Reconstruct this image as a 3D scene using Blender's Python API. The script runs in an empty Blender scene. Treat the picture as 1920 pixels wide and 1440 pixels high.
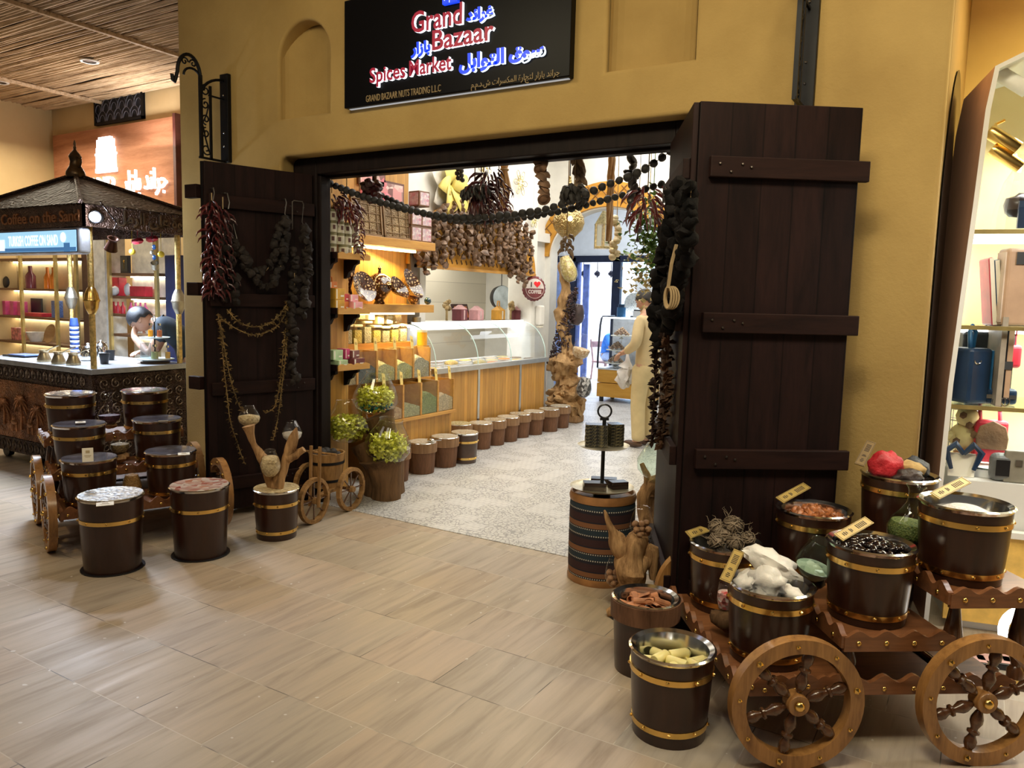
import bpy, bmesh, math, random
from mathutils import Vector, Matrix, noise
random.seed(7)
R = math.radians
PI = math.pi
SC = bpy.context.scene
COL = SC.collection

# ------------------------------------------------------------------ camera
EYE = Vector((0.0, 0.0, 1.6))
FPX = 1446.86
YAW, PITCH, ROLL = 0.544337, 0.108854, 0.024459
_fwd = Vector((-math.sin(YAW)*math.cos(PITCH), math.cos(YAW)*math.cos(PITCH), -math.sin(PITCH)))
_rt0 = Vector((math.cos(YAW), math.sin(YAW), 0.0))
_up0 = _rt0.cross(_fwd)
_rt = _rt0*math.cos(ROLL) + _up0*math.sin(ROLL)
_up = -_rt0*math.sin(ROLL) + _up0*math.cos(ROLL)
cam_data = bpy.data.cameras.new('camera')
cam_data.sensor_width = 36.0
cam_data.lens = FPX/1920.0*36.0
cam_data.clip_start = 0.05
cam_data.clip_end = 100
cam = bpy.data.objects.new('camera', cam_data)
COL.objects.link(cam)
cam.matrix_world = Matrix(((_rt.x, _up.x, -_fwd.x, EYE.x), (_rt.y, _up.y, -_fwd.y, EYE.y), (_rt.z, _up.z, -_fwd.z, EYE.z), (0, 0, 0, 1)))
SC.camera = cam

# ------------------------------------------------------------------ world, exposure
world = bpy.data.worlds.new('world')
SC.world = world
world.use_nodes = True
bg = world.node_tree.nodes['Background']
bg.inputs[0].default_value = (0.9, 0.82, 0.7, 1)
bg.inputs[1].default_value = 0.10
SC.view_settings.view_transform = 'Standard'
SC.view_settings.look = 'None'
SC.view_settings.gamma = 1.0
SC.view_settings.use_curve_mapping = False
SC.view_settings.exposure = 0.0
SC.cycles.use_denoising = True
SC.cycles.max_bounces = 10
SC.cycles.transparent_max_bounces = 16
SC.cycles.transmission_bounces = 10
SC.cycles.glossy_bounces = 4
SC.cycles.diffuse_bounces = 4
SC.cycles.caustics_reflective = False
SC.cycles.caustics_refractive = False
SC.cycles.sample_clamp_indirect = 4.0

# ------------------------------------------------------------------ lights of the place, and added facade fill
def area(name, loc, size, power, col, rot=(0, 0, 0), sy=None, spread=180):
    l = bpy.data.lights.new(name, 'AREA')
    l.energy = power; l.color = col; l.size = size; l.spread = R(spread)
    if sy: l.shape = 'RECTANGLE'; l.size_y = sy
    o = bpy.data.objects.new(name, l); COL.objects.link(o); o.location = loc; o.rotation_euler = rot
    return o
def point(name, loc, power, col, r=0.05):
    l = bpy.data.lights.new(name, 'POINT'); l.energy = power; l.color = col; l.shadow_soft_size = r
    o = bpy.data.objects.new(name, l); COL.objects.link(o); o.location = loc
    return o
def spot(name, loc, target, power, col, angle=60, blend=0.4, r=0.05):
    l = bpy.data.lights.new(name, 'SPOT'); l.energy = power; l.color = col; l.spot_size = R(angle); l.spot_blend = blend; l.shadow_soft_size = r
    o = bpy.data.objects.new(name, l); COL.objects.link(o); o.location = loc
    o.rotation_euler = (Vector(target)-Vector(loc)).to_track_quat('-Z', 'Y').to_euler()
    return o
WARM = (1.0, 0.80, 0.52); WHITE = (1.0, 0.95, 0.87); COOL = (0.72, 0.84, 1.0); AMBER = (1.0, 0.68, 0.25)
# arcade ceiling lamps over the walkway, then two added facade fills
area('arcade_lamp_light', (-1.6, 0.6, 4.0), 1.6, 24, (1.0, 0.92, 0.80), sy=1.2)
area('arcade_lamp_light', (-5.2, 0.2, 4.0), 1.6, 15, (1.0, 0.88, 0.80), sy=1.2)
spot('arcade_spot_light', (-4.9, 0.6, 4.0), (-4.1, 2.4, 0), 85, (1.0, 0.62, 0.22), 60, 0.5)
spot('arcade_spot_light', (-0.6, 1.0, 4.0), (-0.5, 3.3, 0.4), 70, (1.0, 0.88, 0.66), 62, 0.6)
area('facade_fill_light', (-3.4, 1.5, 3.95), 1.4, 24, (1.0, 0.86, 0.56), (R(62), 0, 0), sy=0.5, spread=140)  # unseen area lamp added to brighten the upper facade
area('facade_fill_light', (-0.5, 1.3, 3.95), 1.2, 48, (1.0, 0.86, 0.56), (R(60), 0, 0), sy=0.5, spread=140)  # second added fill, for the facade end by the bag shop
# spice shop ceiling panels
area('shop_ceiling_light', (-3.3, 6.2, 3.8), 1.6, 78, WHITE, sy=2.2)
area('shop_ceiling_light', (-3.6, 8.2, 3.8), 1.6, 78, WHITE, sy=2.6)
area('back_room_light', (-4.6, 11.6, 3.6), 2.0, 75, (0.88, 0.94, 1.0), sy=2.0)
area('kitchen_light', (-5.9, 7.4, 2.3), 0.8, 30, (1.0, 0.95, 0.85), sy=2.6)
# daylight in the lane behind the back door
area('lane_daylight', (-6.3, 15.6, 3.6), 3.0, 560, (0.84, 0.89, 1.0), sy=3.0)
# coffee kiosk and the shop behind it
area('kiosk_canopy_light', (-7.1, 4.03, 2.05), 0.7, 120, COOL, sy=0.5)
spot('kiosk_spill_light', (-6.0, 3.52, 2.2), (-4.6, 2.2, 0.0), 48, (0.90, 0.90, 1.0), 120, 0.6)
point('kiosk_lamp_light', (-5.98, 3.56, 2.15), 11, COOL, 0.04)
area('kiosk_shop_light', (-10.0, 5.2, 3.6), 2.2, 90, (1.0, 0.88, 0.66), sy=1.2)
area('alcove_sign_glow', (-8.9, 5.9, 3.2), 0.9, 34, (1.0, 0.93, 0.88), (R(-150), 0, 0), sy=0.4)
# neighbour shop with the bags
area('bag_shop_porch_light', (0.3, 2.3, 3.9), 0.5, 24, (1.0, 0.88, 0.66), sy=0.5)
area('bag_shop_light', (1.0, 4.9, 3.5), 1.0, 60, (1.0, 0.84, 0.46), sy=0.8)
area('bag_shop_light', (1.0, 3.8, 2.4), 0.5, 22, (1.0, 0.97, 0.92), sy=0.6)

# ------------------------------------------------------------------ ray helpers: where a sight line meets a plane of the place
def sight(px, py):
    return _fwd*FPX + _rt*(px-960.0) - _up*(py-720.0)
def ax(px, py, x):
    d = sight(px, py); return EYE + d*((x-EYE.x)/d.x)
def ay(px, py, y):
    d = sight(px, py); return EYE + d*((y-EYE.y)/d.y)
def az(px, py, z):
    d = sight(px, py); return EYE + d*((z-EYE.z)/d.z)

# ------------------------------------------------------------------ mesh helpers
_ico = {}
def ico(n):
    if n not in _ico:
        b = bmesh.new(); bmesh.ops.create_icosphere(b, subdivisions=n, radius=1.0)
        b.verts.ensure_lookup_table()
        _ico[n] = ([v.co.copy() for v in b.verts], [[v.index for v in f.verts] for f in b.faces]); b.free()
    return _ico[n]
class MB:
    def __init__(s): s.v = []; s.f = []; s.m = []
    def add(s, vs, fs, mi=0, M=None):
        o = len(s.v)
        s.v += [tuple(M @ Vector(v)) for v in vs] if M is not None else [tuple(v) for v in vs]
        s.f += [[i+o for i in f] for f in fs]; s.m += [mi]*len(fs)
        return s
    def box(s, c, d, mi=0, rz=0, M=None):
        x, y, z = d[0]/2, d[1]/2, d[2]/2
        vs = [Vector((a*x, b*y, e*z)) for e in (-1, 1) for b in (-1, 1) for a in (-1, 1)]
        T = Matrix.Translation(Vector(c)) @ Matrix.Rotation(rz, 4, 'Z')
        if M is not None: T = T @ M
        return s.add(vs, [(0, 2, 3, 1), (4, 5, 7, 6), (0, 1, 5, 4), (2, 6, 7, 3), (0, 4, 6, 2), (1, 3, 7, 5)], mi, T)
    def bx(s, a, b, mi=0):
        return s.box([(a[i]+b[i])/2 for i in range(3)], [abs(b[i]-a[i]) for i in range(3)], mi)
    def lathe(s, prof, n=32, mi=0, M=None, cap=True, a0=0.0, a1=2*PI):
        full = abs(a1-a0-2*PI) < 1e-6
        k = n if full else n+1
        vs = []; fs = []
        for r, z in prof:
            for i in range(k):
                a = a0+(a1-a0)*i/n
                vs.append((r*math.cos(a), r*math.sin(a), z))
        for j in range(len(prof)-1):
            for i in range(n):
                i2 = (i+1) % k
                fs.append((j*k+i, j*k+i2, (j+1)*k+i2, (j+1)*k+i))
        if cap and full:
            if prof[0][0] > 1e-5: fs.append(tuple(reversed(range(k))))
            if prof[-1][0] > 1e-5: fs.append(tuple(range((len(prof)-1)*k, len(prof)*k)))
        return s.add(vs, fs, mi, M)
    def tube(s, pts, r, n=8, mi=0, closed=False, M=None, cap=True):
        pts = [Vector(p) for p in pts]; m = len(pts)
        rs = r if isinstance(r, (list, tuple)) else [r]*m
        vs = []; fs = []; nrm = None
        for i, p in enumerate(pts):
            if closed: t = pts[(i+1) % m]-pts[i-1]
            else: t = pts[min(i+1, m-1)]-pts[max(i-1, 0)]
            if t.length < 1e-9: t = Vector((0, 0, 1))
            t.normalize()
            if nrm is None:
                nrm = t.cross(Vector((0, 0, 1)))
                if nrm.length < 1e-3: nrm = t.cross(Vector((1, 0, 0)))
            nrm = (nrm-t*nrm.dot(t))
            if nrm.length < 1e-6: nrm = t.orthogonal()
            nrm.normalize(); b = t.cross(nrm)
            for k in range(n):
                a = 2*PI*k/n
                vs.append(p+(nrm*math.cos(a)+b*math.sin(a))*rs[i])
        for i in range(m if closed else m-1):
            j = (i+1) % m
            for k in range(n):
                k2 = (k+1) % n
                fs.append((i*n+k, i*n+k2, j*n+k2, j*n+k))
        if cap and not closed:
            fs.append(tuple(reversed(range(n)))); fs.append(tuple(range((m-1)*n, m*n)))
        return s.add(vs, fs, mi, M)
    def ball(s, c, r, n=2, mi=0, sc=(1, 1, 1), rot=None, jit=0.0, fr=2.0, seed=0.0):
        V, F = ico(n); out = []
        Q = Matrix.Rotation(rot[2], 3, 'Z') @ Matrix.Rotation(rot[1], 3, 'Y') @ Matrix.Rotation(rot[0], 3, 'X') if rot else None
        c = Vector(c)
        for v in V:
            k = 1.0
            if jit: k += jit*noise.noise(v*fr+Vector((seed, seed*1.7, -seed)))
            p = Vector((v.x*sc[0], v.y*sc[1], v.z*sc[2]))*r*k
            out.append(c+(Q @ p if Q else p))
        return s.add(out, F, mi)
    def prism(s, poly, z0, z1, mi=0, M=None):
        n = len(poly)
        vs = [(p[0], p[1], z0) for p in poly]+[(p[0], p[1], z1) for p in poly]
        fs = [tuple(reversed(range(n))), tuple(range(n, 2*n))]+[(i, (i+1) % n, n+(i+1) % n, n+i) for i in range(n)]
        return s.add(vs, fs, mi, M)
    def quad(s, a, b, c, d, mi=0): return s.add([a, b, c, d], [(0, 1, 2, 3)], mi)
    def build(s, name, mats, parent=None, smooth=False, bevel=0.0, loc=None, rot=None, kind=None, ang=40, seg=2):
        me = bpy.data.meshes.new(name)
        me.from_pydata(s.v, [], s.f)
        if not isinstance(mats, (list, tuple)): mats = [mats]
        for m in mats: me.materials.append(m)
        if len(mats) > 1: me.polygons.foreach_set('material_index', s.m)
        b = bmesh.new(); b.from_mesh(me); bmesh.ops.recalc_face_normals(b, faces=b.faces); b.to_mesh(me); b.free()
        if smooth:
            me.polygons.foreach_set('use_smooth', [True]*len(me.polygons))
            me.set_sharp_from_angle(angle=R(ang))
        me.update()
        o = bpy.data.objects.new(name, me); COL.objects.link(o)
        if parent is not None: o.parent = parent
        if loc is not None: o.location = loc
        if rot is not None: o.rotation_euler = rot
        if bevel:
            md = o.modifiers.new('edge', 'BEVEL'); md.width = bevel; md.segments = seg; md.limit_method = 'ANGLE'; md.angle_limit = R(35)
        if kind: o['kind'] = kind
        return o
def thing(name, label, cat, loc=(0, 0, 0), rz=0.0, group=None, rot=None):
    o = bpy.data.objects.new(name, None); COL.objects.link(o)
    o.empty_display_size = 0.1
    o.location = loc; o.rotation_euler = rot if rot else (0, 0, rz)
    o['label'] = label; o['category'] = cat
    if group: o['group'] = group
    return o
def tag(o, label, cat, group=None, kind=None):
    o['label'] = label; o['category'] = cat
    if group: o['group'] = group
    if kind: o['kind'] = kind
    return o
def struct(o):
    o['kind'] = 'structure'; return o
def kids(o): return [c for c in COL.objects if c.parent == o]
def dup(src, loc, rz=None, label=None, group=None, rot=None, scale=None):
    r = src.copy(); COL.objects.link(r); r.location = loc
    if rz is not None: r.rotation_euler = (0, 0, rz)
    if rot is not None: r.rotation_euler = rot
    if scale is not None: r.scale = (scale,)*3 if not isinstance(scale, (tuple, list)) else scale
    if label: r['label'] = label
    if group: r['group'] = group
    for ch in list(src.children):
        c = ch.copy(); COL.objects.link(c); c.parent = r
        for g in list(ch.children):
            d = g.copy(); COL.objects.link(d); d.parent = c
    return r
def flat(splines, name, mat, depth, parent=None, loc=(0, 0, 0), rot=(PI/2, 0, 0), bevel=0.0, res=2):
    """outline with holes, extruded; drawn in the XZ plane of the place by default"""
    cu = bpy.data.curves.new(name, 'CURVE'); cu.dimensions = '2D'; cu.fill_mode = 'BOTH'
    cu.extrude = depth/2-bevel; cu.bevel_depth = bevel; cu.bevel_resolution = res; cu.offset = -bevel
    for pts in splines:
        sp = cu.splines.new('POLY'); sp.points.add(len(pts)-1); sp.use_cyclic_u = True
        for i, p in enumerate(pts): sp.points[i].co = (p[0], p[1], 0, 1)
    t = bpy.data.objects.new(name+'_outline', cu); COL.objects.link(t)
    me = bpy.data.meshes.new_from_object(t.evaluated_get(bpy.context.evaluated_depsgraph_get()))
    bpy.data.objects.remove(t); bpy.data.curves.remove(cu)
    me.name = name; me.materials.clear(); me.materials.append(mat)
    o = bpy.data.objects.new(name, me); COL.objects.link(o)
    o.location = loc; o.rotation_euler = rot
    if parent is not None: o.parent = parent
    return o
def arc(cx, cz, r, a0, a1, n=20, rz=None):
    rz = rz or r
    return [(cx+r*math.cos(a0+(a1-a0)*i/n), cz+rz*math.sin(a0+(a1-a0)*i/n)) for i in range(n+1)]
def lettering(text, name, size, depth, mats, parent, loc, rot, align='LEFT', squeeze=1.0, shear=0.0, offset=0.0, fit=None):
    """letters as a mesh: material 0 on the faces, material 1 on the sides"""
    cu = bpy.data.curves.new(name, 'FONT'); cu.body = text; cu.size = size; cu.extrude = depth/2; cu.align_x = align
    cu.shear = shear; cu.offset = offset; cu.resolution_u = 3
    t = bpy.data.objects.new(name+'_outline', cu); COL.objects.link(t)
    me = bpy.data.meshes.new_from_object(t.evaluated_get(bpy.context.evaluated_depsgraph_get()))
    bpy.data.objects.remove(t); bpy.data.curves.remove(cu)
    me.materials.clear()
    for m in mats: me.materials.append(m)
    if len(mats) > 1:
        for p in me.polygons: p.material_index = 0 if p.normal.z > 0.7 else 1
    if fit and len(me.vertices):
        xs = [v.co.x for v in me.vertices]; w = max(xs)-min(xs); squeeze = fit/w if w > 0 else 1
        x0 = min(xs)
        for v in me.vertices: v.co.x = (v.co.x-x0)*squeeze-(fit/2 if align == 'CENTER' else 0)
    elif squeeze != 1.0:
        for v in me.vertices: v.co.x *= squeeze
    o = bpy.data.objects.new(name, me); COL.objects.link(o); o.parent = parent; o.location = loc; o.rotation_euler = rot
    return o

# ------------------------------------------------------------------ materials
def newmat(name):
    m = bpy.data.materials.new(name); m.use_nodes = True
    nt = m.node_tree; b = nt.nodes['Principled BSDF']
    return m, nt, b
def N(nt, typ, **kw):
    n = nt.nodes.new(typ)
    for k, v in kw.items(): setattr(n, k, v)
    return n
def c4(c): return (c[0], c[1], c[2], 1)
def mul(c, k): return tuple(min(1, x*k) for x in c)
def coords(nt, scale=(1, 1, 1), loc=(0, 0, 0), rot=(0, 0, 0), out='Object'):
    tc = N(nt, 'ShaderNodeTexCoord'); mp = N(nt, 'ShaderNodeMapping')
    mp.inputs['Scale'].default_value = scale; mp.inputs['Location'].default_value = loc; mp.inputs['Rotation'].default_value = rot
    nt.links.new(tc.outputs[out], mp.inputs[0]); return mp.outputs[0]
def ramp(nt, fac, stops):
    r = N(nt, 'ShaderNodeValToRGB')
    while len(r.color_ramp.elements) < len(stops): r.color_ramp.elements.new(0.5)
    for e, (p, c) in zip(r.color_ramp.elements, stops): e.position = p; e.color = c4(c)
    nt.links.new(fac, r.inputs[0]); return r.outputs[0]
def noise_t(nt, vec, scale, detail=4, rough=0.55, dist=0.0):
    n = N(nt, 'ShaderNodeTexNoise'); n.inputs['Scale'].default_value = scale; n.inputs['Detail'].default_value = detail
    n.inputs['Roughness'].default_value = rough; n.inputs['Distortion'].default_value = dist
    nt.links.new(vec, n.inputs['Vector']); return n.outputs['Fac']
def bump(nt, b, h, strength=0.3, dist=0.01):
    n = N(nt, 'ShaderNodeBump'); n.inputs['Strength'].default_value = strength; n.inputs['Distance'].default_value = dist
    nt.links.new(h, n.inputs['Height']); nt.links.new(n.outputs[0], b.inputs['Normal']); return n
def mat(name, col, rough=0.6, metal=0.0, var=0.12, scale=9.0, bmp=0.0, bscale=60.0, coat=0.0, col2=None, emit=0.0, ecol=None, alpha=1.0, sss=0.0, spec=0.5):
    m, nt, b = newmat(name)
    b.inputs['Roughness'].default_value = rough; b.inputs['Metallic'].default_value = metal; b.inputs['Coat Weight'].default_value = coat
    b.inputs['Specular IOR Level'].default_value = spec; b.inputs['Coat Roughness'].default_value = 0.12
    v = coords(nt)
    f = noise_t(nt, v, scale)
    c2 = col2 if col2 else mul(col, 1+2*var)
    o = ramp(nt, f, [(0.3, mul(col, 1-2*var) if not col2 else col), (0.7, c2)])
    nt.links.new(o, b.inputs['Base Color'])
    if bmp: bump(nt, b, noise_t(nt, v, bscale, 6), bmp, 0.01)
    if emit:
        b.inputs['Emission Color'].default_value = c4(ecol or col); b.inputs['Emission Strength'].default_value = emit
    if alpha < 1: b.inputs['Alpha'].default_value = alpha
    if sss: b.inputs['Subsurface Weight'].default_value = sss; b.inputs['Subsurface Radius'].default_value = (0.02, 0.01, 0.006)
    return m
def wood(name, c1, c2, rough=0.45, axis='Z', scale=1.0, coat=0.0, planks=0.0, plank_axis='X', bmp=0.08, ring=18.0):
    m, nt, b = newmat(name)
    sc = {'X': (0.12, 1, 1), 'Y': (1, 0.12, 1), 'Z': (1, 1, 0.12)}[axis]
    v = coords(nt, tuple(k*scale for k in sc))
    f = noise_t(nt, v, ring, 5, 0.6, 0.6)
    g = noise_t(nt, v, 90, 3, 0.7)
    mx = N(nt, 'ShaderNodeMath', operation='MULTIPLY_ADD'); mx.inputs[1].default_value = 0.35; nt.links.new(g, mx.inputs[0]); nt.links.new(f, mx.inputs[2])
    o = ramp(nt, mx.outputs[0], [(0.42, c1), (0.62, tuple((a+d)/2 for a, d in zip(c1, c2))), (0.85, c2)])
    if planks:
        tc = coords(nt, (1, 1, 1)); sx = N(nt, 'ShaderNodeSeparateXYZ'); nt.links.new(tc, sx.inputs[0])
        k = N(nt, 'ShaderNodeMath', operation='DIVIDE'); k.inputs[1].default_value = planks; nt.links.new(sx.outputs[plank_axis], k.inputs[0])
        fr = N(nt, 'ShaderNodeMath', operation='FRACT'); nt.links.new(k.outputs[0], fr.inputs[0])
        fl = N(nt, 'ShaderNodeMath', operation='FLOOR'); nt.links.new(k.outputs[0], fl.inputs[0])
        wn = N(nt, 'ShaderNodeTexWhiteNoise', noise_dimensions='1D'); nt.links.new(fl.outputs[0], wn.inputs['W'])
        r1 = ramp(nt, wn.outputs['Value'], [(0, (0.78, 0.78, 0.78)), (1, (1.15, 1.15, 1.15))])
        gap = ramp(nt, fr.outputs[0], [(0.0, (0.25, 0.25, 0.25)), (0.035, (1, 1, 1)), (0.965, (1, 1, 1)), (1.0, (0.25, 0.25, 0.25))])
        for src in (r1, gap):
            mm = N(nt, 'ShaderNodeMix', data_type='RGBA', blend_type='MULTIPLY'); mm.inputs['Factor'].default_value = 1
            nt.links.new(o, mm.inputs['A']); nt.links.new(src, mm.inputs['B']); o = mm.outputs['Result']
    nt.links.new(o, b.inputs['Base Color']); b.inputs['Specular IOR Level'].default_value = 0.5 if coat or rough < 0.5 else 0.15
    b.inputs['Roughness'].default_value = rough; b.inputs['Coat Weight'].default_value = coat; b.inputs['Coat Roughness'].default_value = 0.15
    if bmp: bump(nt, b, mx.outputs[0], bmp, 0.004)
    return m
def glass(name, tint=(1, 1, 1), rough=0.02, thin=0.0):
    """clear pane or vessel wall: mostly see-through with a mirror sheen at glancing angles"""
    m, nt, b = newmat(name)
    for n in list(nt.nodes):
        if n != b and n.type != 'OUTPUT_MATERIAL': nt.nodes.remove(n)
    out = [n for n in nt.nodes if n.type == 'OUTPUT_MATERIAL'][0]
    nt.nodes.remove(b)
    tr = N(nt, 'ShaderNodeBsdfTransparent'); tr.inputs[0].default_value = c4(tint)
    gl = N(nt, 'ShaderNodeBsdfGlossy'); gl.inputs['Roughness'].default_value = rough
    lw = N(nt, 'ShaderNodeLayerWeight'); lw.inputs['Blend'].default_value = 0.5
    pw = N(nt, 'ShaderNodeMath', operation='POWER'); pw.inputs[1].default_value = 4.0; nt.links.new(lw.outputs['Facing'], pw.inputs[0])
    mp = N(nt, 'ShaderNodeMath', operation='MULTIPLY_ADD'); mp.inputs[1].default_value = 0.7; mp.inputs[2].default_value = 0.035+thin
    nt.links.new(pw.outputs[0], mp.inputs[0])
    mx = N(nt, 'ShaderNodeMixShader'); nt.links.new(mp.outputs[0], mx.inputs[0]); nt.links.new(tr.outputs[0], mx.inputs[1]); nt.links.new(gl.outputs[0], mx.inputs[2])
    nt.links.new(mx.outputs[0], out.inputs[0]); return m
def emis(name, col, strength):
    m, nt, b = newmat(name)
    b.inputs['Base Color'].default_value = c4(mul(col, 0.6)); b.inputs['Emission Color'].default_value = c4(col); b.inputs['Emission Strength'].default_value = strength
    b.inputs['Roughness'].default_value = 0.5
    return m
def stucco(name, c1, c2, bmp=0.25):
    m, nt, b = newmat(name); v = coords(nt)
    o = ramp(nt, noise_t(nt, v, 1.7, 6, 0.6), [(0.3, c1), (0.72, c2)])
    nt.links.new(o, b.inputs['Base Color']); b.inputs['Roughness'].default_value = 0.85
    a = noise_t(nt, v, 55, 8, 0.7); bump(nt, b, a, bmp, 0.012); return m

def stone_floor():
    m, nt, b = newmat('sandstone paving')
    v = coords(nt, loc=(1.6445, -3.293, 0))
    br = N(nt, 'ShaderNodeTexBrick'); br.offset = 0.5; br.offset_frequency = 2; br.squash = 1.0
    br.inputs['Scale'].default_value = 1.0; br.inputs['Brick Width'].default_value = 0.409; br.inputs['Row Height'].default_value = 0.409
    br.inputs['Mortar Size'].default_value = 0.0022; br.inputs['Mortar Smooth'].default_value = 0.2; br.inputs['Bias'].default_value = 0.0
    br.inputs['Color1'].default_value = (0, 0, 0, 1); br.inputs['Color2'].default_value = (1, 1, 1, 1); br.inputs['Mortar'].default_value = (0.5, 0.5, 0.5, 1)
    nt.links.new(v, br.inputs['Vector'])
    tile = ramp(nt, br.outputs['Color'], [(0.0, (0.43, 0.34, 0.245)), (0.35, (0.43, 0.37, 0.28)), (0.7, (0.46, 0.37, 0.285)), (1.0, (0.40, 0.35, 0.28))])
    # streaks in the stone; every tile shifts its own streaks
    mv = N(nt, 'ShaderNodeVectorMath', operation='MULTIPLY_ADD'); mv.inputs[1].default_value = (17, 13, 0)
    nt.links.new(br.outputs['Color'], mv.inputs[0]); nt.links.new(v, mv.inputs[2])
    mp = N(nt, 'ShaderNodeMapping'); mp.inputs['Scale'].default_value = (6.5, 0.55, 1); nt.links.new(mv.outputs[0], mp.inputs[0])
    st = noise_t(nt, mp.outputs[0], 2.4, 7, 0.62, 0.5)
    sr = ramp(nt, st, [(0.28, (0.72, 0.70, 0.68)), (0.5, (1.0, 1.0, 1.0)), (0.72, (1.16, 1.13, 1.10))])
    mm = N(nt, 'ShaderNodeMix', data_type='RGBA', blend_type='MULTIPLY'); mm.inputs['Factor'].default_value = 1
    nt.links.new(tile, mm.inputs['A']); nt.links.new(sr, mm.inputs['B'])
    cl = ramp(nt, noise_t(nt, v, 0.9, 3), [(0.35, (1.0, 0.97, 0.93)), (0.65, (0.95, 0.95, 0.98))])
    m3 = N(nt, 'ShaderNodeMix', data_type='RGBA', blend_type='MULTIPLY'); m3.inputs['Factor'].default_value = 1
    nt.links.new(mm.outputs['Result'], m3.inputs['A']); nt.links.new(cl, m3.inputs['B'])
    jo = ramp(nt, noise_t(nt, v, 3.0, 2), [(0.40, (0.10, 0.085, 0.065)), (0.50, (0.52, 0.46, 0.37))])
    m2 = N(nt, 'ShaderNodeMix', data_type='RGBA'); nt.links.new(br.outputs['Fac'], m2.inputs['Factor']); nt.links.new(m3.outputs['Result'], m2.inputs['A']); nt.links.new(jo, m2.inputs['B'])
    # pale flecks trodden into the stone
    fl = ramp(nt, noise_t(nt, v, 26, 1, 0.4), [(0.765, (0, 0, 0)), (0.78, (1, 1, 1))])
    m4 = N(nt, 'ShaderNodeMix', data_type='RGBA'); nt.links.new(fl, m4.inputs['Factor']); nt.links.new(m2.outputs['Result'], m4.inputs['A']); m4.inputs['B'].default_value = (0.6, 0.57, 0.52, 1)
    nt.links.new(m4.outputs['Result'], b.inputs['Base Color'])
    rr = ramp(nt, st, [(0.3, (0.58, 0.58, 0.58)), (0.7, (0.44, 0.44, 0.44))]); nt.links.new(rr, b.inputs['Roughness'])
    bump(nt, b, st, 0.10, 0.006); return m
def mosaic_floor():
    m, nt, b = newmat('patchwork floor tile')
    v = coords(nt)
    def bricks(w, mort, off=0.0):
        br = N(nt, 'ShaderNodeTexBrick'); br.offset = off; br.inputs['Scale'].default_value = 1.0; br.inputs['Brick Width'].default_value = w; br.inputs['Row Height'].default_value = w
        br.inputs['Mortar Size'].default_value = mort; br.inputs['Color1'].default_value = (0, 0, 0, 1); br.inputs['Color2'].default_value = (1, 1, 1, 1)
        nt.links.new(v, br.inputs['Vector']); return br
    b1 = bricks(0.16, 0.002); b2 = bricks(0.053, 0.0025, 0.5)
    vo = N(nt, 'ShaderNodeTexVoronoi', feature='DISTANCE_TO_EDGE'); vo.inputs['Scale'].default_value = 30; nt.links.new(v, vo.inputs['Vector'])
    sq = ramp(nt, vo.outputs['Distance'], [(0.04, (0.30, 0.30, 0.31)), (0.12, (0.62, 0.62, 0.60))])
    fine = N(nt, 'ShaderNodeMix', data_type='RGBA'); nt.links.new(b2.outputs['Fac'], fine.inputs['Factor']); fine.inputs['A'].default_value = (0.62, 0.62, 0.61, 1); fine.inputs['B'].default_value = (0.40, 0.40, 0.41, 1)
    pick = ramp(nt, b1.outputs['Color'], [(0.35, (0, 0, 0)), (0.37, (1, 1, 1))])
    mx = N(nt, 'ShaderNodeMix', data_type='RGBA'); nt.links.new(pick, mx.inputs['Factor']); nt.links.new(fine.outputs['Result'], mx.inputs['A']); nt.links.new(sq, mx.inputs['B'])
    m2 = N(nt, 'ShaderNodeMix', data_type='RGBA'); nt.links.new(b1.outputs['Fac'], m2.inputs['Factor']); nt.links.new(mx.outputs['Result'], m2.inputs['A']); m2.inputs['B'].default_value = (0.40, 0.40, 0.41, 1)
    nt.links.new(m2.outputs['Result'], b.inputs['Base Color']); b.inputs['Roughness'].default_value = 0.35; return m
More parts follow.
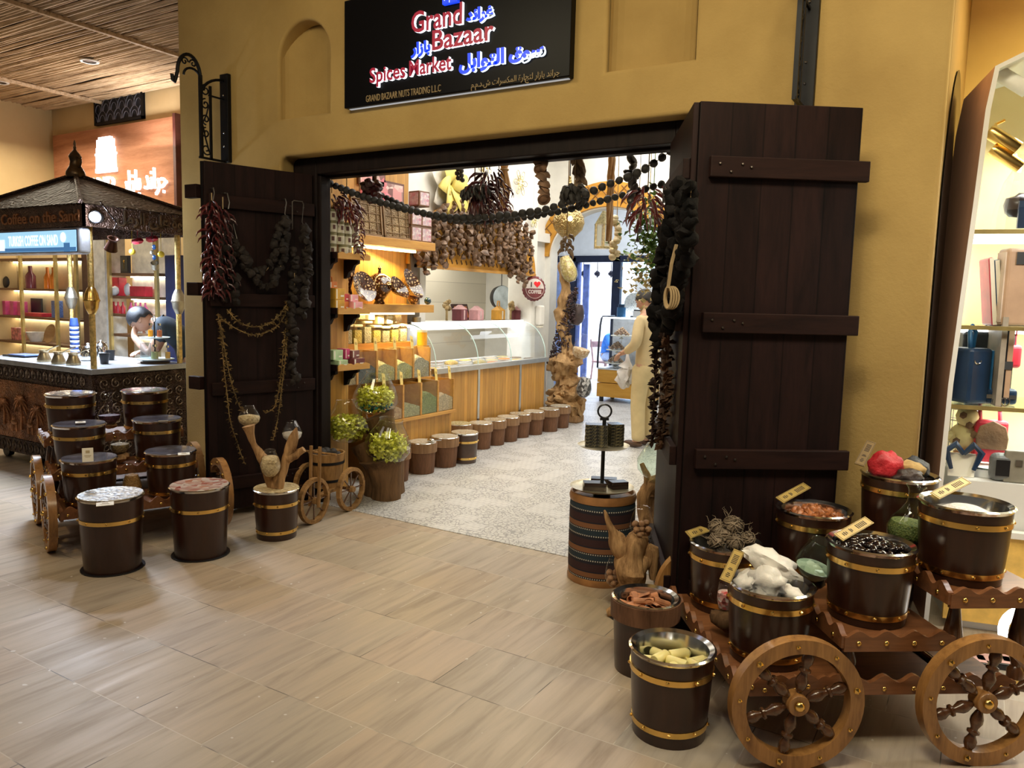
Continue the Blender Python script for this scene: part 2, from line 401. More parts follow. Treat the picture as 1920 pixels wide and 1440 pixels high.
def kilim():
    m, nt, b = newmat('striped woven cloth')
    v = coords(nt); sx = N(nt, 'ShaderNodeSeparateXYZ'); nt.links.new(v, sx.inputs[0])
    k = N(nt, 'ShaderNodeMath', operation='DIVIDE'); k.inputs[1].default_value = 0.142; nt.links.new(sx.outputs['Z'], k.inputs[0])
    fr = N(nt, 'ShaderNodeMath', operation='FRACT'); nt.links.new(k.outputs[0], fr.inputs[0])
    r = N(nt, 'ShaderNodeValToRGB'); r.color_ramp.interpolation = 'CONSTANT'
    stops = [(0, (0.012, 0.01, 0.018)), (0.10, (0.015, 0.03, 0.045)), (0.30, (0.012, 0.01, 0.018)), (0.38, (0.20, 0.085, 0.035)), (0.58, (0.012, 0.01, 0.018)), (0.64, (0.035, 0.012, 0.014)), (0.93, (0.012, 0.01, 0.018))]
    while len(r.color_ramp.elements) < len(stops): r.color_ramp.elements.new(0.5)
    for e, (p, c) in zip(r.color_ramp.elements, stops): e.position = p; e.color = c4(c)
    nt.links.new(fr.outputs[0], r.inputs[0])
    # white stitched dots
    at = N(nt, 'ShaderNodeMath', operation='ARCTAN2'); nt.links.new(sx.outputs['Y'], at.inputs[0]); nt.links.new(sx.outputs['X'], at.inputs[1])
    am = N(nt, 'ShaderNodeMath', operation='MULTIPLY'); am.inputs[1].default_value = 14.0; nt.links.new(at.outputs[0], am.inputs[0])
    af = N(nt, 'ShaderNodeMath', operation='FRACT'); nt.links.new(am.outputs[0], af.inputs[0])
    d = ramp(nt, af.outputs[0], [(0.5, (0, 0, 0)), (0.55, (1, 1, 1))])
    band = N(nt, 'ShaderNodeValToRGB'); band.color_ramp.interpolation = 'CONSTANT'
    st2 = [(0, (0, 0, 0)), (0.045, (1, 1, 1)), (0.095, (0, 0, 0)), (0.305, (1, 1, 1)), (0.35, (0, 0, 0))]
    while len(band.color_ramp.elements) < len(st2): band.color_ramp.elements.new(0.5)
    for e, (p, c) in zip(band.color_ramp.elements, st2): e.position = p; e.color = c4(c)
    nt.links.new(fr.outputs[0], band.inputs[0])
    q = N(nt, 'ShaderNodeMath', operation='MULTIPLY'); nt.links.new(d, q.inputs[0]); nt.links.new(band.outputs[0], q.inputs[1])
    mx = N(nt, 'ShaderNodeMix', data_type='RGBA'); nt.links.new(q.outputs[0], mx.inputs['Factor']); nt.links.new(r.outputs[0], mx.inputs['A']); mx.inputs['B'].default_value = (0.5, 0.48, 0.42, 1)
    nt.links.new(mx.outputs['Result'], b.inputs['Base Color']); b.inputs['Roughness'].default_value = 0.9
    bump(nt, b, noise_t(nt, v, 220, 2), 0.3, 0.003); return m
def carved(name, c1, c2, scale=22, metal=0.35, rough=0.42):
    m, nt, b = newmat(name); v = coords(nt)
    vo = N(nt, 'ShaderNodeTexVoronoi', feature='SMOOTH_F1'); vo.inputs['Scale'].default_value = scale; vo.inputs['Smoothness'].default_value = 0.3
    w = N(nt, 'ShaderNodeTexNoise'); w.inputs['Scale'].default_value = scale*0.4
    nt.links.new(v, w.inputs['Vector'])
    mm = N(nt, 'ShaderNodeVectorMath', operation='MULTIPLY_ADD'); mm.inputs[1].default_value = (0.12, 0.12, 0.12); nt.links.new(w.outputs['Color'], mm.inputs[0]); nt.links.new(v, mm.inputs[2])
    nt.links.new(mm.outputs[0], vo.inputs['Vector'])
    sn = N(nt, 'ShaderNodeMath', operation='SINE'); k = N(nt, 'ShaderNodeMath', operation='MULTIPLY'); k.inputs[1].default_value = 14; nt.links.new(vo.outputs['Distance'], k.inputs[0]); nt.links.new(k.outputs[0], sn.inputs[0])
    o = ramp(nt, noise_t(nt, v, 6, 4), [(0.35, c1), (0.7, c2)])
    nt.links.new(o, b.inputs['Base Color']); b.inputs['Metallic'].default_value = metal; b.inputs['Roughness'].default_value = rough
    bump(nt, b, sn.outputs[0], 0.7, 0.008); return m
def tilewall(name, c, grout, w, h, off=0.5, rot=(0, 0, 0), rough=0.25):
    m, nt, b = newmat(name); v = coords(nt, rot=rot)
    br = N(nt, 'ShaderNodeTexBrick'); br.offset = off; br.inputs['Scale'].default_value = 1; br.inputs['Brick Width'].default_value = w; br.inputs['Row Height'].default_value = h; br.inputs['Mortar Size'].default_value = 0.004
    br.inputs['Color1'].default_value = c4(c); br.inputs['Color2'].default_value = c4(mul(c, 0.93)); br.inputs['Mortar'].default_value = c4(grout)
    nt.links.new(v, br.inputs['Vector']); nt.links.new(br.outputs['Color'], b.inputs['Base Color']); b.inputs['Roughness'].default_value = rough
    return m
def kilned(name):
    """dark brown and cream painted net on glazed ware"""
    m, nt, b = newmat(name); v = coords(nt)
    vo = N(nt, 'ShaderNodeTexVoronoi', feature='DISTANCE_TO_EDGE'); vo.inputs['Scale'].default_value = 34; nt.links.new(v, vo.inputs['Vector'])
    o = ramp(nt, vo.outputs['Distance'], [(0.10, (0.05, 0.012, 0.006)), (0.20, (0.10, 0.03, 0.012)), (0.25, (0.62, 0.45, 0.22)), (0.4, (0.75, 0.6, 0.36))])
    nt.links.new(o, b.inputs['Base Color']); b.inputs['Roughness'].default_value = 0.12; b.inputs['Coat Weight'].default_value = 0.6; return m
def speckle(name, cols, scale=60, rough=0.7, bmp=0.4):
    m, nt, b = newmat(name); v = coords(nt)
    vo = N(nt, 'ShaderNodeTexVoronoi'); vo.inputs['Scale'].default_value = scale; nt.links.new(v, vo.inputs['Vector'])
    sp = N(nt, 'ShaderNodeSeparateColor'); nt.links.new(vo.outputs['Color'], sp.inputs[0])
    r = ramp(nt, sp.outputs[0], [(i/max(1, len(cols)-1), c) for i, c in enumerate(cols)])
    nt.links.new(r, b.inputs['Base Color']); b.inputs['Roughness'].default_value = rough
    bump(nt, b, vo.outputs['Distance'], bmp, 0.01); return m

m_floor = stone_floor(); m_mosaic = mosaic_floor()
m_ochre = stucco('ochre plaster', (0.36, 0.235, 0.075), (0.47, 0.32, 0.11))
m_ochre2 = stucco('beige plaster', (0.55, 0.40, 0.20), (0.62, 0.47, 0.25), 0.12)
m_yellow = stucco('yellow plaster', (0.72, 0.50, 0.15), (0.80, 0.58, 0.20), 0.12)
m_white = mat('white paint', (0.80, 0.79, 0.74), 0.7, var=0.02)
m_whiteblue = mat('cool white paint', (0.78, 0.80, 0.83), 0.7, var=0.02)
m_dark = wood('dark stained wood', (0.006, 0.003, 0.003), (0.019, 0.008, 0.007), 0.55, 'Z', 1.0, 0.0, 0.145, 'X', 0.05)
m_darkflat = wood('dark stained timber', (0.007, 0.003, 0.003), (0.022, 0.009, 0.007), 0.6, 'X', 1.0)
m_darkY = wood('dark jamb timber', (0.006, 0.004, 0.004), (0.015, 0.009, 0.008), 0.55, 'Z')
m_iron = mat('black iron', (0.008, 0.008, 0.010), 0.5, 0.6)
m_bolt = mat('iron bolt', (0.05, 0.04, 0.035), 0.4, 0.8)
m_barrel = wood('varnished barrel wood', (0.016, 0.0055, 0.003), (0.034, 0.010, 0.005), 0.32, 'Z', 1.4, 0.2, bmp=0.03, ring=14)
m_teak = wood('oiled teak', (0.14, 0.055, 0.014), (0.42, 0.21, 0.065), 0.35, 'Y', 1.0, 0.3, ring=24)
m_teakX = wood('oiled teak board', (0.10, 0.035, 0.012), (0.24, 0.095, 0.036), 0.4, 'X', 1.0, 0.2, ring=24)
m_turned = wood('turned dark wood', (0.035, 0.012, 0.005), (0.11, 0.045, 0.018), 0.25, 'Z', 2.0, 0.5)
m_brass = mat('brass', (0.78, 0.52, 0.16), 0.24, 1.0, var=0.06)
m_steel = mat('polished steel', (0.75, 0.75, 0.74), 0.14, 1.0, var=0.03)
m_chrome = mat('brushed steel', (0.62, 0.62, 0.60), 0.3, 1.0, var=0.04)
m_film = mat('clear film over the bowl', (0.20, 0.21, 0.28), 0.08, 0.1, var=0.25, scale=14, coat=1.0)
m_glass = glass('clear glass'); m_glassg = glass('greenish glass', (0.86, 0.95, 0.90)); m_pane = glass('window pane', (0.97, 0.99, 1.0), 0.01)
m_glassd = glass('smoky glass', (0.72, 0.76, 0.74))
m_card = mat('cream card', (0.72, 0.63, 0.36), 0.7, var=0.05)
m_cardw = mat('white card', (0.82, 0.79, 0.68), 0.7, var=0.02)
m_ink = mat('dark ink', (0.03, 0.02, 0.015), 0.7, var=0)
m_gold = mat('gold card', (0.42, 0.29, 0.075), 0.45, 0.2, var=0.06)
m_pine = wood('honey wood panel', (0.44, 0.20, 0.035), (0.60, 0.32, 0.07), 0.45, 'Z', 1.0, 0.05, 0.06, 'Y', 0.04)
m_pineY = wood('honey wood board', (0.42, 0.19, 0.035), (0.62, 0.33, 0.075), 0.45, 'Y', 1.0, 0.05, bmp=0.04)
m_pineX = wood('honey wood lattice', (0.48, 0.22, 0.03), (0.62, 0.32, 0.06), 0.5, 'X', 1.0)
m_bark = wood('dark bark trunk', (0.045, 0.024, 0.012), (0.17, 0.095, 0.045), 0.8, 'Z', 1.2, bmp=0.6, ring=16)
m_drift = wood('weathered driftwood', (0.085, 0.036, 0.014), (0.50, 0.30, 0.14), 0.75, 'Z', 1.5, bmp=0.9, ring=18)
m_stump = wood('carved stump wood', (0.055, 0.026, 0.014), (0.21, 0.105, 0.058), 0.55, 'Z', 1.6, bmp=0.2, ring=13)
m_stumptop = wood('stump collar wood', (0.17, 0.09, 0.045), (0.33, 0.20, 0.11), 0.5, 'Z', 1.6)
m_grain = speckle('dry grain', [(0.42, 0.33, 0.17), (0.58, 0.48, 0.28), (0.30, 0.22, 0.11)], 90)
m_black = mat('black plastic', (0.012, 0.012, 0.014), 0.35)
m_signblack = mat('black sign board', (0.003, 0.003, 0.004), 0.35, var=0, spec=0.1)
m_rope = mat('hemp cord', (0.35, 0.25, 0.13), 0.9)
m_wire = mat('steel wire hook', (0.30, 0.28, 0.25), 0.35, 1.0)
m_skin = mat('skin', (0.52, 0.30, 0.20), 0.55, var=0.04, sss=0.15)
m_hair = mat('dark cropped hair', (0.02, 0.017, 0.015), 0.6, var=0.2, bmp=0.3, bscale=200)
m_copper = carved('embossed copper', (0.12, 0.045, 0.02), (0.36, 0.15, 0.06), 24, 0.7, 0.4)
m_bronze = carved('embossed dark bronze', (0.035, 0.020, 0.016), (0.085, 0.05, 0.04), 30, 0.6, 0.4)
m_pewter = mat('hammered pewter', (0.42, 0.38, 0.30), 0.3, 0.9, bmp=0.4, bscale=110)

# ------------------------------------------------------------------ the setting
def slab(name, a, b, m, bevel=0.0):
    return struct(MB().bx(a, b).build(name, m, bevel=bevel))
slab('floor', (-15, -5, -0.1), (7, 6.6, 0.0), m_floor)
struct(MB().bx((-5.3, 4.218, -0.05), (-1.0, 6.6, 0.004)).bx((-7.4, 6.6, -0.05), (-1.0, 13.3, 0.004)).build('floor_shop', m_mosaic))
slab('floor_lane', (-9, 13.3, -0.08), (-1, 19, -0.004), mat('pale lane paving', (0.62, 0.63, 0.66), 0.6, var=0.05))
WY = 4.09
# facade: plaster sheet with a doorway and two blind niches, and a thicker wall behind it
door_hole = [(-4.52, -0.2), (-4.52, 2.56), (-4.505, 2.59), (-4.47, 2.605), (-1.32, 2.605), (-1.285, 2.59), (-1.27, 2.56), (-1.27, -0.2)]
n1 = [(-4.53, 2.877)]+[(-4.03, 2.877)]+arc(-4.28, 3.285, 0.25, 0, PI, 18)
n2 = [(-1.915, 2.884)]+[(-1.402, 2.884)]+arc(-1.6585, 3.36, 0.2565, 0, PI, 18)
outer = [(-5.69, -0.02), (-4.52, -0.02)]+door_hole[1:-1]+[(-1.27, -0.02), (-0.22, -0.02), (-0.22, 4.3), (-5.69, 4.3)]
o = struct(flat([outer, n1, n2], 'wall_front', m_ochre, 0.14, loc=(0, WY+0.07, 0), bevel=0.022, res=4))
me = MB().bx((-5.69, WY+0.14, 0), (-4.52, WY+0.36, 4.3)).bx((-1.27, WY+0.14, 0), (-0.22, WY+0.36, 4.3)).bx((-4.52, WY+0.14, 2.605), (-1.27, WY+0.36, 4.3))
struct(me.build('wall_front_core', m_ochre))
# curved backs of the niches
for cx, zt in ((-4.28, 3.53), (-1.6585, 3.6)):
    k = MB(); n = 14; hw = 0.25
    for i in range(n):
        a, b2 = PI*i/n, PI*(i+1)/n
        p, q = (cx-hw*math.cos(a), WY+0.03+0.105*math.sin(a)), (cx-hw*math.cos(b2), WY+0.03+0.105*math.sin(b2))
        k.quad((p[0], p[1], 2.87), (q[0], q[1], 2.87), (q[0], q[1], zt), (p[0], p[1], zt))
    struct(k.build('wall_niche', m_ochre, smooth=True))
slab('wall_front_return', (-0.52, WY+0.36, 0), (-0.22, 6.3, 4.3), m_ochre)
slab('wall_alcove_right', (-5.69, WY+0.36, 0), (-5.42, 6.3, 4.3), m_ochre2)
# timber door frame
fr = MB().bx((-4.52, 4.215, 0), (-4.285, 4.36, 2.61)).bx((-1.535, 4.215, 0), (-1.27, 4.36, 2.61)).bx((-4.285, 4.215, 2.485), (-1.535, 4.36, 2.61))
fr.bx((-4.285, 4.30, 2.468), (-1.535, 4.38, 2.49)).bx((-4.30, 4.24, 0), (-4.262, 4.34, 2.48))
struct(fr.build('door_frame', m_darkY, bevel=0.006))
# alcove behind the kiosk
slab('wall_alcove_back', (-12, 6.3, 0), (-5.4, 6.45, 4.3), m_ochre2)
slab('wall_alcove_left', (-11.85, 1.5, 0), (-11.65, 6.3, 4.3), m_ochre2)
# reed ceiling: bundles of canes laid across beams
m_reed = wood('dried reed cane', (0.30, 0.19, 0.10), (0.72, 0.55, 0.37), 0.7, 'X', 1.0, ring=20)
k = MB(); y = -1.2
while y < 6.28:
    r0 = random.uniform(0.012, 0.022)
    pts = []; zz = 4.13+random.uniform(-0.006, 0.02)
    x = -11.7
    while x <= -5.3 if y > 4.08 else x <= 1.0:
        pts.append((x, y+random.uniform(-0.012, 0.012), zz+random.uniform(-0.006, 0.006))); x += random.uniform(0.5, 0.9)
    k.tube(pts, r0, 5)
    y += r0*random.uniform(1.7, 2.7)
rc = struct(k.build('ceiling_reed', m_reed, smooth=True))
slab('ceiling', (-12, -5, 4.2), (7, 6.6, 4.3), mat('ceiling boards', (0.04, 0.025, 0.015), 0.9))
for bx0 in (-7.55, -10.37, -4.6):
    struct(MB().bx((bx0-0.022, -1.2, 4.085), (bx0+0.022, 6.29 if bx0 < -5.5 else 4.08, 4.12)).build('ceiling_batten', m_reed))
# spice shop shell
slab('wall_shop_left', (-5.12, 6.11, 1.93), (-4.97, 8.62, 4.0), m_white)
slab('wall_shop_pier', (-5.32, 8.62, 0.0), (-4.95, 8.74, 4.0), m_white, 0.02)
slab('wall_shop_wood', (-5.1, 4.46, 0.0), (-4.95, 6.11, 4.0), m_pine)
slab('wall_shop_wood_nib', (-5.1, 4.38, 0.0), (-4.42, 4.70, 4.0), m_pine)
slab('trim_1', (-4.99, 6.10, 1.5), (-4.90, 6.20, 2.42), mat('grey post', (0.12, 0.10, 0.09), 0.6))
slab('wall_kitchen_back', (-6.55, 6.5, 0), (-6.4, 9.9, 4.0), tilewall('cream wall tile', (0.72, 0.67, 0.55), (0.5, 0.46, 0.38), 0.28, 0.14, rot=(PI/2, 0, PI/2)))
slab('wall_kitchen_end', (-6.4, 9.75, 0), (-5.32, 9.9, 4.0), m_white)
slab('wall_kitchen_near', (-6.4, 6.5, 0), (-5.1, 6.6, 4.0), m_white)
slab('ceiling_kitchen', (-6.4, 6.6, 2.38), (-5.12, 9.75, 2.5), m_white)
slab('wall_shop_right', (-1.0, 4.45, 0), (-0.85, 13.3, 4.0), m_white)
struct(MB().bx((-5.42, 4.45, 3.95), (-0.85, 6.6, 4.05)).bx((-7.5, 6.6, 3.95), (-0.85, 13.4, 4.05)).build('ceiling_shop', m_white))
# arched wall between shop and back room
inn = [(-5.12, 2.2)]+[(p[0], p[1]) for p in arc(-4.3, 2.2, 0.82, PI, 0, 24, 0.62)]
arch = [(-5.35, 0), (-5.12, 0)]+inn[1:]+[(-3.48, 0), (-1.0, 0), (-1.0, 4.0), (-5.35, 4.0)]
struct(flat([arch], 'wall_arch', m_white, 0.2, loc=(0, 9.5, 0)))
slab('wall_back', (-7.4, 13.2, 2.43), (-0.85, 13.35, 4.0), m_whiteblue)
slab('wall_back_side', (-4.9, 13.2, 0), (-0.85, 13.35, 2.43), m_whiteblue)
slab('wall_back_panel', (-7.4, 13.2, 0), (-6.82, 13.35, 2.43), mat('blue glazed side', (.30, .40, .72), .3))
slab('wall_back_left', (-7.5, 9.9, 0), (-7.35, 13.3, 4.0), m_whiteblue)
slab('wall_back_soffit', (-4.9, 11.9, 1.75), (-3.9, 13.2, 2.0), m_whiteblue)
# glazed shop door at the far end
dr = MB()
for x0, x1 in ((-6.82, -6.62), (-5.88, -5.72), (-5.02, -4.90)): dr.bx((x0, 13.16, 0), (x1, 13.28, 2.43))
dr.bx((-7.3, 13.16, 2.33), (-4.9, 13.28, 2.45))
d2 = struct(dr.build('window_1', mat('dark blue metal', (0.012, 0.018, 0.045), 0.4, 0.3), bevel=0.01))
MB().bx((-5.72, 13.20, 0.05), (-5.02, 13.22, 2.33)).build('pane', glass('door pane', (0.85, 0.95, 1.0), 0.02, 0.03), d2)
df = struct(MB().bx((-6.62, 13.22, 0), (-6.57, 13.30, 2.33)).bx((-6.54, 13.32, 0.02), (-6.42, 13.36, 2.3)).bx((-6.64, 13.12, 1.28), (-6.42, 13.2, 1.36)).build('door_2', mat('blue frame', (0.18, 0.26, 0.62), 0.4)))
m_lane = mat('lane white wall', (0.80, 0.83, 0.88), 0.8, var=0.02)
slab('wall_lane', (-10, 17.6, -0.1), (-1, 17.8, 5), m_lane)
slab('wall_lane_side', (-10, 13.4, -0.1), (-9.8, 17.6, 5), m_lane)
# neighbour shop with the bags
slab('wall_bag_shop', (-0.22, 6.0, 0), (3.2, 6.15, 4.3), m_yellow)
slab('wall_bag_shop_side', (3.0, 3.4, 0), (3.15, 6.0, 4.3), m_yellow)

# dark arched doorway in the return wall beside the bag shop
k = MB(); ao = [(4.2, 0), (5.9, 0)]+[(p[0], p[1]) for p in arc(5.05, 1.9, 0.85, 0, PI, 20, 1.0)]
k.add([(-0.212, p[0], p[1]) for p in ao], [tuple(range(len(ao)))]); struct(k.build('door_4', mat('black glazed door', (0.006, 0.007, 0.010), 0.25)))
slab('wall_shop_step', (-5.32, 8.74, 0.0), (-5.2, 9.4, 4.0), m_white)

# ------------------------------------------------------------------ folding doors
def bifold(name, hinge, fold, end, zt, zb, batt_z, thick=0.045, tab=0.06, faces=(1, 1)):
    root = bpy.data.objects.new(name, None); COL.objects.link(root); root['kind'] = 'structure'
    for li, (a, b) in enumerate(((hinge, fold), (fold, end))):
        a, b = Vector((a[0], a[1], 0)), Vector((b[0], b[1], 0))
        L = (b-a).length; ang = math.atan2((b-a).y, (b-a).x)
        leaf = MB().bx((0, -thick/2, zb), (L, thick/2, zt)).build('leaf', m_dark, root, bevel=0.004, loc=a, rot=(0, 0, ang))
        for z in batt_z:
            side = faces[li]
            bt = MB().bx((0.05 if li else 0.0, side*thick/2, z-0.045), (L+tab if li else L-0.02, side*(thick/2+0.032), z+0.045)).build('batten', m_darkflat, leaf, bevel=0.004)
            bb = MB()
            for q in ((0.09, 0.012), (0.14, -0.022), (0.19, 0.012), (0.23, 0.0)):
                bb.ball((q[0], side*(thick/2+0.033), z+q[1]), 0.008, 1)
            bb.build('bolt', m_bolt, leaf)
    return root
bifold('door_1', (-4.33, 4.21), (-4.575, 3.46), (-4.80, 4.06), 2.48, 0.05, (2.22, 1.55, 0.93, 0.25), faces=(1, 1))
bifold('door_3', (-1.53, 4.20), (-1.135, 3.40), (-0.535, 3.82), 2.48, 0.03, (2.20, 1.52, 0.90, 0.28), tab=0.035, faces=(-1, -1))
# batten ends of the folded leaf showing past the hinge side of the first door
k = MB()
for z in (2.28, 1.62, 0.97): k.bx((-4.72, 3.42, z-0.045), (-4.60, 3.47, z+0.045))
struct(k.build('door_1_strap', m_darkflat, bevel=0.004))

# ------------------------------------------------------------------ illuminated shop sign
t = thing('shop_sign', 'long black sign board lit with red and blue lettering above the doorway', 'sign', (-3.831, 4.03, 2.867))
W_, H_ = 1.721, 0.70
MB().bx((0, 0, 0), (W_, 0.06, H_)).build('board', m_signblack, t, bevel=0.006)
MB().bx((0.02, 0.03, -0.004), (W_-0.02, 0.05, 0.0)).build('light_strip', emis('sign underside light', (0.9, 0.95, 1.0), 0.35), t)
e_white = emis('sign white glow', (0.92, 0.94, 1.0), 1.5)
e_red = mat('sign red face', (0.34, 0.015, 0.05), 0.4, emit=0.22, ecol=(0.55, 0.02, 0.07), var=0)
e_blue = mat('sign blue face', (0.01, 0.05, 0.65), 0.4, emit=0.75, ecol=(0.01, 0.06, 0.9), var=0)
e_whb = emis('sign blue white glow', (0.75, 0.85, 1.0), 1.4)
m_gild = mat('dull gilt letters', (0.30, 0.22, 0.11), 0.5, 0.0, var=0)
FR = (PI/2, 0, 0)
def sl(text, x, z, size, mats, fit, name='lettering', depth=0.022, off=0.004):
    lettering(text, name, size, depth, mats, t, (x, -depth/2, z), FR, fit=fit, offset=off)
def sx(px): return 1.721*(px-658)/(1078-658)  # along the board
# words follow the rows of the board
def zrow(px, py): return ay(px, py, 4.03).z-2.867
def xrow(px, py): return ay(px, py, 4.03).x+3.831
def word(text, p0, p1, cap, mats, depth=0.022, off=0.003, ar=False):
    x0, z0 = xrow(*p0), zrow(*p0); x1 = xrow(*p1)
    h = zrow(p0[0], p0[1]-cap)-z0
    sl(text, x0, z0, h*(1.37 if not ar else 1.05), mats, x1-x0, depth=depth, off=off)
word('Grand', (775, 64), (870, 50), 40, [e_red, e_white])
word('Bazaar', (814, 96), (929, 80), 38, [e_red, e_white])
word('Spices', (697, 157), (764, 148), 28, [e_red, e_white])
word('Market', (771, 144), (850, 134), 29, [e_red, e_white])
def A(*c): return ''.join(chr(x) for x in reversed(c))  # joined letter forms, right to left
word(A(0xFECF, 0xFEAE, 0xFE8D, 0xFEE7, 0xFEAA), (877, 41), (929, 33), 26, [e_blue, e_whb], ar=True, off=0.006)
word(A(0xFE91, 0xFE8E, 0xFEAF, 0xFE8D, 0xFEAD), (774, 104), (811, 98), 26, [e_blue, e_whb], ar=True, off=0.006)
word(A(0xFE8D, 0xFEDF, 0xFE98, 0xFEEE, 0xFE8D, 0xFE91, 0xFEDE), (864, 132), (949, 118), 34, [e_blue, e_whb], ar=True, off=0.006)
word(A(0xFEB3, 0xFEEE, 0xFED5), (957, 114), (1024, 104), 30, [e_blue, e_whb], ar=True, off=0.006)
word('GRAND BAZAAR NUTS TRADING L.L.C', (687, 192), (827, 172), 13, [m_gild], depth=0.006, off=0)
word(A(0xFE9F, 0xFEAE, 0xFE8D, 0xFEE7, 0xFEAA, 0x20, 0xFE91, 0xFE8E, 0xFEAF, 0xFE8D, 0xFEAD, 0x20, 0xFEDF, 0xFE98, 0xFE9E, 0xFE8E, 0xFEAD, 0xFE93, 0x20, 0xFE8D, 0xFEDF, 0xFEE4, 0xFEDC, 0xFEB4, 0xFEAE, 0xFE8D, 0xFE95, 0x20, 0xFEB5, 0x2E, 0xFEA9, 0x2E, 0xFEE1, 0x2E, 0xFEE1), (884, 165), (1050, 138), 15, [m_gild], depth=0.006, off=0, ar=True)
# crest over the words: a small blue tile with white lines
q0 = Vector((xrow(834, 12), 0, zrow(834, 12)))
MB().bx((q0.x, -0.03, q0.z), (q0.x+0.115, 0, q0.z+0.12)).build('emblem', e_blue, t, bevel=0.004)
k = MB()
cx, cz = q0.x+0.0575, q0.z+0.06
for r in (0.018, 0.036): k.tube([(cx+r*math.cos(a*PI/4), -0.032, cz+r*math.sin(a*PI/4)) for a in range(8)], 0.0025, 4, closed=True)
for a in range(8): k.tube([(cx+0.018*math.cos(a*PI/4), -0.032, cz+0.018*math.sin(a*PI/4)), (cx+0.056*math.cos(a*PI/4), -0.032, cz+0.056*math.sin(a*PI/4))], 0.0025, 4)
k.build('emblem_lines', e_whb, t)
MB().ball((cx, -0.032, cz), 0.012, 1, sc=(1, .3, 1)).build('emblem_dot', e_red, t)

# ------------------------------------------------------------------ wrought iron brackets
def bracket(name, label, loc, rz=0.0):
    t = thing(name, label, 'bracket', loc, rz)   # local x runs out from the wall, z up
    MB().bx((0, -0.045, 0.0), (0.035, 0.045, 0.66)).build('back_plate', m_iron, t, bevel=0.004)
    k = MB()
    k.box((0.24, 0, 0.30), (0.022, 0.022, 0.60)); k.box((0.155, 0, 0.27), (0.016, 0.016, 0.54)); k.box((0.14, 0, 0.004), (0.24, 0.016, 0.016)); k.box((0.10, 0, 0.47), (0.14, 0.012, 0.012))
    k.tube([(0.02+0.0, 0, 0.60)]+[(0.02+0.22*math.sin(a*PI/16), 0, 0.44+0.17*math.cos(a*PI/16)) for a in range(0, 8)]+[(0.24, 0, 0.50)], 0.011, 6)
    k.build('upright', m_iron, t)
    k = MB()
    k.tube([(0.24+0.095-0.095*math.cos(a*PI/14), 0, 0.58+0.14*math.sin(a*PI/14)) for a in range(15)]+[(0.445, 0, 0.53), (0.455, 0, 0.50), (0.47, 0, 0.51), (0.475, 0, 0.55)], 0.013, 6)
    k.tube([(0.24+0.07-0.07*math.cos(a*PI/10), 0, 0.57+0.06*math.sin(a*PI/10)) for a in range(11)], 0.009, 6)
    k.build('crook', m_iron, t)
    def spiral(c, r, a0, turns, n=26): return [(c[0]+r*(1-0.8*i/n)*math.cos(a0+turns*2*PI*i/n), 0, c[1]+r*(1-0.8*i/n)*math.sin(a0+turns*2*PI*i/n)) for i in range(n+1)]
    k = MB()
    for c, r, a0, tn in (((0.197, 0.50), 0.042, PI/2, -1.3), ((0.20, 0.40), 0.04, PI/2, -1.3), ((0.197, 0.29), 0.04, -PI/2, 1.3), ((0.2, 0.19), 0.04, PI/2, -1.3), ((0.197, 0.07), 0.045, PI, 1.3), ((0.30, 0.665), 0.03, 0, 1.2), ((0.37, 0.665), 0.03, PI, -1.2)):
        k.tube(spiral(c, r, a0, tn), 0.006, 5)
    k.tube([(0.17, 0, 0.05), (0.20, 0, 0.14), (0.225, 0, 0.24)], 0.006, 5); k.tube([(0.225, 0, 0.26), (0.19, 0, 0.33), (0.17, 0, 0.40)], 0.006, 5)
    k.build('scrollwork', m_iron, t)
    b = MB()
    for z in (0.12, 0.22, 0.5): b.ball((0.037, 0, z), 0.008, 1)
    b.build('bolt', m_steel, t)
    return t
bracket('wall_bracket', 'black wrought iron bracket with scrolls beside the arched niche', (-5.10, 4.09, 2.60), -PI/2)
bracket('wall_bracket', 'black iron bracket seen edge on above the tall folding door', (-0.83, 4.09, 2.56), -PI/2)

# ------------------------------------------------------------------ spice tubs
def tub_parts(t, D, H, bands=(0.80, 0.14), film=False, m_body=m_barrel, bowl_fill=0.6, collar=False, studs=9, base=True):
    r1 = D/2; r0 = r1*0.86
    prof = [(0.001, 0), (r0, 0), (r0+(r1-r0)*0.5, H*0.5), (r1-0.004, H-0.012), (r1-0.012, H-0.006)]
    MB().lathe(prof, 40, cap=False).build('staves', m_body, t, smooth=True)
    if collar:
        MB().lathe([(r1-0.01, H-0.09), (r1+0.006, H-0.085), (r1+0.008, H-0.004), (r1-0.012, H-0.002)], 40, cap=False).build('collar', m_stumptop if collar == 1 else m_stump, t, smooth=True)
    for z in bands:
        rr = r0+(r1-r0)*z; zz = z*H
        k = MB().lathe([(rr-0.004, zz-0.011), (rr+0.002, zz-0.011), (rr+0.003, zz+0.011), (rr-0.004, zz+0.011)], 40, cap=False)
        for i in range(studs): k.ball(((rr+0.003)*math.cos(2*PI*i/studs+z), (rr+0.003)*math.sin(2*PI*i/studs+z), zz), 0.0075, 1)
        k.build('band', m_brass, t, smooth=True)
    zr = H
    MB().lathe([(r1-0.004, zr-0.012), (r1+0.004, zr), (r1-0.004, zr+0.005), (r1-0.022, zr-0.004), (r1-0.034, zr-0.06), (r1-0.045, zr-0.095), (0.001, zr-0.10)], 40, cap=False).build('bowl', m_steel, t, smooth=True)
    if film:
        MB().lathe([(0.0, zr+0.006), (r1*0.5, zr+0.005), (r1*0.97, zr+0.008), (r1*0.99, zr+0.002)], 40, cap=False).build('lid', film, t, smooth=True)
def tub(label, loc, D=0.32, H=0.29, rz=0.0, group='spice tubs', name='spice_tub', **kw):
    t = thing(name, label, 'tub', loc, rz, group); tub_parts(t, D, H, **kw); return t
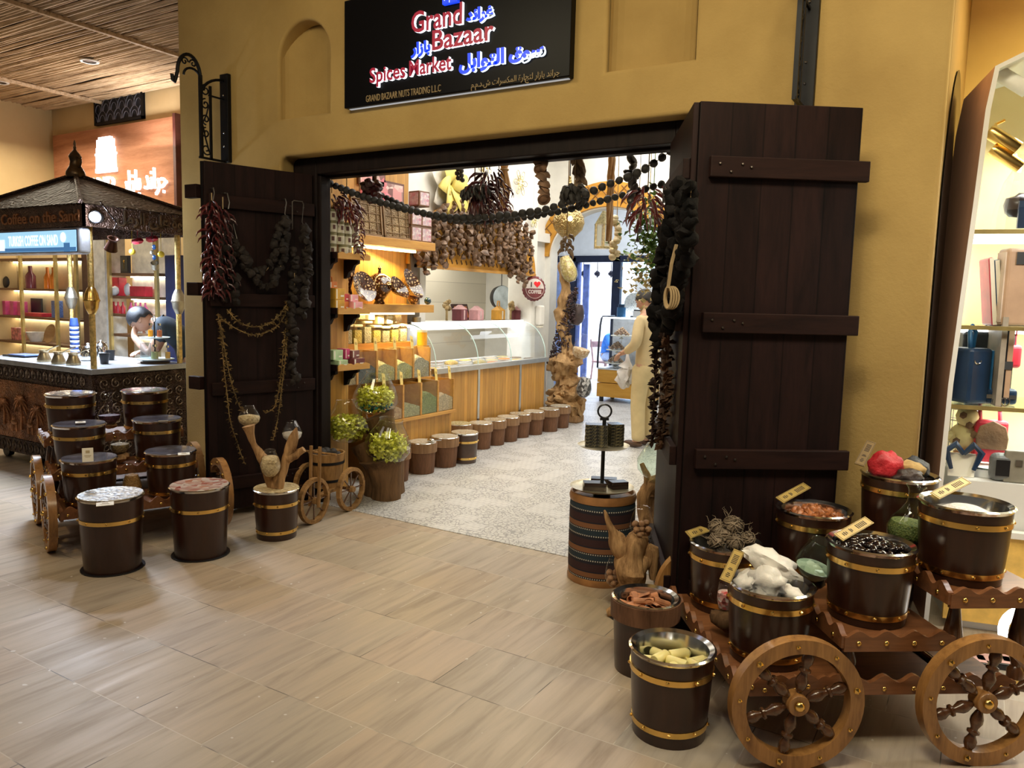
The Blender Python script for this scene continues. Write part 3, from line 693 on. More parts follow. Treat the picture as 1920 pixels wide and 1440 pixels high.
def card(t, loc, rot, w=0.036, h=0.13, m=m_gold, ink=True):
    o = MB().bx((-w/2, -0.002, 0), (w/2, 0.002, h)).build('price_card', m, t, loc=loc, rot=rot)
    k = MB().bx((-w*.42, -0.003, h*.05), (w*.42, -0.0025, h*.06)).bx((-w*.42, -0.003, h*.94), (w*.42, -0.0025, h*.95)).bx((-w*.42, -0.003, h*.05), (-w*.39, -0.0025, h*.95)).bx((w*.39, -0.003, h*.05), (w*.42, -0.0025, h*.95))
    for i, (a, b) in enumerate(((0.12, 0.2), (0.26, 0.30), (0.36, 0.40), (0.55, 0.58), (0.60, 0.63), (0.65, 0.68), (0.70, 0.73), (0.75, 0.78), (0.80, 0.83))):
        k.bx((-w*(.2 if i < 3 else .28), -0.003, h*a), (w*(.2 if i < 3 else .28), -0.0025, h*b))
    if ink: k.build('print', m_ink, o)
    return o

# ------------------------------------------------------------------ stepped market carts
def wave_board(k, L, h, amp, n, th, M, mi=0):
    pts = [(0, 0)]+[(L, 0)]
    m = n*8
    top = [(L*(1-i/m), h+amp*(0.5-0.5*math.cos(2*PI*n*(1-i/m)))) for i in range(m+1)]
    poly = [(0, 0), (L, 0)]+top
    k.prism(poly, -th/2, th/2, mi, M @ Matrix.Rotation(PI/2, 4, 'X'))
def wheel(parent, loc, r=0.235, wid=0.046, side=-1):
    w = MB()
    ro, ri = r, r-0.05
    n = 48; prof = [(ri, -wid/2), (ro, -wid/2), (ro, wid/2), (ri, wid/2)]
    w.lathe(prof+[prof[0]], n, cap=False)
    o = w.build('wheel', m_teak, parent, smooth=True, bevel=0, loc=loc, rot=(PI/2, 0, 0))
    sp = [(0.006, 0.0), (0.013, 0.012), (0.021, 0.035), (0.0215, 0.05), (0.012, 0.072), (0.012, 0.078), (0.021, 0.082), (0.021, 0.09), (0.012, 0.095), (0.012, 0.10), (0.0205, 0.118), (0.020, 0.135), (0.012, 0.152), (0.009, 0.16)]
    for i in range(6):
        a = i*PI/3+0.32
        M = Matrix.Rotation(a, 4, 'Z') @ Matrix.Translation((0.034, 0, 0)) @ Matrix.Rotation(PI/2, 4, 'Y')
        MB().lathe(sp, 14, M=M).build('spoke', m_turned, o, smooth=True)
    h = MB().lathe([(0.001, -wid*0.62), (0.036, -wid*0.62), (0.038, -wid*.55), (0.038, wid*.55), (0.036, wid*.62), (0.001, wid*.62)], 24).build('hub', m_teak, o, smooth=True)
    b = MB()
    for sd in (-1, 1):
        b.ball((0, 0, sd*wid*0.66), 0.019, 2, sc=(1, 1, 0.8))
        for i in range(9):
            a = i*2*PI/9+0.25; rr = 0.0135 if i % 3 == 0 else 0.009
            b.ball(((r-0.025)*math.cos(a), (r-0.025)*math.sin(a), sd*wid*0.5), rr, 1)
    b.build('stud', m_brass, o, smooth=True)
    return o
def cart(label, loc, rz):
    t = thing('market_cart', label, 'cart', loc, rz, 'stepped wooden spice carts')
    ST, RZ = 0.385, 0.16
    for i in range(3):
        zt = 0.255+RZ*i; x0 = ST*i-0.195; x1 = x0+ST+0.03
        tr = MB().bx((x0, -0.20, zt-0.02), (x1, 0.65, zt)).build('tray', m_teakX, t, bevel=0.003)
        for y in (-0.21, 0.66):
            k = MB(); wave_board(k, x1-x0, 0.052, 0.024, 4, 0.018, Matrix.Translation((x0, y, zt-0.042)))
            for j in range(4): k.ball((x0+(j+0.5)*(x1-x0)/4, y-0.009*(1 if y < 0 else -1), zt-0.012), 0.0105, 2, 1, sc=(1, .7, 1))
            k.build('side_board', [m_teakX, m_brass], tr, smooth=True, ang=30)
        k = MB(); wave_board(k, 0.88, 0.045, 0.03, 9, 0.02, Matrix.Translation((x0, -0.215, zt-0.03)) @ Matrix.Rotation(PI/2, 4, 'Z'))
        for j in range(7): k.ball((x0-0.010, -0.15+j*0.13, zt-0.005), 0.0095, 2, 1, sc=(.7, 1, 1))
        k.build('front_board', [m_teakX, m_brass], tr, smooth=True, ang=30)
    for y in (-0.21, 0.66):
        k = MB(); wave_board(k, 1.0, 0.045, 0.028, 9, 0.02, Matrix.Translation((-0.15, y, 0.21)))
        for j in range(9): k.ball((-0.15+(j+.5)*1.0/9, y-0.010*(1 if y < 0 else -1), 0.232), 0.0095, 2, 1, sc=(1, .7, 1))
        k.build('long_rail', [m_teakX, m_brass], t, smooth=True, ang=30)
    MB().bx((0.2, -0.2, 0.215), (0.85, 0.65, 0.235)).build('bed', m_teakX, t)
    post = [(0.001, 0), (0.03, 0), (0.03, 0.02), (0.018, 0.03), (0.034, 0.07), (0.036, 0.10), (0.024, 0.15), (0.018, 0.18), (0.03, 0.19), (0.032, 0.205), (0.001, 0.205)]
    for i in (1, 2):
        for y in (-0.15, 0.60):
            sc = (0.255+RZ*i-0.02-0.235)/0.205
            MB().lathe([(r, z*sc) for r, z in post], 16).build('turned_post', m_turned, t, smooth=True, loc=(ST*i-0.15+(0.28 if i == 2 else 0), y, 0.235))
            if i == 2: MB().lathe([(r, z*sc) for r, z in post], 16).build('turned_post', m_turned, t, smooth=True, loc=(ST*i-0.13, y, 0.235))
    for x in (-0.02, 0.66):
        MB().tube([(x, -0.29, 0.235), (x, 0.69, 0.235)], 0.014, 8).build('axle', m_turned, t)
        MB().bx((x-0.03, -0.19, 0.20), (x+0.03, 0.64, 0.235)).build('axle_block', m_teakX, t)
        for y in (-0.31, 0.71): wheel(t, (x, y, 0.2352))
    return t
PR = Vector((-0.615, 2.965, 0)); AR = math.atan2(0.578, 0.816)
PL = Vector((-4.54, 3.144, 0)); AL = math.atan2(0.38, -0.925)
cart('stepped wooden cart with spoked wheels and brass studs beside the soap tub', PR, AR)
cart('stepped wooden cart with wheels loaded with film covered tubs by the kiosk', PL, AL)
def on_cart(P, a, i, j, dz=0.0, dx=0.0, dy=0.0):
    v = Vector((0.385*i+dx, 0.48*j+dy, 0)); c, s = math.cos(a), math.sin(a)
    return (P.x+v.x*c-v.y*s, P.y+v.x*s+v.y*c, 0.257+0.16*i+dz)

# ------------------------------------------------------------------ tubs on the carts
def card2(t, pa, pb, w=0.042, lean=0.35, m=None):
    """price card lying from world point pa to pb on the rim of tub t"""
    a, b = Vector(pa), Vector(pb); o0 = Vector(t.location); X = (b-a).normalized(); L = (b-a).length
    Y = ((EYE-a).normalized()*(1-lean)+Vector((0, 0, 1))*lean); Y = (Y-X*Y.dot(X)).normalized(); Z = X.cross(Y)
    M = Matrix(((X.x, Y.x, Z.x, a.x-o0.x), (X.y, Y.y, Z.y, a.y-o0.y), (X.z, Y.z, Z.z, a.z-o0.z), (0, 0, 0, 1)))
    k = MB().box((L/2, 0, 0), (L, 0.004, w), 0, 0, None)
    o = MB(); o.add(k.v, k.f, 0, M); c = o.build('price_card', m or m_gold, t)
    p = MB()
    q = MB().box((L/2, 0.0024, w*.44), (L*.94, .0008, w*.03)).box((L/2, 0.0024, -w*.44), (L*.94, .0008, w*.03)).box((L*.03, 0.0024, 0), (L*.006, .0008, w*.88)).box((L*.97, 0.0024, 0), (L*.006, .0008, w*.88))
    for i, (u, hh) in enumerate(((.15, .3), (.20, .4), (.25, .25), (.37, .45), (.41, .3), (.58, .5), (.63, .5), (.68, .5), (.73, .5), (.78, .5), (.83, .5))): q.box((L*u, 0.0024, 0), (L*.022, .0008, w*hh))
    p.add(q.v, q.f, 0, M); p.build('print', m_ink, c)
G = 'dark tubs with brass bands on the stepped carts'
R1 = tub('dark brass banded tub of white crystal lumps on the lowest tray', on_cart(PR, AR, 0, 0), group=G)
R2 = tub('dark brass banded tub of tangled dried roots before the folding door', on_cart(PR, AR, 0, 1, dy=0.02), group=G)
R3 = tub('dark brass banded tub of glossy black beans on the middle tray', on_cart(PR, AR, 1, 0), group=G)
R4 = tub('dark brass banded tub of brown resin lumps on the middle tray', on_cart(PR, AR, 1, 1), group=G)
R5 = tub('dark brass banded tub with white crystals low in its steel bowl', on_cart(PR, AR, 2, 0, dx=-0.02), D=0.33, group=G)
R6 = tub('dark brass banded tub of red and grey rocks against the ochre wall', on_cart(PR, AR, 2, 1), group=G)
card2(R1, az(1359, 1090, 0.555), az(1386, 1033, 0.64))
card2(R2, az(1290, 1003, 0.56), az(1350, 982, 0.575))
card2(R3, az(1572, 1008, 0.72), az(1630, 975, 0.75))
card2(R4, az(1462, 938, 0.755), az(1513, 910, 0.78))
card2(R5, az(1752, 930, 0.88), az(1812, 900, 0.91))
card2(R6, az(1611, 872, 0.89), az(1634, 828, 0.98), m=mat('brown card', (0.20, 0.13, 0.05), 0.6))
m_filmL = m_film
lids = ['bluish film cover', 'clear film cover']
L_ = {}
for (i, j, lab) in ((0, 1, 'film covered dark tub with an upright card on the lowest tray of the kiosk cart'), (0, 0, 'film covered dark tub on the lowest tray nearest the dark door'),
                    (1, 1, 'film covered dark tub with a small flat card on the middle tray'), (1, 0, 'film covered dark tub with a cream card hanging over its rim'),
                    (2, 1, 'film covered dark tub on the top tray before the palm relief'), (2, 0, 'film covered dark tub on the top tray under the counter edge')):
    L_[(i, j)] = tub(lab, on_cart(PL, AL, i, j), bands=(0.74, 0.1), film=m_filmL, group=G)
def lidcard(t, p, w, h, up=0.0, m=m_cardw):
    o0 = Vector(t.location); p = Vector(p)-o0
    d = (Vector((EYE.x, EYE.y, 0))-Vector((t.location.x, t.location.y, 0))).normalized(); rz = math.atan2(d.y, d.x)+PI/2
    o = MB().bx((-w/2, -0.0015, 0), (w/2, 0.0015, h)).build('card', m, t, loc=p, rot=(-(PI/2-up), 0, rz))
    k = MB()
    k.bx((-w*.18, -0.0025, h*.62), (w*.18, -0.0018, h*.82)); k.bx((-w*.3, -0.0025, h*.42), (w*.3, -0.0018, h*.46)); k.bx((-w*.22, -0.0025, h*.33), (w*.22, -0.0018, h*.36))
    k.build('print', mat('gilt print', (0.45, 0.36, 0.2), 0.6, var=0), o)
lidcard(L_[(0, 1)], az(165, 866, 0.56), 0.06, 0.085, up=1.25)
lidcard(L_[(0, 0)], az(345, 853, 0.562), 0.07, 0.06, up=0.05)
lidcard(L_[(1, 1)], az(151, 793, 0.725), 0.06, 0.06, up=0.02)
lidcard(L_[(1, 0)], az(306, 789, 0.725), 0.06, 0.075, up=-0.35)
m_potA = speckle('mixed petals under film', [(0.35, 0.30, 0.20), (0.55, 0.52, 0.44), (0.14, 0.11, 0.06), (0.30, 0.36, 0.45)], 45, 0.25, 0.2)
m_potB = speckle('red and white flakes under film', [(0.55, 0.48, 0.40), (0.30, 0.05, 0.03), (0.62, 0.55, 0.47), (0.40, 0.14, 0.08)], 26, 0.2, 0.2)
m_potS = speckle('oat flakes', [(0.55, 0.42, 0.22), (0.66, 0.55, 0.33), (0.35, 0.25, 0.12)], 80, 0.5, 0.4)
tA = tub('tall brown floor tub with grey potpourri under film before the wheel', (-4.20, 2.52, 0), 0.35, 0.43, bands=(0.70,), film=m_potA, group='floor standing spice tubs')
tB = tub('tall brown floor tub with red and white flakes under film', (-4.00, 2.96, 0), 0.345, 0.43, bands=(0.70,), film=m_potB, group='floor standing spice tubs')
lidcard(tA, az(197, 948, 0.445), 0.085, 0.075, up=0.0)
for tt, lx, ly in ((tA, -4.20, 2.52), (tB, -4.00, 2.96)):
    MB().lathe([(0.001, 0), (0.17, 0), (0.17, 0.006), (0.001, 0.006)], 32).build('foot_disc', m_black, tt)
tS = tub('short dark tub with two brass bands under the driftwood vases', (-3.90, 3.47, 0), 0.295, 0.325, bands=(0.72, 0.16), group='floor standing spice tubs', film=m_potS)
tC = tub('dark floor tub of cinnamon bark with a wide collar', (-1.165, 3.10, 0), 0.29, 0.325, bands=(), collar=3, group='floor standing spice tubs')
tY = tub('dark brass banded floor tub of pale yellow soap bars', (-0.895, 2.68, 0), 0.315, 0.33, bands=(0.78, 0.17), group='floor standing spice tubs')

# ------------------------------------------------------------------ what lies in the tubs
def loc_of(t): return Vector(t.location)
def lump(name, label, cat, p, r, sc, rot, m, group=None, jit=0.35, fr=1.6, seed=None, n=3):
    o = MB().ball((0, 0, 0), r, n, sc=sc, rot=rot, jit=jit, fr=fr, seed=random.uniform(0, 50) if seed is None else seed).build(name, m, None, smooth=True, loc=p, ang=70)
    return tag(o, label, cat, group)
m_crys = mat('white crystal', (0.78, 0.75, 0.70), 0.45, var=0.06, bmp=0.4, bscale=30, sss=0.1)
c = loc_of(R1)+Vector((0, 0, 0.29))
vx = Vector((0.855, 0.519, 0)); vy = Vector((-0.519, 0.855, 0))   # across and away, seen from the walkway
for lab, dx, dy, dz, r, sc, rot in (('long white crystal slab topping the heap', 0.005, 0.03, 0.085, 0.068, (1.75, .8, .62), (0.3, 0.45, 0.55)), ('knobbly cream crystal lump at the front of the heap', -0.03, -0.045, 0.03, 0.065, (1.0, .8, .95), (0, 0, 0)), ('white crystal lump low at the heap edge by the card', -0.08, 0.0, 0.01, 0.05, (1, 1, 1.1), (1, 0, 2)), ('pointed greyish crystal piece on the bowl floor', 0.055, -0.035, -0.015, 0.05, (1.3, .8, .8), (0, 0, 2.6)), ('white crystal chunk under the long slab', -0.01, 0.02, 0.02, 0.06, (1, 1, 1), (2, 1, 0))):
    lump('crystal_lump', lab, 'crystal', c+vx*dx+vy*dy+Vector((0, 0, dz-0.015)), r, sc, rot, m_crys, 'white crystal lumps', 0.5, 2.6)
m_root = mat('dry root fibre', (0.20, 0.15, 0.10), 0.85, var=0.2)
c = loc_of(R2)+Vector((0, 0, 0.30))
def rootball(p, r, label, tails=0):
    k = MB()
    for i in range(26):
        ax_ = Vector((random.gauss(0, 1), random.gauss(0, 1), random.gauss(0, 1))).normalized(); u = ax_.orthogonal().normalized(); v = ax_.cross(u); a0 = random.uniform(0, 6.28); rr = r*random.uniform(0.7, 1.03); off = ax_*random.uniform(-.5, .5)*r
        pts = [off+(u*math.cos(a0+a*0.5)+v*math.sin(a0+a*0.5))*rr*math.sqrt(max(0.1, 1-(off.length/r)**2))*random.uniform(0.93, 1.07) for a in range(9)]
        k.tube(pts, 0.0026, 4, cap=False)
    for i in range(tails):
        d = Vector((random.uniform(-1, 1), random.uniform(-1, 1), random.uniform(-.3, .9))).normalized()
        k.tube([d*r*(0.8+0.35*j)+Vector((random.gauss(0, .006), random.gauss(0, .006), random.gauss(0, .006))) for j in range(4)], [0.002, .0018, .0013, .0006], 4)
    k.ball((0, 0, 0), r*0.82, 2, jit=.2)
    return tag(k.build('root_bundle', m_root, None, smooth=True, loc=p), label, 'dried root', 'dried root bundles')
for lab, dx, dy, dz, r, tl in (('big round dried root bundle crowning the tub', 0.035, 0.03, 0.055, 0.05, 7), ('dried root bundle tucked behind the gold card', -0.03, 0.05, 0.04, 0.038, 3), ('dried root bundle at the front rim', 0.015, -0.075, 0.01, 0.04, 3), ('dried root bundle by the near end of the card', -0.06, -0.045, 0.005, 0.036, 3), ('spiky dried root bundle hanging over the bowl edge', 0.095, 0.0, 0.005, 0.036, 12), ('small dried root bundle in the middle of the heap', -0.02, -0.01, 0.02, 0.036, 5)):
    rootball(c+vx*dx+vy*dy+Vector((0, 0, dz)), r, lab, tl)
def scatter(t, z, R_, proto, label, cat, group, n, zj=0.02, heap=0.03, tilt=0.5):
    c = loc_of(t); first = True
    for i in range(n):
        a = i*2.39996; q = R_*math.sqrt((i+.5)/n)
        p = (c.x+q*math.cos(a)+random.uniform(-.006, .006), c.y+q*math.sin(a)+random.uniform(-.006, .006), c.z+z+heap*(1-(q/R_)**2)+random.uniform(0, zj))
        o = proto if first else proto.copy()
        if not first: COL.objects.link(o)
        o.location = p; o.rotation_euler = (random.uniform(-tilt, tilt), random.uniform(-tilt, tilt), random.uniform(0, 6.28)); first = False
    tag(proto, label, cat, group)
    for o in COL.objects:
        if o.data == proto.data: o['label'] = label; o['category'] = cat; o['group'] = group
m_bean = mat('glossy black bean', (0.012, 0.006, 0.006), 0.12, var=0.2, coat=0.6)
scatter(R3, 0.255, 0.115, MB().ball((0, 0, 0), 0.017, 2, sc=(1.55, .95, .75)).build('black_bean', m_bean, None, smooth=True), 'glossy black bean in the tub on the middle tray', 'bean', 'glossy black beans', 60, 0.012, 0.035)
MB().lathe([(0.0, 0.262), (0.06, 0.255), (0.122, 0.235)], 24, cap=False).build('bean_bed', m_bean, R3)
m_resin = mat('brown resin', (0.36, 0.13, 0.045), 0.4, var=0.25, scale=30, sss=0.2)
scatter(R4, 0.245, 0.115, MB().ball((0, 0, 0), 0.016, 2, sc=(1.2, 1, .9), jit=.6, fr=1.5).build('resin_lump', m_resin, None, smooth=True), 'brown resin lump in the tub on the middle tray', 'resin', 'brown resin lumps', 55, 0.015, 0.035, 3)
MB().lathe([(0.0, 0.25), (0.06, 0.245), (0.122, 0.225)], 24, cap=False).build('resin_bed', m_resin, R4)
k = MB().lathe([(0.0, 0.282), (0.05, 0.275), (0.09, 0.258), (0.122, 0.23)], 24, cap=False)
tag(k.build('salt_crystals', speckle('white salt crystals', [(0.75, 0.74, 0.72), (0.62, 0.6, 0.58), (0.82, 0.8, 0.78)], 120, 0.5), None, loc=R5.location), 'white crystals lying low in the steel bowl by the bag shop', 'crystals', kind='stuff')
c = loc_of(R6)+Vector((0, 0, 0.29))
m_redrock = mat('red dyed rock', (0.50, 0.02, 0.03), 0.5, bmp=0.8, bscale=40, var=.2); m_tan = mat('tan spongy rock', (0.50, 0.34, 0.14), 0.85, bmp=0.8, bscale=30, var=.2); m_grey = mat('slate grey rock', (0.045, 0.05, 0.06), 0.55, bmp=0.6, bscale=50, var=.3); m_brrock = mat('dark brown rock', (0.04, 0.025, 0.022), 0.4, bmp=0.6, bscale=50, var=.3)
for nm, lab, dx, dy, dz, r, sc, rot, mm in (('red_rock', 'big pointed red rock leaning out of the tub', -0.075, -0.02, 0.035, 0.062, (1.15, .8, 1.15), (0, 0.5, 0.4), m_redrock), ('tan_rock', 'tan spongy rock lying across the tub', 0.04, -0.01, 0.025, 0.05, (1.35, .9, .75), (0, 0, 0.3), m_tan), ('slate_rock', 'flat slate grey rock at the rim by the bag shop', 0.085, 0.03, 0.03, 0.052, (1.2, 1, .8), (0.3, 0.3, 1), m_grey), ('dark_rock', 'dark brown rock behind the tan rock', -0.005, 0.07, 0.03, 0.042, (1, 1, 1), (0, 0, 0), m_brrock), ('dark_rock', 'dark glinting rock under the tan rock at the rim', 0.0, -0.075, 0.005, 0.048, (1.3, .9, .8), (0, 0, 0.5), m_brrock)):
    lump(nm, lab, 'rock', c+vx*dx+vy*dy+Vector((0, 0, dz)), r, sc, rot, mm, 'rocks in the wall tub', 0.35, 1.9)
m_soap = mat('pale yellow soap', (0.90, 0.79, 0.34), 0.4, var=0.05, sss=0.2)
soap = MB().lathe([(0.001, -0.038), (0.017, -0.038), (0.020, -0.034), (0.020, 0.034), (0.017, 0.038), (0.001, 0.038)], 20).build('soap_bar', m_soap, None, smooth=True)
c = loc_of(tY)
pos = [(-0.07, -0.045, 0.262, 90, 20), (-0.02, -0.085, 0.27, 25, 70), (0.045, -0.07, 0.262, 90, 100), (0.085, -0.03, 0.268, 90, 60), (0.03, 0.03, 0.285, 90, 140), (-0.01, 0.0, 0.262, 90, 40), (-0.08, 0.02, 0.262, 90, 110), (0.06, 0.055, 0.265, 90, 10), (-0.03, 0.07, 0.262, 90, 75), (0.01, -0.04, 0.285, 90, 85), (0.1, 0.02, 0.262, 80, 130), (-0.045, -0.01, 0.29, 90, 165)]
labs = ['pale yellow soap bar in the floor tub']*len(pos)
for i, (x, y, z, tl, az_) in enumerate(pos):
    o = soap if i == 0 else soap.copy()
    if i: COL.objects.link(o)
    o.location = c+vx*x+vy*y+Vector((0, 0, z)); o.rotation_euler = (R(tl), 0, R(az_)); tag(o, labs[i], 'soap', 'pale yellow soap bars')
m_cin = mat('cinnamon bark', (0.42, 0.17, 0.07), 0.7, var=0.25, scale=14)
k = MB(); n = 8
for (r, s_) in ((0.017, 1), (0.013, -1)): pass
prof = [(0.016*math.cos(a), 0.016*math.sin(a)) for a in [R(-150+300*i/9) for i in range(10)]]+[(0.0125*math.cos(a), 0.0125*math.sin(a)) for a in [R(150-300*i/9) for i in range(10)]]
cin = MB().prism(prof, -0.045, 0.045).build('cinnamon_stick', m_cin, None)
c = loc_of(tC)
for i in range(16):
    o = cin if i == 0 else cin.copy()
    if i: COL.objects.link(o)
    a = i*2.4; q = 0.085*math.sqrt((i+.5)/16)
    o.location = c+Vector((q*math.cos(a), q*math.sin(a), 0.262+0.045*(1-(q/.1)**2)+(i % 3)*0.006)); o.rotation_euler = (R(random.uniform(65, 110)), random.uniform(-.4, .4), random.uniform(0, 6.28)); o.scale = (random.uniform(.9, 1.6), random.uniform(.8, 1.2), random.uniform(.7, 1.15))
    tag(o, 'curl of cinnamon bark in the collared floor tub', 'cinnamon', 'cinnamon bark curls')

# ------------------------------------------------------------------ glass vessels
def wood_knob(t, p, r, n=3, m=m_drift, name='wood_stand'):
    k = MB()
    for i in range(n): k.ball((p[0]+random.uniform(-.5, .5)*r, p[1]+random.uniform(-.5, .5)*r, p[2]+random.uniform(-.2, .2)*r), r*random.uniform(.6, .9), 2, sc=(1.2, .9, .7), jit=.5, fr=2)
    return k.build(name, m, t, smooth=True)
def vessel(name, label, cat, loc, prof, fill, m_fill, rot=(0, 0, 0), gm=m_glass, group='blown glass vessels', n=28):
    t = thing(name, label, cat, loc, 0, group, rot)
    MB().lathe(prof, n, cap=False).build('glass_wall', gm, t, smooth=True, ang=80)
    rim = prof[-1]; MB().tube([(rim[0]*math.cos(2*PI*i/n), rim[0]*math.sin(2*PI*i/n), rim[1]) for i in range(n)], 0.0028, 5, closed=True).build('rim', gm, t, smooth=True)
    if fill:
        z0 = prof[0][1]; fp = [(0.0001, z0+0.004)]
        for (r, z) in prof:
            if z <= fill and r > 0.002: fp.append((r*0.93, max(z, z0)+0.004))
        for j in range(len(prof)-1):
            (ra, za), (rb, zb) = prof[j], prof[j+1]
            if za <= fill < zb: fp.append(((ra+(rb-ra)*(fill-za)/(zb-za))*0.93, fill))
        fp.append((0.0001, fill+0.012))
        MB().lathe(fp, n, cap=False).build('filling', m_fill, t, smooth=True)
    return t
CAR = [(0.001, 0), (0.045, 0.002), (0.072, 0.03), (0.078, 0.06), (0.066, 0.095), (0.04, 0.13), (0.024, 0.155), (0.02, 0.18), (0.024, 0.205), (0.034, 0.22)]
VAS = [(0.001, 0), (0.04, 0.002), (0.06, 0.03), (0.062, 0.055), (0.045, 0.09), (0.034, 0.11), (0.036, 0.13), (0.048, 0.145)]
CON = [(0.001, 0), (0.062, 0.002), (0.064, 0.02), (0.048, 0.075), (0.033, 0.12), (0.03, 0.14), (0.031, 0.175)]
SNI = [(0.001, 0), (0.05, 0.004), (0.082, 0.045), (0.09, 0.08), (0.078, 0.13), (0.058, 0.175), (0.05, 0.19)]
m_purple = speckle('dark purple petals', [(0.05, 0.02, 0.035), (0.12, 0.05, 0.08), (0.03, 0.015, 0.02)], 90)
m_khaki = speckle('khaki seed', [(0.25, 0.18, 0.08), (0.34, 0.26, 0.12), (0.14, 0.10, 0.05)], 90)
m_amber = speckle('amber seed', [(0.40, 0.22, 0.06), (0.28, 0.14, 0.04), (0.50, 0.30, 0.10)], 120)
m_herb = speckle('green dried herb', [(0.10, 0.12, 0.03), (0.20, 0.20, 0.06), (0.06, 0.08, 0.02)], 140)
m_nuts = speckle('mixed pale nuts', [(0.62, 0.48, 0.28), (0.45, 0.26, 0.11), (0.78, 0.68, 0.48)], 40)
m_whitep = speckle('white pebbles', [(0.78, 0.77, 0.74), (0.6, 0.6, 0.58), (0.85, 0.84, 0.8)], 30)
m_beadred = speckle('red and white beads', [(0.5, 0.03, 0.03), (0.7, 0.65, 0.6), (0.2, 0.01, 0.01)], 70, 0.3)
m_green = speckle('pale green marbles', [(0.30, 0.38, 0.30), (0.55, 0.6, 0.52), (0.18, 0.24, 0.2)], 35, 0.2)
def centre(i, dy=0.24): return Vector(on_cart(PL, AL, i, 0, dy=dy))
v = vessel('glass_carafe', 'flared glass carafe of purple petals on the top tray', 'carafe', centre(2)+Vector((0, 0, 0.06)), CAR, 0.06, m_purple); wood_knob(v, (0, 0, -0.015), 0.04)
v = vessel('glass_vase', 'round glass vase of khaki seed on a wood knot', 'vase', centre(1)+Vector((0, 0, 0.075)), VAS, 0.06, m_khaki); wood_knob(v, (0, 0, -0.03), 0.05)
v = vessel('glass_flask', 'conical glass flask of amber seed on the lowest tray', 'flask', centre(0)+Vector((0, 0, 0.055)), CON, 0.10, m_amber); wood_knob(v, (0.03, -0.03, -0.01), 0.05, 4)
p = Vector(on_cart(PR, AR, 1, 0, dy=0.2, dx=-0.13)); v = vessel('glass_snifter', 'tilted glass snifter of pale green marbles between the tubs', 'snifter', p+Vector((0, 0, 0.075)), [(r*0.9, z*0.9) for r, z in SNI], 0.05, m_green, (0.1, 0.22, 0), m_glassg); wood_knob(v, (0, 0, -0.02), 0.05, 4, m_bark)
p = Vector(on_cart(PR, AR, 2, 0, dy=0.2, dx=-0.12)); v = vessel('glass_carafe', 'tall glass carafe of green herb beside the rock tub', 'carafe', p+Vector((0, 0, 0.055)), [(r*1.1, z*1.15) for r, z in CAR], 0.10, m_herb, (0, 0.08, 0), m_glassg); wood_knob(v, (0, 0, -0.01), 0.05, 3, m_bark)
p = Vector(on_cart(PR, AR, 0, 0, dy=0.21, dx=-0.09)); v = vessel('glass_mug', 'glass mug of red and white beads by the lump tub', 'mug', p+Vector((0, 0, 0.10)), [(0.001, 0), (0.034, 0.002), (0.042, 0.04), (0.04, 0.08), (0.035, 0.11)], 0.07, m_beadred)
MB().tube([(-0.036-0.035*math.sin(a*PI/10), 0, 0.055-0.04*math.cos(a*PI/10)) for a in range(11)], 0.005, 6).build('handle', m_glass, v, smooth=True)
wood_knob(v, (0, 0, -0.04), 0.06, 5, m_bark)

# ------------------------------------------------------------------ driftwood stands
def drift(k, pts, rs, n=14, sub=9, jit=0.55, fr=9.0, seed=None):
    """gnarled limb through the points"""
    seed = random.uniform(0, 40) if seed is None else seed
    P_ = [Vector(p) for p in pts]; out = []; rr = []
    m = len(P_)
    for i in range(m-1):
        p0, p1, p2, p3 = P_[max(i-1, 0)], P_[i], P_[i+1], P_[min(i+2, m-1)]
        for j in range(sub):
            t = j/sub
            out.append(0.5*((2*p1)+(p2-p0)*t+(2*p0-5*p1+4*p2-p3)*t*t+(3*p1-p0-3*p2+p3)*t**3)); rr.append(rs[i]+(rs[i+1]-rs[i])*t)
    out.append(P_[-1]); rr.append(rs[-1])
    o = len(k.v); k.tube(out, rr, n)
    for i in range(len(out)):
        for q in range(n):
            v = Vector(k.v[o+i*n+q]); d = v-out[i]
            k.v[o+i*n+q] = tuple(out[i]+d*(1+jit*noise.noise(v*fr+Vector((seed, 0, 0)))+0.6*jit*noise.noise(Vector((v.x*3.2, v.y*3.2, v.z*0.8))*fr+Vector((0, seed, 0)))))
DROP = [(0.001, 0), (0.03, 0.003), (0.055, 0.03), (0.062, 0.06), (0.052, 0.10), (0.036, 0.135), (0.03, 0.15)]
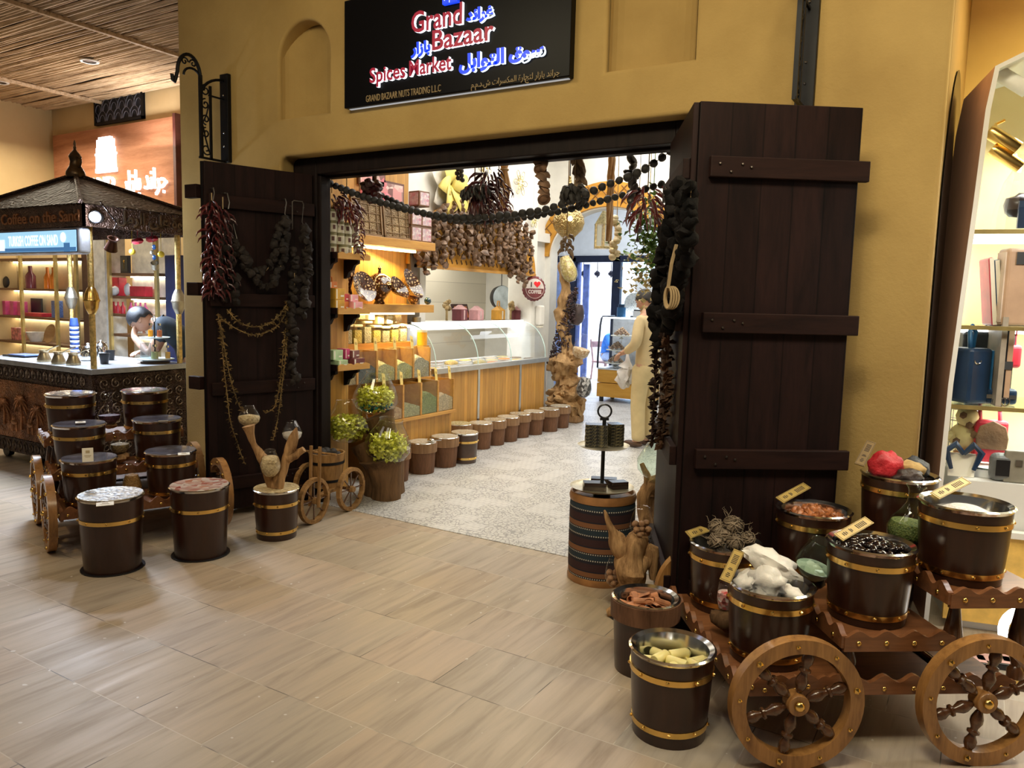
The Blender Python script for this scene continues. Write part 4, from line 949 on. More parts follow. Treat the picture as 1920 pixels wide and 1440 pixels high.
def drift_vases():
    b = Vector((-3.90, 3.47, 0.33))
    t = thing('driftwood_stand', 'forked driftwood limb standing in the short dark tub', 'driftwood', b)
    k = MB(); drift(k, [(-0.02, 0, 0), (-0.05, -0.03, 0.10), (-0.075, -0.05, 0.2), (-0.12, -0.08, 0.29), (-0.14, -0.10, 0.41)], [0.04, 0.03, 0.04, 0.022, 0.034])
    k.build('limb', m_drift, t, smooth=True)
    k = MB(); drift(k, [(0.03, 0.0, 0), (0.035, 0.01, 0.07), (0.05, 0.03, 0.16), (0.07, 0.05, 0.24), (0.09, 0.07, 0.33), (0.105, 0.08, 0.40)], [0.03, 0.024, 0.03, 0.038, 0.028, 0.006])
    drift(k, [(0.06, 0.04, 0.2), (0.10, 0.07, 0.22), (0.15, 0.10, 0.26)], [0.03, 0.03, 0.02]); k.build('limb', m_drift, t, smooth=True)
    k = MB(); drift(k, [(0.0, 0.01, 0), (0.01, 0.0, 0.08), (-0.005, -0.01, 0.14)], [0.035, 0.025, 0.012]); k.build('limb', m_drift, t, smooth=True)
    vessel('glass_vase', 'rounded glass vase of pale flakes on the tallest driftwood limb', 'vase', az(467, 800, 0.70), [(r*1.25, z*0.95) for r, z in DROP], 0.075, m_potS, (-0.1, -0.1, 0))
    vessel('glass_vase', 'tilted glass vase of white pebbles on the leaning driftwood limb', 'vase', az(548, 828, 0.585), [(r*1.15, z*0.95) for r, z in DROP], 0.06, m_whitep, (-0.25, -0.3, 0))
    vessel('glass_vase', 'drop shaped glass vase of pale flakes low on the driftwood', 'vase', az(508, 893, 0.415), [(r*1.1, z*1.2) for r, z in DROP], 0.13, m_potS, (0.12, 0.1, 0))
drift_vases()
def drift_walnut():
    t = thing('driftwood_stand', 'spiky driftwood stump holding glasses of walnuts by the striped drum', 'driftwood', (-1.43, 3.60, 0))
    k = MB(); drift(k, [(0, 0, 0.0), (0.0, 0.0, 0.12), (-0.01, 0, 0.24), (0.01, 0, 0.36), (0.03, 0.01, 0.43)], [0.05, 0.055, 0.08, 0.065, 0.035], n=12); k.build('stump', m_drift, t, smooth=True)
    k = MB(); drift(k, [(-0.02, 0, 0.28), (-0.07, -0.03, 0.38), (-0.105, -0.06, 0.46), (-0.135, -0.08, 0.55)], [0.05, 0.042, 0.026, 0.005]); k.build('spike', m_drift, t, smooth=True)
    k = MB(); drift(k, [(0.03, 0, 0.26), (0.08, 0.03, 0.31), (0.085, 0.03, 0.36), (0.10, 0.04, 0.25), (0.10, 0.04, 0.2)], [0.04, 0.03, 0.028, 0.03, 0.02]); k.build('knot', m_drift, t, smooth=True)
    k = MB(); drift(k, [(-0.02, -0.02, 0.02), (-0.06, -0.06, 0.03), (-0.1, -0.08, 0.02)], [0.05, 0.035, 0.02]); k.build('root', m_drift, t, smooth=True)
    MB().lathe([(0.001, 0), (0.12, 0), (0.12, 0.008), (0.001, 0.008)], 28).build('foot_disc', m_black, t)
    m_wal = mat('walnut shell', (0.32, 0.17, 0.08), 0.6, bmp=0.6, bscale=60, var=.2)
    g = vessel('glass_vase', 'clear glass of walnuts set on the driftwood spike', 'vase', (-1.40, 3.62, 0.41), [(0.001, 0), (0.03, 0.002), (0.055, 0.025), (0.064, 0.06), (0.057, 0.10), (0.042, 0.14), (0.036, 0.16)], 0, None)
    g2 = vessel('glass_vase', 'clear glass of walnuts low behind the driftwood stump', 'vase', (-1.54, 3.64, 0.12), [(0.001, 0), (0.03, 0.002), (0.05, 0.025), (0.058, 0.06), (0.05, 0.11), (0.036, 0.15)], 0, None)
    w = MB().ball((0, 0, 0), 0.0165, 2, sc=(1, 1, 1.15), jit=.25, fr=2.5).build('walnut', m_wal, None, smooth=True)
    first = True
    for base, n_, lab in (((-1.40, 3.62, 0.41), 13, 'walnut in the upper glass'), ((-1.54, 3.64, 0.12), 13, 'walnut in the lower glass')):
        for i in range(n_):
            o = w if first else w.copy()
            if not first: COL.objects.link(o)
            first = False
            lay = i//5; a = i*2.4; q = 0.033 if i % 5 else 0.0
            o.location = (base[0]+q*math.cos(a), base[1]+q*math.sin(a), base[2]+0.022+lay*0.026); o.rotation_euler = (i, i*2, i*3)
            tag(o, lab+' on the driftwood', 'walnut', 'walnuts in the glasses')
drift_walnut()
def drift_bulb():
    t = thing('driftwood_stand', 'dark twisted driftwood root under the big glass bulb by the doorway', 'driftwood', (-1.66, 4.50, 0))
    k = MB(); drift(k, [(0.05, 0, 0), (0.03, 0, 0.15), (-0.06, 0.0, 0.30), (-0.03, 0, 0.45), (0.06, 0, 0.55), (0.09, 0.0, 0.62)], [0.10, 0.09, 0.06, 0.055, 0.04, 0.03]); k.build('root', m_drift, t, smooth=True)
    k = MB(); drift(k, [(0.0, 0, 0.1), (0.1, 0, 0.2), (0.12, 0, 0.35), (0.08, 0, 0.45)], [0.06, 0.05, 0.05, 0.05]); k.build('root', m_bark, t, smooth=True)
    k = MB(); drift(k, [(-0.05, 0, 0.4), (-0.06, 0, 0.52), (-0.1, 0, 0.6)], [0.04, 0.03, 0.012]); k.build('root', m_drift, t, smooth=True)
    vessel('glass_bulb', 'large clear drooping glass bulb slumped over the driftwood root', 'glass bulb', (-1.68, 4.52, 0.50), [(0.001, 0), (0.06, 0.005), (0.12, 0.05), (0.135, 0.11), (0.11, 0.19), (0.075, 0.28), (0.06, 0.36), (0.062, 0.40)], 0, None, (0.0, 0.22, 0), m_glassg)
drift_bulb()

# ------------------------------------------------------------------ striped drum with the tiered tray
t = thing('drum_table', 'round drum table wrapped in striped woven cloth by the doorway', 'drum table', (-1.80, 4.02, 0))
MB().lathe([(0.001, 0.035), (0.186, 0.035), (0.190, 0.1), (0.190, 0.43), (0.186, 0.475), (0.001, 0.475)], 48).build('drum_body', kilim(), t, smooth=True)
m_rimw = mat('tan rim wood', (0.36, 0.17, 0.06), 0.4, var=.15)
MB().lathe([(0.001, 0), (0.188, 0), (0.193, 0.012), (0.192, 0.04), (0.001, 0.04)], 48).build('bottom_rim', m_rimw, t, smooth=True)
MB().lathe([(0.16, 0.46), (0.190, 0.47), (0.194, 0.49), (0.186, 0.515), (0.176, 0.516), (0.168, 0.49), (0.001, 0.488)], 48, cap=False).build('top_rim', m_rimw, t, smooth=True)
m_plate = mat('hammered pale brass plate', (0.62, 0.56, 0.40), 0.3, 0.7, bmp=.3, bscale=70)
t = thing('tray_stand', 'two tier round tray stand with ring handle on the striped drum', 'tray stand', (-1.795, 3.99, 0.488))
PLT = lambda r, z: [(0.001, z), (r*0.9, z), (r, z+0.012), (r+0.004, z+0.013), (r*0.92, z+0.004), (0.001, z+0.004)]
MB().lathe([(0.001, 0), (0.05, 0), (0.05, 0.05), (0.001, 0.05)], 20).build('foot', m_black, t)
MB().lathe(PLT(0.18, 0.05), 40, cap=False).build('lower_tray', m_plate, t, smooth=True)
MB().lathe(PLT(0.145, 0.29), 40, cap=False).build('upper_tray', m_plate, t, smooth=True)
MB().tube([(0, 0, 0.05), (0, 0, 0.445)], 0.011, 10).build('stem', m_black, t)
MB().box((0, 0, 0.45), (0.05, 0.016, 0.014), rz=0.5).build('cap', m_black, t)
MB().tube([(0.038*math.sin(a*PI/12)*0.855, 0.038*math.sin(a*PI/12)*0.519, 0.495-0.038*math.cos(a*PI/12)) for a in range(24)], 0.0055, 8, closed=True).build('ring_handle', m_black, t, smooth=True)
m_dombox = speckle('black box with gilt pattern', [(0.01, 0.01, 0.012), (0.02, 0.02, 0.02), (0.20, 0.17, 0.09), (0.012, 0.012, 0.012)], 150, 0.4, 0.05)
m_bkbox = mat('black lacquer lid', (0.012, 0.012, 0.016), 0.15, coat=.5)
m_choc = mat('dark brown wrapped box', (0.03, 0.015, 0.012), 0.3, var=.2)
def smallbox(name, label, cat, loc, d, rz, mats, group):
    k = MB().box((0, 0, d[2]/2), d)
    o = k.build(name, mats[0], None, loc=loc, rot=(0, 0, rz), bevel=0.0015)
    MB().box((0, 0, d[2]+0.0005), (d[0]*.98, d[1]*.98, 0.001)).build('lid', mats[1], o)
    return tag(o, label, cat, group)
first = None
for st, (dx, dy, rz, nm) in enumerate(((-0.045, -0.02, 0.5, 'wider'), (0.062, 0.02, 0.85, 'narrower'))):
    for i in range(7):
        w = (0.125, 0.085, 0.0175) if st == 0 else (0.08, 0.095, 0.0175)
        lab = 'slim black gilt box in the %s stack on the upper tray%s' % (nm, ', topmost' if i == 6 else ', %s' % ('lowest', 'second from bottom', 'third from bottom', 'fourth from bottom', 'fifth from bottom', 'second from top')[i])
        b = smallbox('domino_box', lab, 'box', (-1.795+vx.x*dx+vy.x*dy, 3.99+vx.y*dx+vy.y*dy, 0.488+0.296+i*0.0182), w, rz+random.uniform(-.04, .04), (m_dombox, m_bkbox), 'slim black boxes on the tray stand')
for i, (dx, dy, z, w, rz, lab) in enumerate(((-0.05, -0.06, 0, (0.13, 0.08, 0.022), 0.5, 'at the front of the lower tray, under another'), (-0.05, -0.06, 0.023, (0.125, 0.075, 0.02), 0.56, 'topmost at the front of the lower tray'), (0.09, -0.02, 0, (0.10, 0.065, 0.022), 0.9, 'beside the stem on the lower tray, under another'), (0.09, -0.02, 0.023, (0.10, 0.065, 0.018), 0.82, 'beside the stem on the lower tray, topmost'), (0.02, 0.08, 0, (0.15, 0.07, 0.035), 0.42, 'behind the stem on the lower tray'))):
    smallbox('chocolate_box', 'dark brown flat box '+lab, 'box', (-1.795+vx.x*dx+vy.x*dy, 3.99+vx.y*dx+vy.y*dy, 0.488+0.055+z), w, rz, (m_choc, m_bkbox), 'dark flat boxes on the lower tray')

# ------------------------------------------------------------------ trunk stand with three big candy jars
t = thing('trunk_stand', 'rough tree trunk stand with three tops just inside the doorway', 'trunk stand', (-4.02, 4.64, 0))
def trunk(pts, rs, m=m_bark): k = MB(); drift(k, pts, rs, n=16, jit=.14, fr=6); return k.build('trunk', m, t, smooth=True)
trunk([(0.06, 0.0, 0), (0.07, 0.0, 0.1), (0.05, 0, 0.25), (0.04, 0, 0.31)], [0.12, 0.115, 0.14, 0.19])
trunk([(-0.06, 0.05, 0), (-0.08, 0.05, 0.2), (-0.12, 0.02, 0.32), (-0.17, 0.0, 0.43)], [0.12, 0.10, 0.10, 0.13])
trunk([(-0.03, 0.16, 0), (-0.04, 0.17, 0.3), (-0.10, 0.15, 0.5), (-0.15, 0.12, 0.63)], [0.12, 0.11, 0.12, 0.16])
m_jar = glass('jar glass', (.95, .98, .95), .02, .03)
JAR = [(r*1.16, z*1.1) for r, z in [(0.001, 0), (0.07, 0.006), (0.13, 0.04), (0.16, 0.10), (0.155, 0.15), (0.125, 0.215), (0.09, 0.275), (0.078, 0.305), (0.08, 0.315)]]
m_lime = mat('yellow green cellophane', (0.74, 0.72, 0.12), 0.25, var=.2, scale=30); m_teal = mat('teal foil', (0.02, 0.22, 0.22), 0.25, 0.4)
m_candy = mat('pale candy', (0.72, 0.70, 0.35), 0.4)
def candymesh(m):
    k = MB(); k.ball((0, 0, 0), 0.016, 1, sc=(1.2, .8, .7))
    for s in (-1, 1):
        k.add([(s*0.014, 0, 0), (s*0.045, 0.024, 0.008), (s*0.05, 0.004, -0.006), (s*0.044, -0.022, 0.009)], [(0, 1, 2), (0, 2, 3), (0, 2, 1), (0, 3, 2)], 0)
    o = k.build('wrapped_candy', m, None); return o
cd = candymesh(m_lime); ct = candymesh(m_teal); used = [False, False]
for pj, lean, lab, teal in (((-3.93, 4.60, 0.31), (0.0, 0.16, 0), 'front glass jar on the lower trunk', 0), ((-4.25, 4.52, 0.43), (-0.1, -0.12, 0), 'glass jar nearest the wooden post', 0), ((-4.18, 4.75, 0.645), (0, 0.1, 0), 'topmost glass jar on the tall trunk', 1)):
    j = thing('candy_jar', 'large bellied '+lab+' full of wrapped candy', 'jar', pj, 0, 'big glass candy jars', lean)
    MB().lathe(JAR, 36, cap=False).build('glass_wall', m_jar, j, smooth=True, ang=80)
    MB().tube([(0.093*math.cos(2*PI*i/32), 0.093*math.sin(2*PI*i/32), 0.3465) for i in range(32)], 0.004, 6, closed=True).build('rim', m_glass, j, smooth=True)
    Q = Matrix.Rotation(lean[1], 3, 'Y') @ Matrix.Rotation(lean[0], 3, 'X')
    for i in range(110):
        z = 0.04+0.18*((i+.5)/110)**0.9; rm = 0.0
        for q in range(len(JAR)-1):
            if JAR[q][1] <= z <= JAR[q+1][1]: rm = JAR[q][0]+(JAR[q+1][0]-JAR[q][0])*(z-JAR[q][1])/(JAR[q+1][1]-JAR[q][1])
        a = i*2.39996; rr = (rm-0.034)*(0.45+0.55*math.sqrt(random.random())) if i < 98 else (rm-.05)*random.random()
        ty = 1 if teal and z < 0.09 and i % 5 else 0
        src = (cd, ct)[ty]; o = src if not used[ty] else src.copy()
        if used[ty]: COL.objects.link(o)
        used[ty] = True
        o.location = Vector(pj)+Q @ Vector((max(0, rr)*math.cos(a), max(0, rr)*math.sin(a), z)); o.rotation_euler = (random.uniform(0, 6), random.uniform(-.5, .5), a+PI/2+random.uniform(-.4, .4))
        tag(o, ('teal foil wrapped candy at the bottom of the ' if ty else 'yellow green wrapped candy in the ')+lab, 'candy', 'wrapped candies in the jars')

# ------------------------------------------------------------------ tricycle planter
t = thing('tricycle_planter', 'small wooden tricycle planter with barrel bucket before the door post', 'planter', (-3.93, 3.92, 0), R(8))
m_trike = wood('warm planter wood', (0.12, 0.055, 0.02), (0.40, 0.23, 0.09), 0.5, 'Z', 1.5)
def trike_wheel(loc, nm='wheel'):
    r = 0.163; k = MB().lathe([(r-0.026, -0.018), (r, -0.016), (r, 0.016), (r-0.026, 0.018), (r-0.026, -0.018)], 40, cap=False)
    o = k.build(nm, m_trike, t, smooth=True, loc=loc, rot=(0, PI/2, 0))
    for i in range(8):
        a = i*PI/4; MB().tube([(0.02*math.cos(a), 0.02*math.sin(a), 0), ((r-.022)*math.cos(a), (r-.022)*math.sin(a), 0)], 0.006, 6).build('spoke', m_turned, o)
    MB().lathe([(0.001, -0.03), (0.022, -0.03), (0.026, 0), (0.022, 0.03), (0.001, 0.03)], 16).build('hub', m_trike, o, smooth=True)
trike_wheel((0, -0.10, 0.163)); trike_wheel((0.03, 0.30, 0.163)); trike_wheel((-0.36, 0.30, 0.163))
for x in (-0.035, 0.04): MB().tube([(x, -0.10, 0.12), (x-0.005, -0.085, 0.3), (x-0.01, -0.07, 0.545)], 0.013, 6).build('fork', m_trike, t)
MB().tube([(-0.2, -0.06, 0.50), (0.16, -0.06, 0.50)], 0.008, 6).build('handlebar', m_trike, t)
MB().box((-0.05, 0.08, 0.165), (0.05, 0.42, 0.02), rz=0.25).build('frame_bar', m_trike, t)
MB().tube([(-0.38, 0.30, 0.163), (0.05, 0.30, 0.163)], 0.012, 8).build('axle', m_turned, t)
b = MB().lathe([(0.001, 0.17), (0.105, 0.17), (0.135, 0.43), (0.122, 0.43), (0.10, 0.33), (0.001, 0.33)], 32).build('bucket', m_trike, t, smooth=True, loc=(-0.165, 0.27, 0))
for z, rr in ((0.225, 0.112), (0.36, 0.128)): MB().lathe([(rr, z-.01), (rr+.003, z-.01), (rr+.004, z+.01), (rr+.001, z+.01)], 32, cap=False).build('hoop', m_iron, b, smooth=True)
m_coal = mat('black dried lime skin', (0.018, 0.014, 0.012), 0.7, bmp=.5, var=.3)
cc = Vector((-3.93, 3.92, 0))+Matrix.Rotation(R(8), 3, 'Z') @ Vector((-0.165, 0.27, 0.40))
pl = MB().ball((0, 0, 0), 0.034, 2, jit=.15, fr=2).build('black_lime', m_coal, None, smooth=True)
for i in range(11):
    o = pl if i == 0 else pl.copy()
    if i: COL.objects.link(o)
    a = i*2.4; q = 0.0 if i == 0 else (0.045 if i < 5 else 0.085)
    o.location = cc+Vector((q*math.cos(a), q*math.sin(a), 0.025 if i < 5 else 0.008)); o.rotation_euler = (i, i, i)
    tag(o, 'black dried lime in the tricycle bucket', 'dried lime', 'black limes in the bucket')

# ------------------------------------------------------------------ row of stump tubs in the shop
FILMS = [speckle('powder under film', c_, 70, 0.15, 0.1) for c_ in ([(0.5, 0.46, 0.36), (0.6, 0.57, 0.48), (0.4, 0.34, 0.22)], [(0.52, 0.50, 0.40), (0.36, 0.28, 0.16), (0.6, 0.58, 0.5)], [(0.42, 0.38, 0.14), (0.55, 0.52, 0.36), (0.35, 0.3, 0.12)])]
def stump(label, x, y, D=0.26, H=0.28, film=0, collar=1):
    return tub(label, (x, y, 0.006), D, H, bands=(), m_body=m_stump, collar=collar, film=FILMS[film], group='stump shaped tubs along the counter', name='stump_tub')
S0 = stump('stump tub half hidden behind the big candy jars', -4.29, 5.15)
stump('stump tub with a metal scoop on its rim', -4.30, 5.54)
stump('stump tub between the scoop stump and the banded tub', -4.30, 5.89)
tub('brown tub with two brass bands among the stump tubs', (-4.25, 6.15, 0.006), 0.27, 0.29, bands=(0.72, 0.16), film=FILMS[1], group='stump shaped tubs along the counter', m_body=mat('plain brown tub', (0.07, 0.04, 0.028), 0.35))
stump('stump tub set back beside the wooden bins', -4.56, 6.50, H=0.30, film=2)
order = ['first', 'second', 'third', 'fourth', 'fifth', 'sixth', 'seventh']
for i, (x, y) in enumerate(((-4.52, 6.84), (-4.52, 7.12), (-4.52, 7.40), (-4.54, 7.70), (-4.51, 7.97), (-4.47, 8.28), (-4.49, 8.62))):
    stump('stump tub along the display counter, %s beyond the banded tub' % order[i], x, y, D=0.25, H=0.27, film=i % 2)
t = thing('metal_scoop', 'shiny metal scoop lying on a stump tub', 'scoop', (-4.20, 5.54, 0.30))
MB().ball((0, 0, 0.01), 0.035, 2, sc=(1.2, .8, .6)).build('bowl', m_steel, t, smooth=True); MB().tube([(0.03, 0, 0.015), (0.09, 0.04, 0.02)], 0.007, 6).build('handle', m_steel, t)

# ------------------------------------------------------------------ coffee kiosk
KX0, KX1, KY0, KY1 = -8.0, -6.2, 3.6, 4.46
t = thing('coffee_kiosk', 'carved copper coffee kiosk with pyramid roof and brass poles beside the shop', 'kiosk', (0, 0, 0))
MB().bx((KX0, KY0, 0.10), (KX1, KY1, 0.90)).build('body', m_bronze, t)
MB().bx((KX0-0.03, KY0-0.03, 0.905), (KX1+0.03, KY1+0.03, 0.95)).build('counter_top', mat('grey stone counter', (0.30, 0.31, 0.33), 0.25, var=.1), t, bevel=0.004)
MB().bx((KX0+0.02, KY0-0.012, 0.24), (KX1-0.03, KY0, 0.76)).build('relief_panel', m_copper, t)
def spiral2(c, r, a0, turns, n=22): return [(c[0]+r*(1-0.85*i/n)*math.cos(a0+turns*2*PI*i/n), c[1]+r*(1-0.85*i/n)*math.sin(a0+turns*2*PI*i/n)) for i in range(n+1)]
m_scroll = mat('worn bronze relief', (0.16, 0.12, 0.09), 0.4, 0.8, var=.25)
for (z0, z1, nm) in ((0.78, 0.895, 'upper_border'), (0.11, 0.23, 'lower_border')):
    k = MB(); k.bx((KX0, KY0-0.008, z0), (KX1, KY0, z1)); 
    o = k.build(nm, m_bronze, t)
    k = MB(); x = KX0+0.06
    while x < KX1-0.04:
        for sgn in (1, -1): k.tube([(p[0], KY0-0.012, p[1]) for p in spiral2((x, (z0+z1)/2), 0.042, PI/2*sgn, 1.4*sgn)], 0.006, 4)
        x += 0.095
    k.build('scroll_relief', m_scroll, o, smooth=True)
o = MB().bx((KX1, KY0+0.03, 0.12), (KX1+0.008, KY1, 0.895)).build('end_panel', m_bronze, t)
k = MB()
for i in range(8):
    for j in range(7):
        s_ = 1 if (i+j) % 2 else -1
        k.tube([(KX1+0.012, p[0], p[1]) for p in spiral2((KY0+0.09+i*0.1, 0.18+j*0.107), 0.045, PI/2*s_, 1.3*s_, 14)], 0.0055, 4)
k.build('scroll_relief', m_scroll, o, smooth=True)
m_relief = mat('copper relief', (0.38, 0.17, 0.075), 0.38, 0.8, var=.3)
def palm(x, zb, h):
    k = MB(); y = KY0-0.016
    k.tube([(x, y, zb), (x+0.01, y, zb+h*.5), (x, y, zb+h)], [0.014, 0.011, 0.009], 6)
    for a in range(9):
        an = PI*(a/8)*1.3-0.15*PI; L = 0.12
        k.tube([(x+L*j/5*math.cos(an), y-0.004, zb+h+L*j/5*math.sin(an)-0.05*(j/5)**2*1.6) for j in range(6)], [0.004, 0.010, 0.013, 0.012, 0.008, 0.002], 5)
    return k.build('palm_relief', m_relief, t, smooth=True)
def camel(x, zb, s=1.0):
    k = MB(); y = KY0-0.014
    k.ball((x, y, zb+0.085*s), 0.05*s, 2, sc=(1.1, .3, .62)); k.ball((x-0.005, y, zb+0.115*s), 0.028*s, 2, sc=(1, .4, 1))
    for dx in (-0.04, -0.025, 0.028, 0.042): k.tube([(x+dx*s, y, zb+0.07*s), (x+dx*s*1.05, y, zb)], 0.007*s, 5)
    k.tube([(x-0.048*s, y, zb+0.08*s), (x-0.075*s, y, zb+0.09*s), (x-0.085*s, y, zb+0.14*s)], 0.012*s, 6); k.ball((x-0.095*s, y, zb+0.145*s), 0.017*s, 1, sc=(1.4, .5, .8))
    return k.build('camel_relief', m_relief, t, smooth=True)
for x, zb, h in ((-7.32, 0.33, 0.27), (-7.05, 0.31, 0.22), (-7.62, 0.35, 0.2)): palm(x, zb, h)
for x in (-7.18, -7.45): camel(x, 0.30)
for x in (KX0+0.15, -7.28, KX1-0.15):
    for y in (KY0+0.12, KY1-0.12):
        MB().lathe([(0.001, -0.025), (0.058, -0.025), (0.06, 0), (0.058, 0.025), (0.001, 0.025)], 20).build('caster', m_black, t, smooth=True, loc=(x, y, 0.06), rot=(PI/2, 0, 0))
        MB().bx((x-0.03, y-0.03, 0.06), (x+0.03, y+0.03, 0.105)).build('caster_plate', m_iron, t)
m_polebr = mat('twisted brass pole', (0.62, 0.44, 0.16), 0.35, 1.0, var=.2, scale=40, bmp=.8, bscale=140)
for x in (KX0+0.03, KX1-0.03):
    for y in (KY0+0.03, KY1-0.03):
        po = MB().tube([(x, y, 0.95), (x, y, 2.12)], 0.0235, 12).build('pole', m_polebr, t, smooth=True)
        MB().lathe([(0.02, -0.115), (0.028, -0.11), (0.05, -0.06), (0.058, -0.012), (0.064, -0.004), (0.064, 0.004), (0.058, 0.012), (0.050, 0.055), (0.03, 0.10), (0.022, 0.11)], 20).build('egg_boss', m_pewter if y > 4 else m_brass, po, smooth=True, loc=(x, y, 1.51))
ex0, ex1, ey0, ey1 = KX0-0.1, KX1+0.1, KY0-0.1, KY1+0.1
k = MB()
for a, b in (((ex0, ey0), (ex1, ey0+0.03)), ((ex0, ey1-0.03), (ex1, ey1)), ((ex0, ey0), (ex0+0.03, ey1)), ((ex1-0.03, ey0), (ex1, ey1))): k.bx((a[0], a[1], 2.095), (b[0], b[1], 2.275))
k.build('fascia', carved('dark embossed fascia', (0.055, 0.030, 0.022), (0.12, 0.065, 0.045), 30, 0.5), t)
ap = ((ex0+ex1)/2, (ey0+ey1)/2)
k = MB()
c4_ = [(ex0-0.02, ey0-0.02), (ex1+0.02, ey0-0.02), (ex1+0.02, ey1+0.02), (ex0-0.02, ey1+0.02)]
vs = [(c[0], c[1], 2.27) for c in c4_]+[(ap[0], ap[1], 2.62)]
k.add(vs, [(0, 1, 4), (1, 2, 4), (2, 3, 4), (3, 0, 4)]); k.add([(c[0], c[1], 2.265) for c in c4_]+[(ap[0], ap[1], 2.58)], [(1, 0, 4), (2, 1, 4), (3, 2, 4), (0, 3, 4)])
k.build('roof', carved('embossed roof sheet', (0.026, 0.017, 0.015), (0.06, 0.038, 0.032), 13, 0.3, 0.5), t)
for c in c4_: MB().tube([(c[0], c[1], 2.28), (ap[0], ap[1], 2.63)], 0.018, 6).build('ridge', m_bronze, t)
m_letter = mat('copper lettering', (0.40, 0.17, 0.07), 0.4, 0.7, var=.1)
k0 = ay(4, 415, ey0); k1 = ay(150, 405, ey0)
lettering('Coffee on the Sand', 'lettering', 0.125, 0.012, [m_letter], t, (k0.x, ey0-0.004, 2.135), FR, fit=k1.x-k0.x, offset=0.002)
lettering(A(0xFED7, 0xFEEC, 0xFEEE, 0xFE93, 0x20, 0xFECB, 0xFEE0, 0xFEF0, 0x20, 0xFE8D, 0xFEDF, 0xFEAE, 0xFEE3, 0xFEDE), 'lettering', 0.13, 0.012, [m_scroll], t, (ex1+0.004, ey0+0.28, 2.15), (PI/2, 0, PI/2), fit=0.72, offset=0.003)
lb = MB().lathe([(0.001, -0.03), (0.045, -0.03), (0.05, 0.03), (0.001, 0.03)], 20).build('spot_lamp', m_black, t, loc=(ex1+0.03, ey0+0.10, 2.17), rot=(PI/2, 0, 0.6))
MB().ball((0, 0, 0.035), 0.04, 2).build('bulb', emis('spot lamp bulb', (0.92, 0.96, 1.0), 30), lb)
# roof ornament
t = thing('coffee_pot', 'bronze arabic coffee pot crowning the kiosk roof', 'coffee pot', (ap[0], ap[1], 2.60))
m_dal = mat('dark aged brass', (0.10, 0.065, 0.035), 0.35, 0.9, var=.2)
MB().lathe([(0.001, 0), (0.075, 0), (0.082, 0.02), (0.078, 0.05), (0.05, 0.10), (0.042, 0.14), (0.05, 0.17), (0.055, 0.185), (0.04, 0.21), (0.018, 0.235), (0.01, 0.25), (0.015, 0.26), (0.008, 0.28), (0.012, 0.295), (0.003, 0.33)], 24).build('pot_body', m_dal, t, smooth=True)
MB().tube([(-0.035, 0, 0.165), (-0.07, 0, 0.185), (-0.095, 0, 0.19)], [0.018, 0.012, 0.004], 8).build('spout', m_dal, t, smooth=True)
MB().tube([(0.05, 0, 0.17), (0.09, 0, 0.165), (0.095, 0, 0.13), (0.075, 0, 0.09), (0.055, 0, 0.085)], 0.008, 6).build('handle', m_dal, t, smooth=True)
# light box under the roof
a = ay(-40, 428, 3.5); b = ay(148, 425, 3.5); zb = ay(148, 476, 3.5).z
t = thing('light_box_sign', 'glowing blue light box sign advertising turkish coffee under the kiosk roof', 'sign', (a.x, 3.5, zb))
LW = b.x-a.x; LH = b.z-zb
MB().bx((0, 0, 0), (LW, 0.10, LH)).build('case', mat('pale metal case', (0.55, 0.56, 0.6), 0.35, .5), t, bevel=0.03, seg=4)
MB().bx((0.015, -0.003, 0.015), (LW-0.03, 0.001, LH-0.015)).build('frame_edge', mat('dark blue edge', (0.02, 0.04, 0.12), 0.4), t, bevel=0.02)
MB().bx((0.02, -0.006, 0.022), (LW-0.036, 0, LH-0.022)).build('lit_face', emis('sky blue lit face', (0.36, 0.66, 0.88), 1.0), t, bevel=0.018)
w0 = ay(18, 462, 3.5); w1 = ay(110, 457, 3.5)
e_w = emis('white lit letters', (0.85, 0.95, 1.0), 1.1)
lettering('TURKiSH COFFEE ON SAND', 'lettering', 0.12, 0.002, [e_w], t, (w0.x-a.x, -0.008, w0.z-zb), FR, fit=w1.x-w0.x, offset=0.002)
k = MB(); q = ay(120, 445, 3.5)-Vector((a.x, 3.5, zb)); k.lathe([(0.001, 0), (0.04, 0), (0.04, 0.002), (0.001, 0.002)], 20, M=Matrix.Translation((q.x, -0.0075, q.z)) @ Matrix.Rotation(PI/2, 4, 'X'))
q = ay(5, 460, 3.5)-Vector((a.x, 3.5, zb)); k.bx((q.x-0.05, -0.009, q.z-0.05), (q.x+0.05, -0.007, q.z+0.045)); k.build('cup_picture', e_w, t)
k = MB(); q = ay(128, 460, 3.5)-Vector((a.x, 3.5, zb)); k.bx((q.x-0.05, -0.009, q.z-0.05), (q.x+0.035, -0.007, q.z+0.02))
k.bx((0.03, -0.008, 0.024), (LW-0.04, -0.0065, 0.055)); k.build('pot_picture', emis('deep blue print', (0.08, 0.25, 0.55), 0.6), t)

